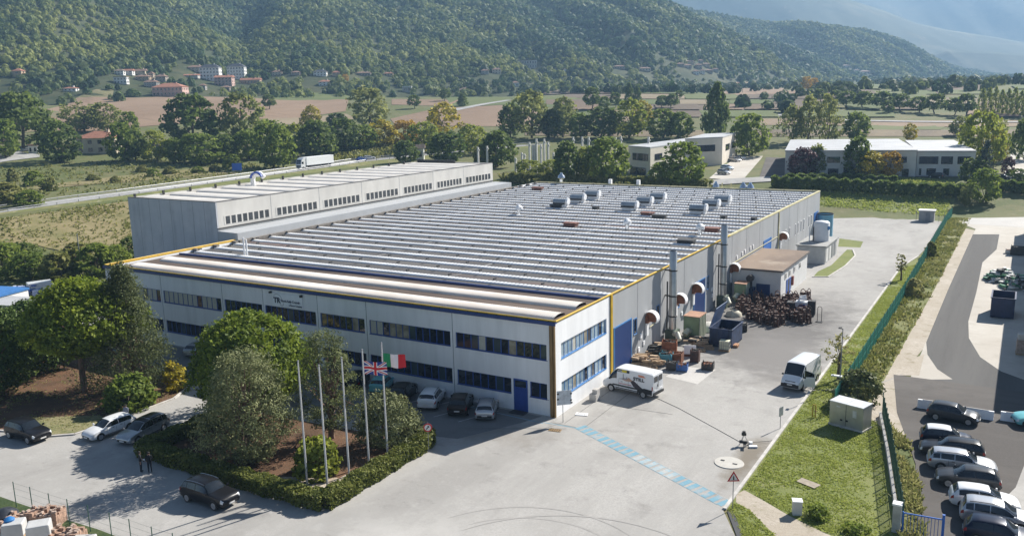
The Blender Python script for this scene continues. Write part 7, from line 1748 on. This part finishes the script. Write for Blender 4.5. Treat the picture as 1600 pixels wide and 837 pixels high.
t = thing('water_tank', 'pale caged plastic tank in front of the dark blue scrap container', 'tank', (7.2, 26.9, 0), .1); b = MB(); b.box((0, 0, .7), (1.1, 1.0, 1.0)); b.build('bottle', mat('milky_plastic', (.62, .62, .45), .5, var=.15), t, bevel=.08); b = MB(); b.box((0, 0, .1), (1.2, 1.1, .14)); b.build('pallet', m_wood, t); b = MB()
for i in range(5):
    b.box((-.5+i*.25, -.52, .7), (.03, .03, 1.05)); b.box((.57, -.45+i*.22, .7), (.03, .03, 1.05))
for z in (.25, .7, 1.2): b.box((0, -.54, z), (1.16, .03, .03)); b.box((.59, 0, z), (.03, 1.06, .03))
b.build('cage', m_galv, t)
def filt(c, label, sx=1.9, sy=2.6, h=2.6):
    t = thing('filter_cabinet', label, 'cabinet', c); b = MB(); b.box((0, 0, h/2+.1), (sx, sy, h)); b.build('body', m_grn, t, bevel=.03); b = MB(); b.box((0, 0, h+.14), (sx+.1, sy+.1, .08)); b.build('rusty_top', mat('rust_top', (.36, .2, .13), .8, var=.25, scale=2), t); b = MB()
    for i in range(5): b.box((sx/2+.03, -sy/2+sy*(i+.5)/5, h/2+.1), (.06, .12, h*.95))
    b.build('white_rib', mat('pale_rib', (.55, .58, .48), .5), t); b = MB(); b.tube([(-.2, -sy/2-.02, 1.0), (-.2, -sy/2-.7, 1.2), (-.4, -sy/2-1.2, .8)], .34, 10); b.build('duct_elbow', mat('cream_duct', (.50, .52, .40), .5), t, True); return t
filt((2.3, 31.0, 0), 'pale green filter cabinet with rusty top beside the nearer chimney'); filt((2.2, 51.0, 0), 'second pale green filter cabinet by the farther chimney and annex', 1.6, 2.0, 2.5)
b = MB(); b.lathe((0, 0, 0), [(1.3, 0), (1.2, .45), (.8, .8), (.2, .95), (.01, .97)], 14); o = b.build('covered_heap', mat('white_sheet', (.6, .58, .54), .7, var=.15), None, True); o.location = (2.9, 34.7, 0); o.scale = (1, 1.2, 1); tag(o, 'heap under a crumpled white sheet behind the green filter cabinet', 'heap')
b = MB(); b.lathe((0, 0, 0), [(1.1, 0), (1.0, .4), (.6, .7), (.1, .85), (.01, .86)], 12); o = b.build('covered_heap', mat('beige_sheet', (.45, .42, .33), .7, var=.2), None, True); o.location = (3.6, 42.6, 0); tag(o, 'beige sheet covered heap beside the blue container lid', 'heap')
def crate(label, c, d, mt, rz=0, name='crate', legs=True, fill=True):
    t = thing(name, label, 'crate', c, rz); L, W_, H_ = d; b = MB(); w = .05; z0 = .12
    b.box((0, 0, z0), (L, W_, .05))
    for s in (-1, 1): b.box((0, s*(W_/2), z0+H_/2), (L, w, H_)); b.box((s*(L/2), 0, z0+H_/2), (w, W_, H_))
    b.build('sides', mt, t); b = MB()
    for x in (-1, 1):
        for y in (-1, 1): b.box((x*L/2*.92, y*W_/2*.92, (z0+H_+.15)/2), (.09, .09, z0+H_+.15))
    b.build('corner_posts', mt if legs else m_dark, t)
    if fill:
        rg = random.Random(len(label)*7+int(d[0]*31)); b = MB()
        for i in range(26): b.box((rg.uniform(-L*.4, L*.4), rg.uniform(-W_*.4, W_*.4), z0+H_*rg.uniform(.55, 1.0)), (rg.uniform(.08, .45), rg.uniform(.05, .2), rg.uniform(.05, .22)), rg.uniform(0, 3))
        b.build('contents', rg.choice([m_dark, m_rustb, m_dark]), t)['kind'] = 'stuff'
    return t
crate('small bright blue crate standing alone on the pale slab', (*onground(1066, 579), .012), (1.1, .85, .62), mat('crate_blue', (.03, .10, .30), .5, var=.2), .2)
crate('small black crate standing alone at the edge of the pale slab', (*onground(1106, 577), .012), (1.2, .9, .6), m_dark, .15)
crate('teal crate among the rusty bins', (*onground(1041, 567), .01), (1.3, 1.1, .95), m_teal, .1)
crate('large rusty bin in the middle of the scrap group', (*onground(1056, 566), .01), (1.4, 1.2, 1.0), m_rustb, .1)
crate('rust orange bin tipped on top of the scrap group', (*onground(1046, 553), .01), (1.6, 1.2, 1.4), mat('orange_rust', (.28, .10, .045), .7, var=.35, scale=2), .3)
crate('black open crate in front of the rusty bins', (*onground(1051, 577), .01), (1.2, 1.0, .7), m_dark, .2)
crate('tall brown steel bin beside the white board', (*onground(1086, 565), .01), (.9, .8, 1.2), mat('brown_bin', (.085, .045, .035), .7, var=.3), .1)
crate('dark crate near the red pallet beside the container', (*onground(1159, 517), .01), (1.2, .9, .75), m_dark, .3)
t = thing('white_board', 'white board leaning on the brown steel bin', 'board', (*onground(1078, 557), .01), .4); b = MB(); b.box((0, 0, .8), (1.3, .08, 1.0)); b.build('panel', m_wallw, t); b = MB(); b.box((0, .3, .3), (1.2, .5, .6)); b.build('support', m_rustb, t)
rg5 = random.Random(9)
def pallet(label, c, rz, mt=m_wood, n=1, group=None, tilt=0):
    t = thing('pallet', label, 'pallet', c, rz, group); b = MB()
    for k in range(n):
        z = k*.16
        for i in range(6): b.box((-.5+i*.2, 0, z+.13), (.13, 1.0, .025))
        b.build if False else None
    b.build('deck', mt, t); b = MB()
    for k in range(n):
        for y in (-.42, 0, .42): b.box((0, y, k*.16+.06), (1.15, .1, .11))
    b.build('bearers', mt, t); t.rotation_euler = (0, tilt, rz); return t
pallet('left of two flat wooden pallets lying by the scrap group', (*onground(1095, 548), .01), .25); pallet('right of two flat wooden pallets lying by the scrap group', (*onground(1108, 545), .01), .25)
pallet('striped orange pallet standing in front of the blue container', (*onground(1146, 541), .01), .1, mat('orange_wood', (.45, .24, .13), .8, var=.2), 2); pallet('red pallet beside the small dark crate', (*onground(1148, 517), .01), .1, mat('red_wood', (.36, .12, .09), .8, var=.2), 3)
def timber(label, c, d, n, mt, seed):
    rg = random.Random(seed); t = thing('timber_pile', label, 'pile', c); b = MB(); c2 = MB()
    for i in range(n): (b if i % 2 else c2).box((rg.uniform(-d[0]/2, d[0]/2), rg.uniform(-d[1]/2, d[1]/2), rg.uniform(.08, d[2])), (rg.uniform(.6, 1.8), rg.uniform(.1, .4), rg.uniform(.08, .3)), rg.uniform(-.5, .9))
    b.build('beams', mt, t); c2.build('boards', mat('pale_boards', (.45, .33, .22), .85, var=.3, scale=3), t); return t
timber('heap of broken wooden crates against the wall behind the STILL van', (*onground(1013, 570), 0), (2.6, 2.0, .9), 46, m_wood, 1); timber('dark scrap heap against the wall beside the rust orange bin', (*onground(1027, 552), 0), (2.4, 2.2, .9), 40, m_dark, 2); timber('heap of dark scrap between filter cabinet and container', (4.0, 28.2, 0), (1.8, 2.2, .7), 30, m_dark, 3)
# racks of black scrap: many alike welding jigs
def rack_proto():
    t = thing('scrap_rack', 'rusty black steel rack post standing in the crowded scrap area', 'rack', (0, 0, 0), 0, 'rusty steel racks beside the annex'); b = MB()
    for x in (-.3, .3): b.tube([(x, 0, 0), (x, 0, 1.5)], .05, 5)
    b.tube([(-.3, 0, 1.5), (0, 0, 1.75), (.3, 0, 1.5)], .05, 5); b.box((0, 0, .5), (.7, .1, .1)); b.box((0, 0, 1.0), (.7, .08, .1)); b.build('frame', mat('black_rust', (.12, .05, .03), .7, .1, .6, 2), t)
    b = MB(); b.box((0, .0, .06), (.8, .7, .1)); b.cyl((.1, .15, .1), .2, .7, 8); b.cyl((-.2, -.15, .1), .14, 1.1, 8); b.box((0, .1, 1.2), (.5, .4, .25)); b.build('casting', mat('dark_casting', (.075, .04, .028), .65, .1, .6, 3), t); return t
rk = rack_proto(); rkk = kids(rk); rr = random.Random(12); first = True
RQ = [G(*p)[:2] for p in [(1152, 492), (1200, 512), (1270, 505), (1265, 470), (1218, 470), (1160, 462)]]
def inpoly(x, y, P_):
    c = False; j = len(P_)-1
    for i in range(len(P_)):
        if (P_[i][1] > y) != (P_[j][1] > y) and x < (P_[j][0]-P_[i][0])*(y-P_[i][1])/(P_[j][1]-P_[i][1])+P_[i][0]: c = not c
        j = i
    return c
cnt = 0; xs_ = [q[0] for q in RQ]; ys_ = [q[1] for q in RQ]; tries = 0; placed = []
while cnt < 95 and tries < 6000:
    tries += 1; x = rr.uniform(min(xs_), max(xs_)); y = rr.uniform(min(ys_), max(ys_))
    if not inpoly(x, y, RQ) or (x < 7.3 and y > 52.3) or any((x-a)**2+(y-b_)**2 < .5 for a, b_ in placed): continue
    placed.append((x, y)); s = rr.uniform(.75, 1.25); rz = rr.uniform(0, 3.1)
    if first: rk.location = (x, y, 0); rk.rotation_euler = (0, 0, rz); first = False
    else: dup(rk, (x, y, 0), rz, None, (s, s, rr.uniform(.7, 1.2)), None, rkk)
    cnt += 1
for px, py, lab in ((1264, 503, 'left of two tall thin rack frames standing clear at the right of the scrap area'), (1280, 503, 'right of two tall thin rack frames standing clear at the right of the scrap area')):
    p = G(px, py); t = thing('rack_frame', lab, 'rack', (p[0], p[1], .01)); b = MB(); b.tube([(-.25, 0, 0), (-.25, 0, 1.8), (-.12, 0, 2), (.12, 0, 2), (.25, 0, 1.8), (.25, 0, 0)], .04, 5); b.build('frame', m_dark, t); b = MB(); b.box((0, 0, .05), (.8, .6, .06)); b.build('base', m_dark, t)
t = thing('machine', 'white and dark blue compressor machine beside the annex door', 'machine', (*onground(1252, 492), .01), .12); b = MB(); b.box((0, 0, 1.0), (1.5, 1.3, 1.7)); b.build('housing', mat('machine_white', (.6, .61, .63), .5, var=.1), t, bevel=.04); b = MB(); b.box((.1, -.66, 1.1), (.7, .05, 1.0)); b.build('control_panel', mat('panel_blue', (.03, .07, .3), .5), t); b = MB(); b.box((-1.3, .2, .9), (1.0, 1.2, 1.5)); b.build('dark_side_unit', m_dark, t); b = MB(); b.box((1.25, .1, 1.1), (.9, 1.0, 1.8)); b.build('dark_side_unit', m_dark, t); b = MB(); b.tube([(-.4, 0, 1.85), (-.2, .3, 2.4), (.5, .4, 2.5)], .12, 6); b.box((.1, .2, 2.2), (.8, .5, .3), .4); b.build('pipework', m_wallw, t)
t = thing('dust_extractor', 'dark blue extractor with round drum against the annex wall', 'machine', (2.2, 51.9, 0), 0); b = MB(); b.box((.6, .2, .9), (1.6, 1.4, 1.8)); b.build('housing', m_blued, t); b = MB(); b.tube([(.8, .2, 1.8), (.8, .2, 3.0)], .3, 10); b.tube([(.8, -.15, 3.1), (.8, .55, 3.1)], .5, 14); b.build('drum', m_dark, t)
# ---------------------------------------------------------------- right hand yard
skip('dark blue open skip standing on the pale apron at right', (33.7, 57.6, .02), (2.6, 4.6, 2.5), mat('skip_blue', (.02, .03, .09), .5, var=.25), 0)
def heap(label, c, d, mats_, n, seed, s=(.15, .9)):
    rg = random.Random(seed); t = thing('scrap_heap', label, 'heap', c); bs = [MB() for _ in mats_]
    for i in range(n):
        x, y = max(-d[0]*.5, min(d[0]*.5, rg.gauss(0, d[0]/4))), max(-d[1]*.5, min(d[1]*.5, rg.gauss(0, d[1]/4))); z = max(.05, d[2]*(1-(abs(x)/d[0]*1.6)**2-(abs(y)/d[1]*1.6)**2)*rg.uniform(.3, 1)); bs[i % len(bs)].box((x, y, z), (rg.uniform(*s), rg.uniform(*s), rg.uniform(.05, .4)), rg.uniform(0, 3))
    for b, (nm, m_) in zip(bs, mats_): b.build(nm, m_, t)['kind'] = 'stuff'
    return t
m_gp = mat('green_plastic', (.03, .2, .09), .5, var=.3); m_wp = mat('white_plastic', (.6, .61, .6), .5, var=.15)
heap('heap of green and white plastic scrap behind the blue skip', (*onground(1566, 438), .02), (4.2, 5, 1.8), [('green_pieces', m_gp), ('white_pieces', m_wp), ('dark_pieces', m_dark)], 140, 5)
heap('heap of white and dark scrap right of the green heap', (*onground(1590, 448), .02), (4, 6, 1.8), [('white_pieces', m_wp), ('dark_pieces', m_dark), ('green_pieces', m_gp)], 140, 6)
crate('dark metal box beside the shadow at upper right', (*onground(1590, 398), .02), (2.2, 1.6, 1.3), m_dark, 0); crate('white open crate left of the dark metal box at upper right', (*onground(1578, 396), .02), (1.4, 1.0, .5), m_wp, 0)
t = thing('brick_pallet', 'tall pallet of pale bricks in shade at the right photo edge', 'pallet', (*onground(1598, 553), .02), .05); b = MB(); b.box((0, 0, .9), (1.3, 1.2, 1.5)); b.build('bricks', mat('brick_pile', (.35, .27, .22), .9, var=.3, scale=4, bump=.5), t); b = MB(); b.box((0, 0, .08), (1.4, 1.3, .14)); b.build('pallet_base', m_wood, t); b = MB(); b.box((-.1, 0, 1.95), (1.0, 1.0, .6)); b.build('upper_stack', mat('pale_sacks', (.5, .48, .44), .8, var=.2), t)
# ---------------------------------------------------------------- brick yard at the bottom left corner
m_brick = mat('reclaimed_brick', (.34, .22, .16), .9, var=.4, scale=5); m_wrap = mat('white_wrapping', (.50, .50, .49), .45, var=.08)
def bricks(label, c, d, seed, rz=0):
    rg = random.Random(seed); t = thing('brick_stack', label, 'brick stack', c, rz); b = MB(); b2 = MB(); nx, ny, nz = int(d[0]/.32), int(d[1]/.2), int(d[2]/.14)
    for i in range(nx):
        for j in range(ny):
            hz_ = nz-rg.randint(0, 2)
            b.box((-d[0]/2+(i+.5)*d[0]/nx, -d[1]/2+(j+.5)*d[1]/ny, hz_*.07), (d[0]/nx*.95, d[1]/ny*.93, hz_*.14), rg.uniform(-.08, .08))
            if rg.random() < .5: b2.box((-d[0]/2+(i+.5)*d[0]/nx, -d[1]/2+(j+.5)*d[1]/ny, hz_*.14+.06), (.28, .14, .12), rg.uniform(0, 3))
    b.build('courses', m_brick, t); b2.build('loose_bricks', mat('dusty_brick', (.42, .32, .26), .9, var=.35, scale=6), t); return t
def wrapped(label, c, d, rz):
    t = thing('wrapped_pallet', label, 'pallet', c, rz); b = MB(); b.box((0, 0, d[2]/2+.15), d, 0, .94); b.build('wrapping', m_wrap, t, bevel=.08); b = MB(); b.box((0, 0, .07), (d[0]*.98, d[1]*.98, .14)); b.build('pallet_base', m_wood, t); return t
g0 = lambda x, y: (*onground(x, y), .01)
wrapped('white wrapped pallet in the middle of the bottom left brick yard', g0(64, 846), (1.5, 1.3, 1.25), .9); wrapped('white wrapped pallet lying left in the bottom left brick yard', g0(24, 836), (1.4, 1.2, .9), .8); wrapped('white wrapped bundle cut by the bottom edge right of the bricks', g0(132, 858), (1.5, 1.1, .7), .6)
bricks('tallest stack of reclaimed bricks behind the wrapped pallet', g0(73, 818), (2.3, 1.3, 1.15), 1, .5); bricks('stack of reclaimed bricks right of the wrapped pallet', g0(102, 842), (2.4, 1.4, .8), 2, .5); bricks('low pink brick stack at the left photo edge', g0(4, 826), (1.8, 1.2, .7), 3, .6); bricks('orange brick stack left of the wrapped pallets', g0(34, 816), (1.6, 1.0, .8), 4, .6)
t = thing('bagged_pile', 'dark tarpaulin covered pile at the left photo edge', 'pile', g0(10, 812), .5); b = MB(); b.lathe((0, 0, 0), [(.9, 0), (.85, .5), (.5, .8), (.01, .9)], 12); b.build('cover', mat('dark_tarp', (.03, .035, .045), .5, var=.2), t, True); b = MB(); b.box((0, 0, .05), (1.9, 1.8, .08)); b.build('pallet_base', m_wood, t)
t = thing('blue_bag', 'small blue bag on the left wrapped pallet', 'bag', (*onground(18, 835), 1.06)); b = MB(); b.lathe((0, 0, 0), [(.32, 0), (.35, .12), (.2, .24), (.01, .28)], 10); b.build('sack', mat('bag_blue', (.02, .16, .42), .5), t, True)
drape('brick_yard', [(wp[0][0]-8, wp[0][1]-1.3)]+[(p[0]-.3, p[1]-.7) for p in wp]+[(wp[-1][0]+4, -60), (wp[0][0]-10, -60)], m_apron, .017, flat=True)
# ---------------------------------------------------------------- yard behind the pines at left
t = thing('yard_shed', 'low white shed with blue roof edge at the left photo edge', 'shed', (*onground(0, 486), 0), .25); b = MB(); b.box((0, 0, 1.4), (6, 5, 2.8)); b.build('walls', m_wallw, t); b = MB(); b.box((0, 0, 2.95), (6.3, 5.3, .3)); b.build('roof', mat('roof_blue', (.05, .18, .45), .5), t)
t = thing('yard_shed', 'flat pale canopy roof right of the white shed with blue edge', 'shed', (*onground(24, 500), 0), .25); b = MB(); b.box((0, 0, 1.3), (5.6, 4.6, 2.6)); b.build('walls', m_hallw, t); b = MB(); b.box((0, 0, 2.7), (6, 5, .2)); b.build('roof', m_wroof, t)
heap('heap of blue plastic crates in the yard behind the umbrella pine', (*onground(40, 466), 0), (9, 6, 2.2), [('blue_pieces', mat('crate_plastic_blue', (.04, .10, .36), .5, var=.3)), ('pale_pieces', mat('pale_lilac', (.4, .45, .6), .5, var=.2)), ('navy_pieces', m_navy)], 150, 8, (.3, 1.0))
t = thing('van_body', 'small white box van parked by the blue crates', 'van', (*onground(64, 462), 0), 1.2); b = MB(); b.box((0, 0, 1.3), (3.4, 1.9, 2.0)); b.build('box', P['white'], t, bevel=.06); b = MB(); b.box((2.2, 0, .9), (1.2, 1.8, 1.2), 0, .8); b.build('cab', P['white'], t, bevel=.06)
b = MB()
for x in (-1, 2):
    for s in (-1, 1): b.tube([(x, s*.75, .32), (x, s*.95, .32)], .32, 12)
b.build('wheels', m_tyre, t)
for o in [o for o in COL.objects if o.parent is None and o.name.startswith('prototype')]:
    for c in kids(o): bpy.data.objects.remove(c)
    bpy.data.objects.remove(o)
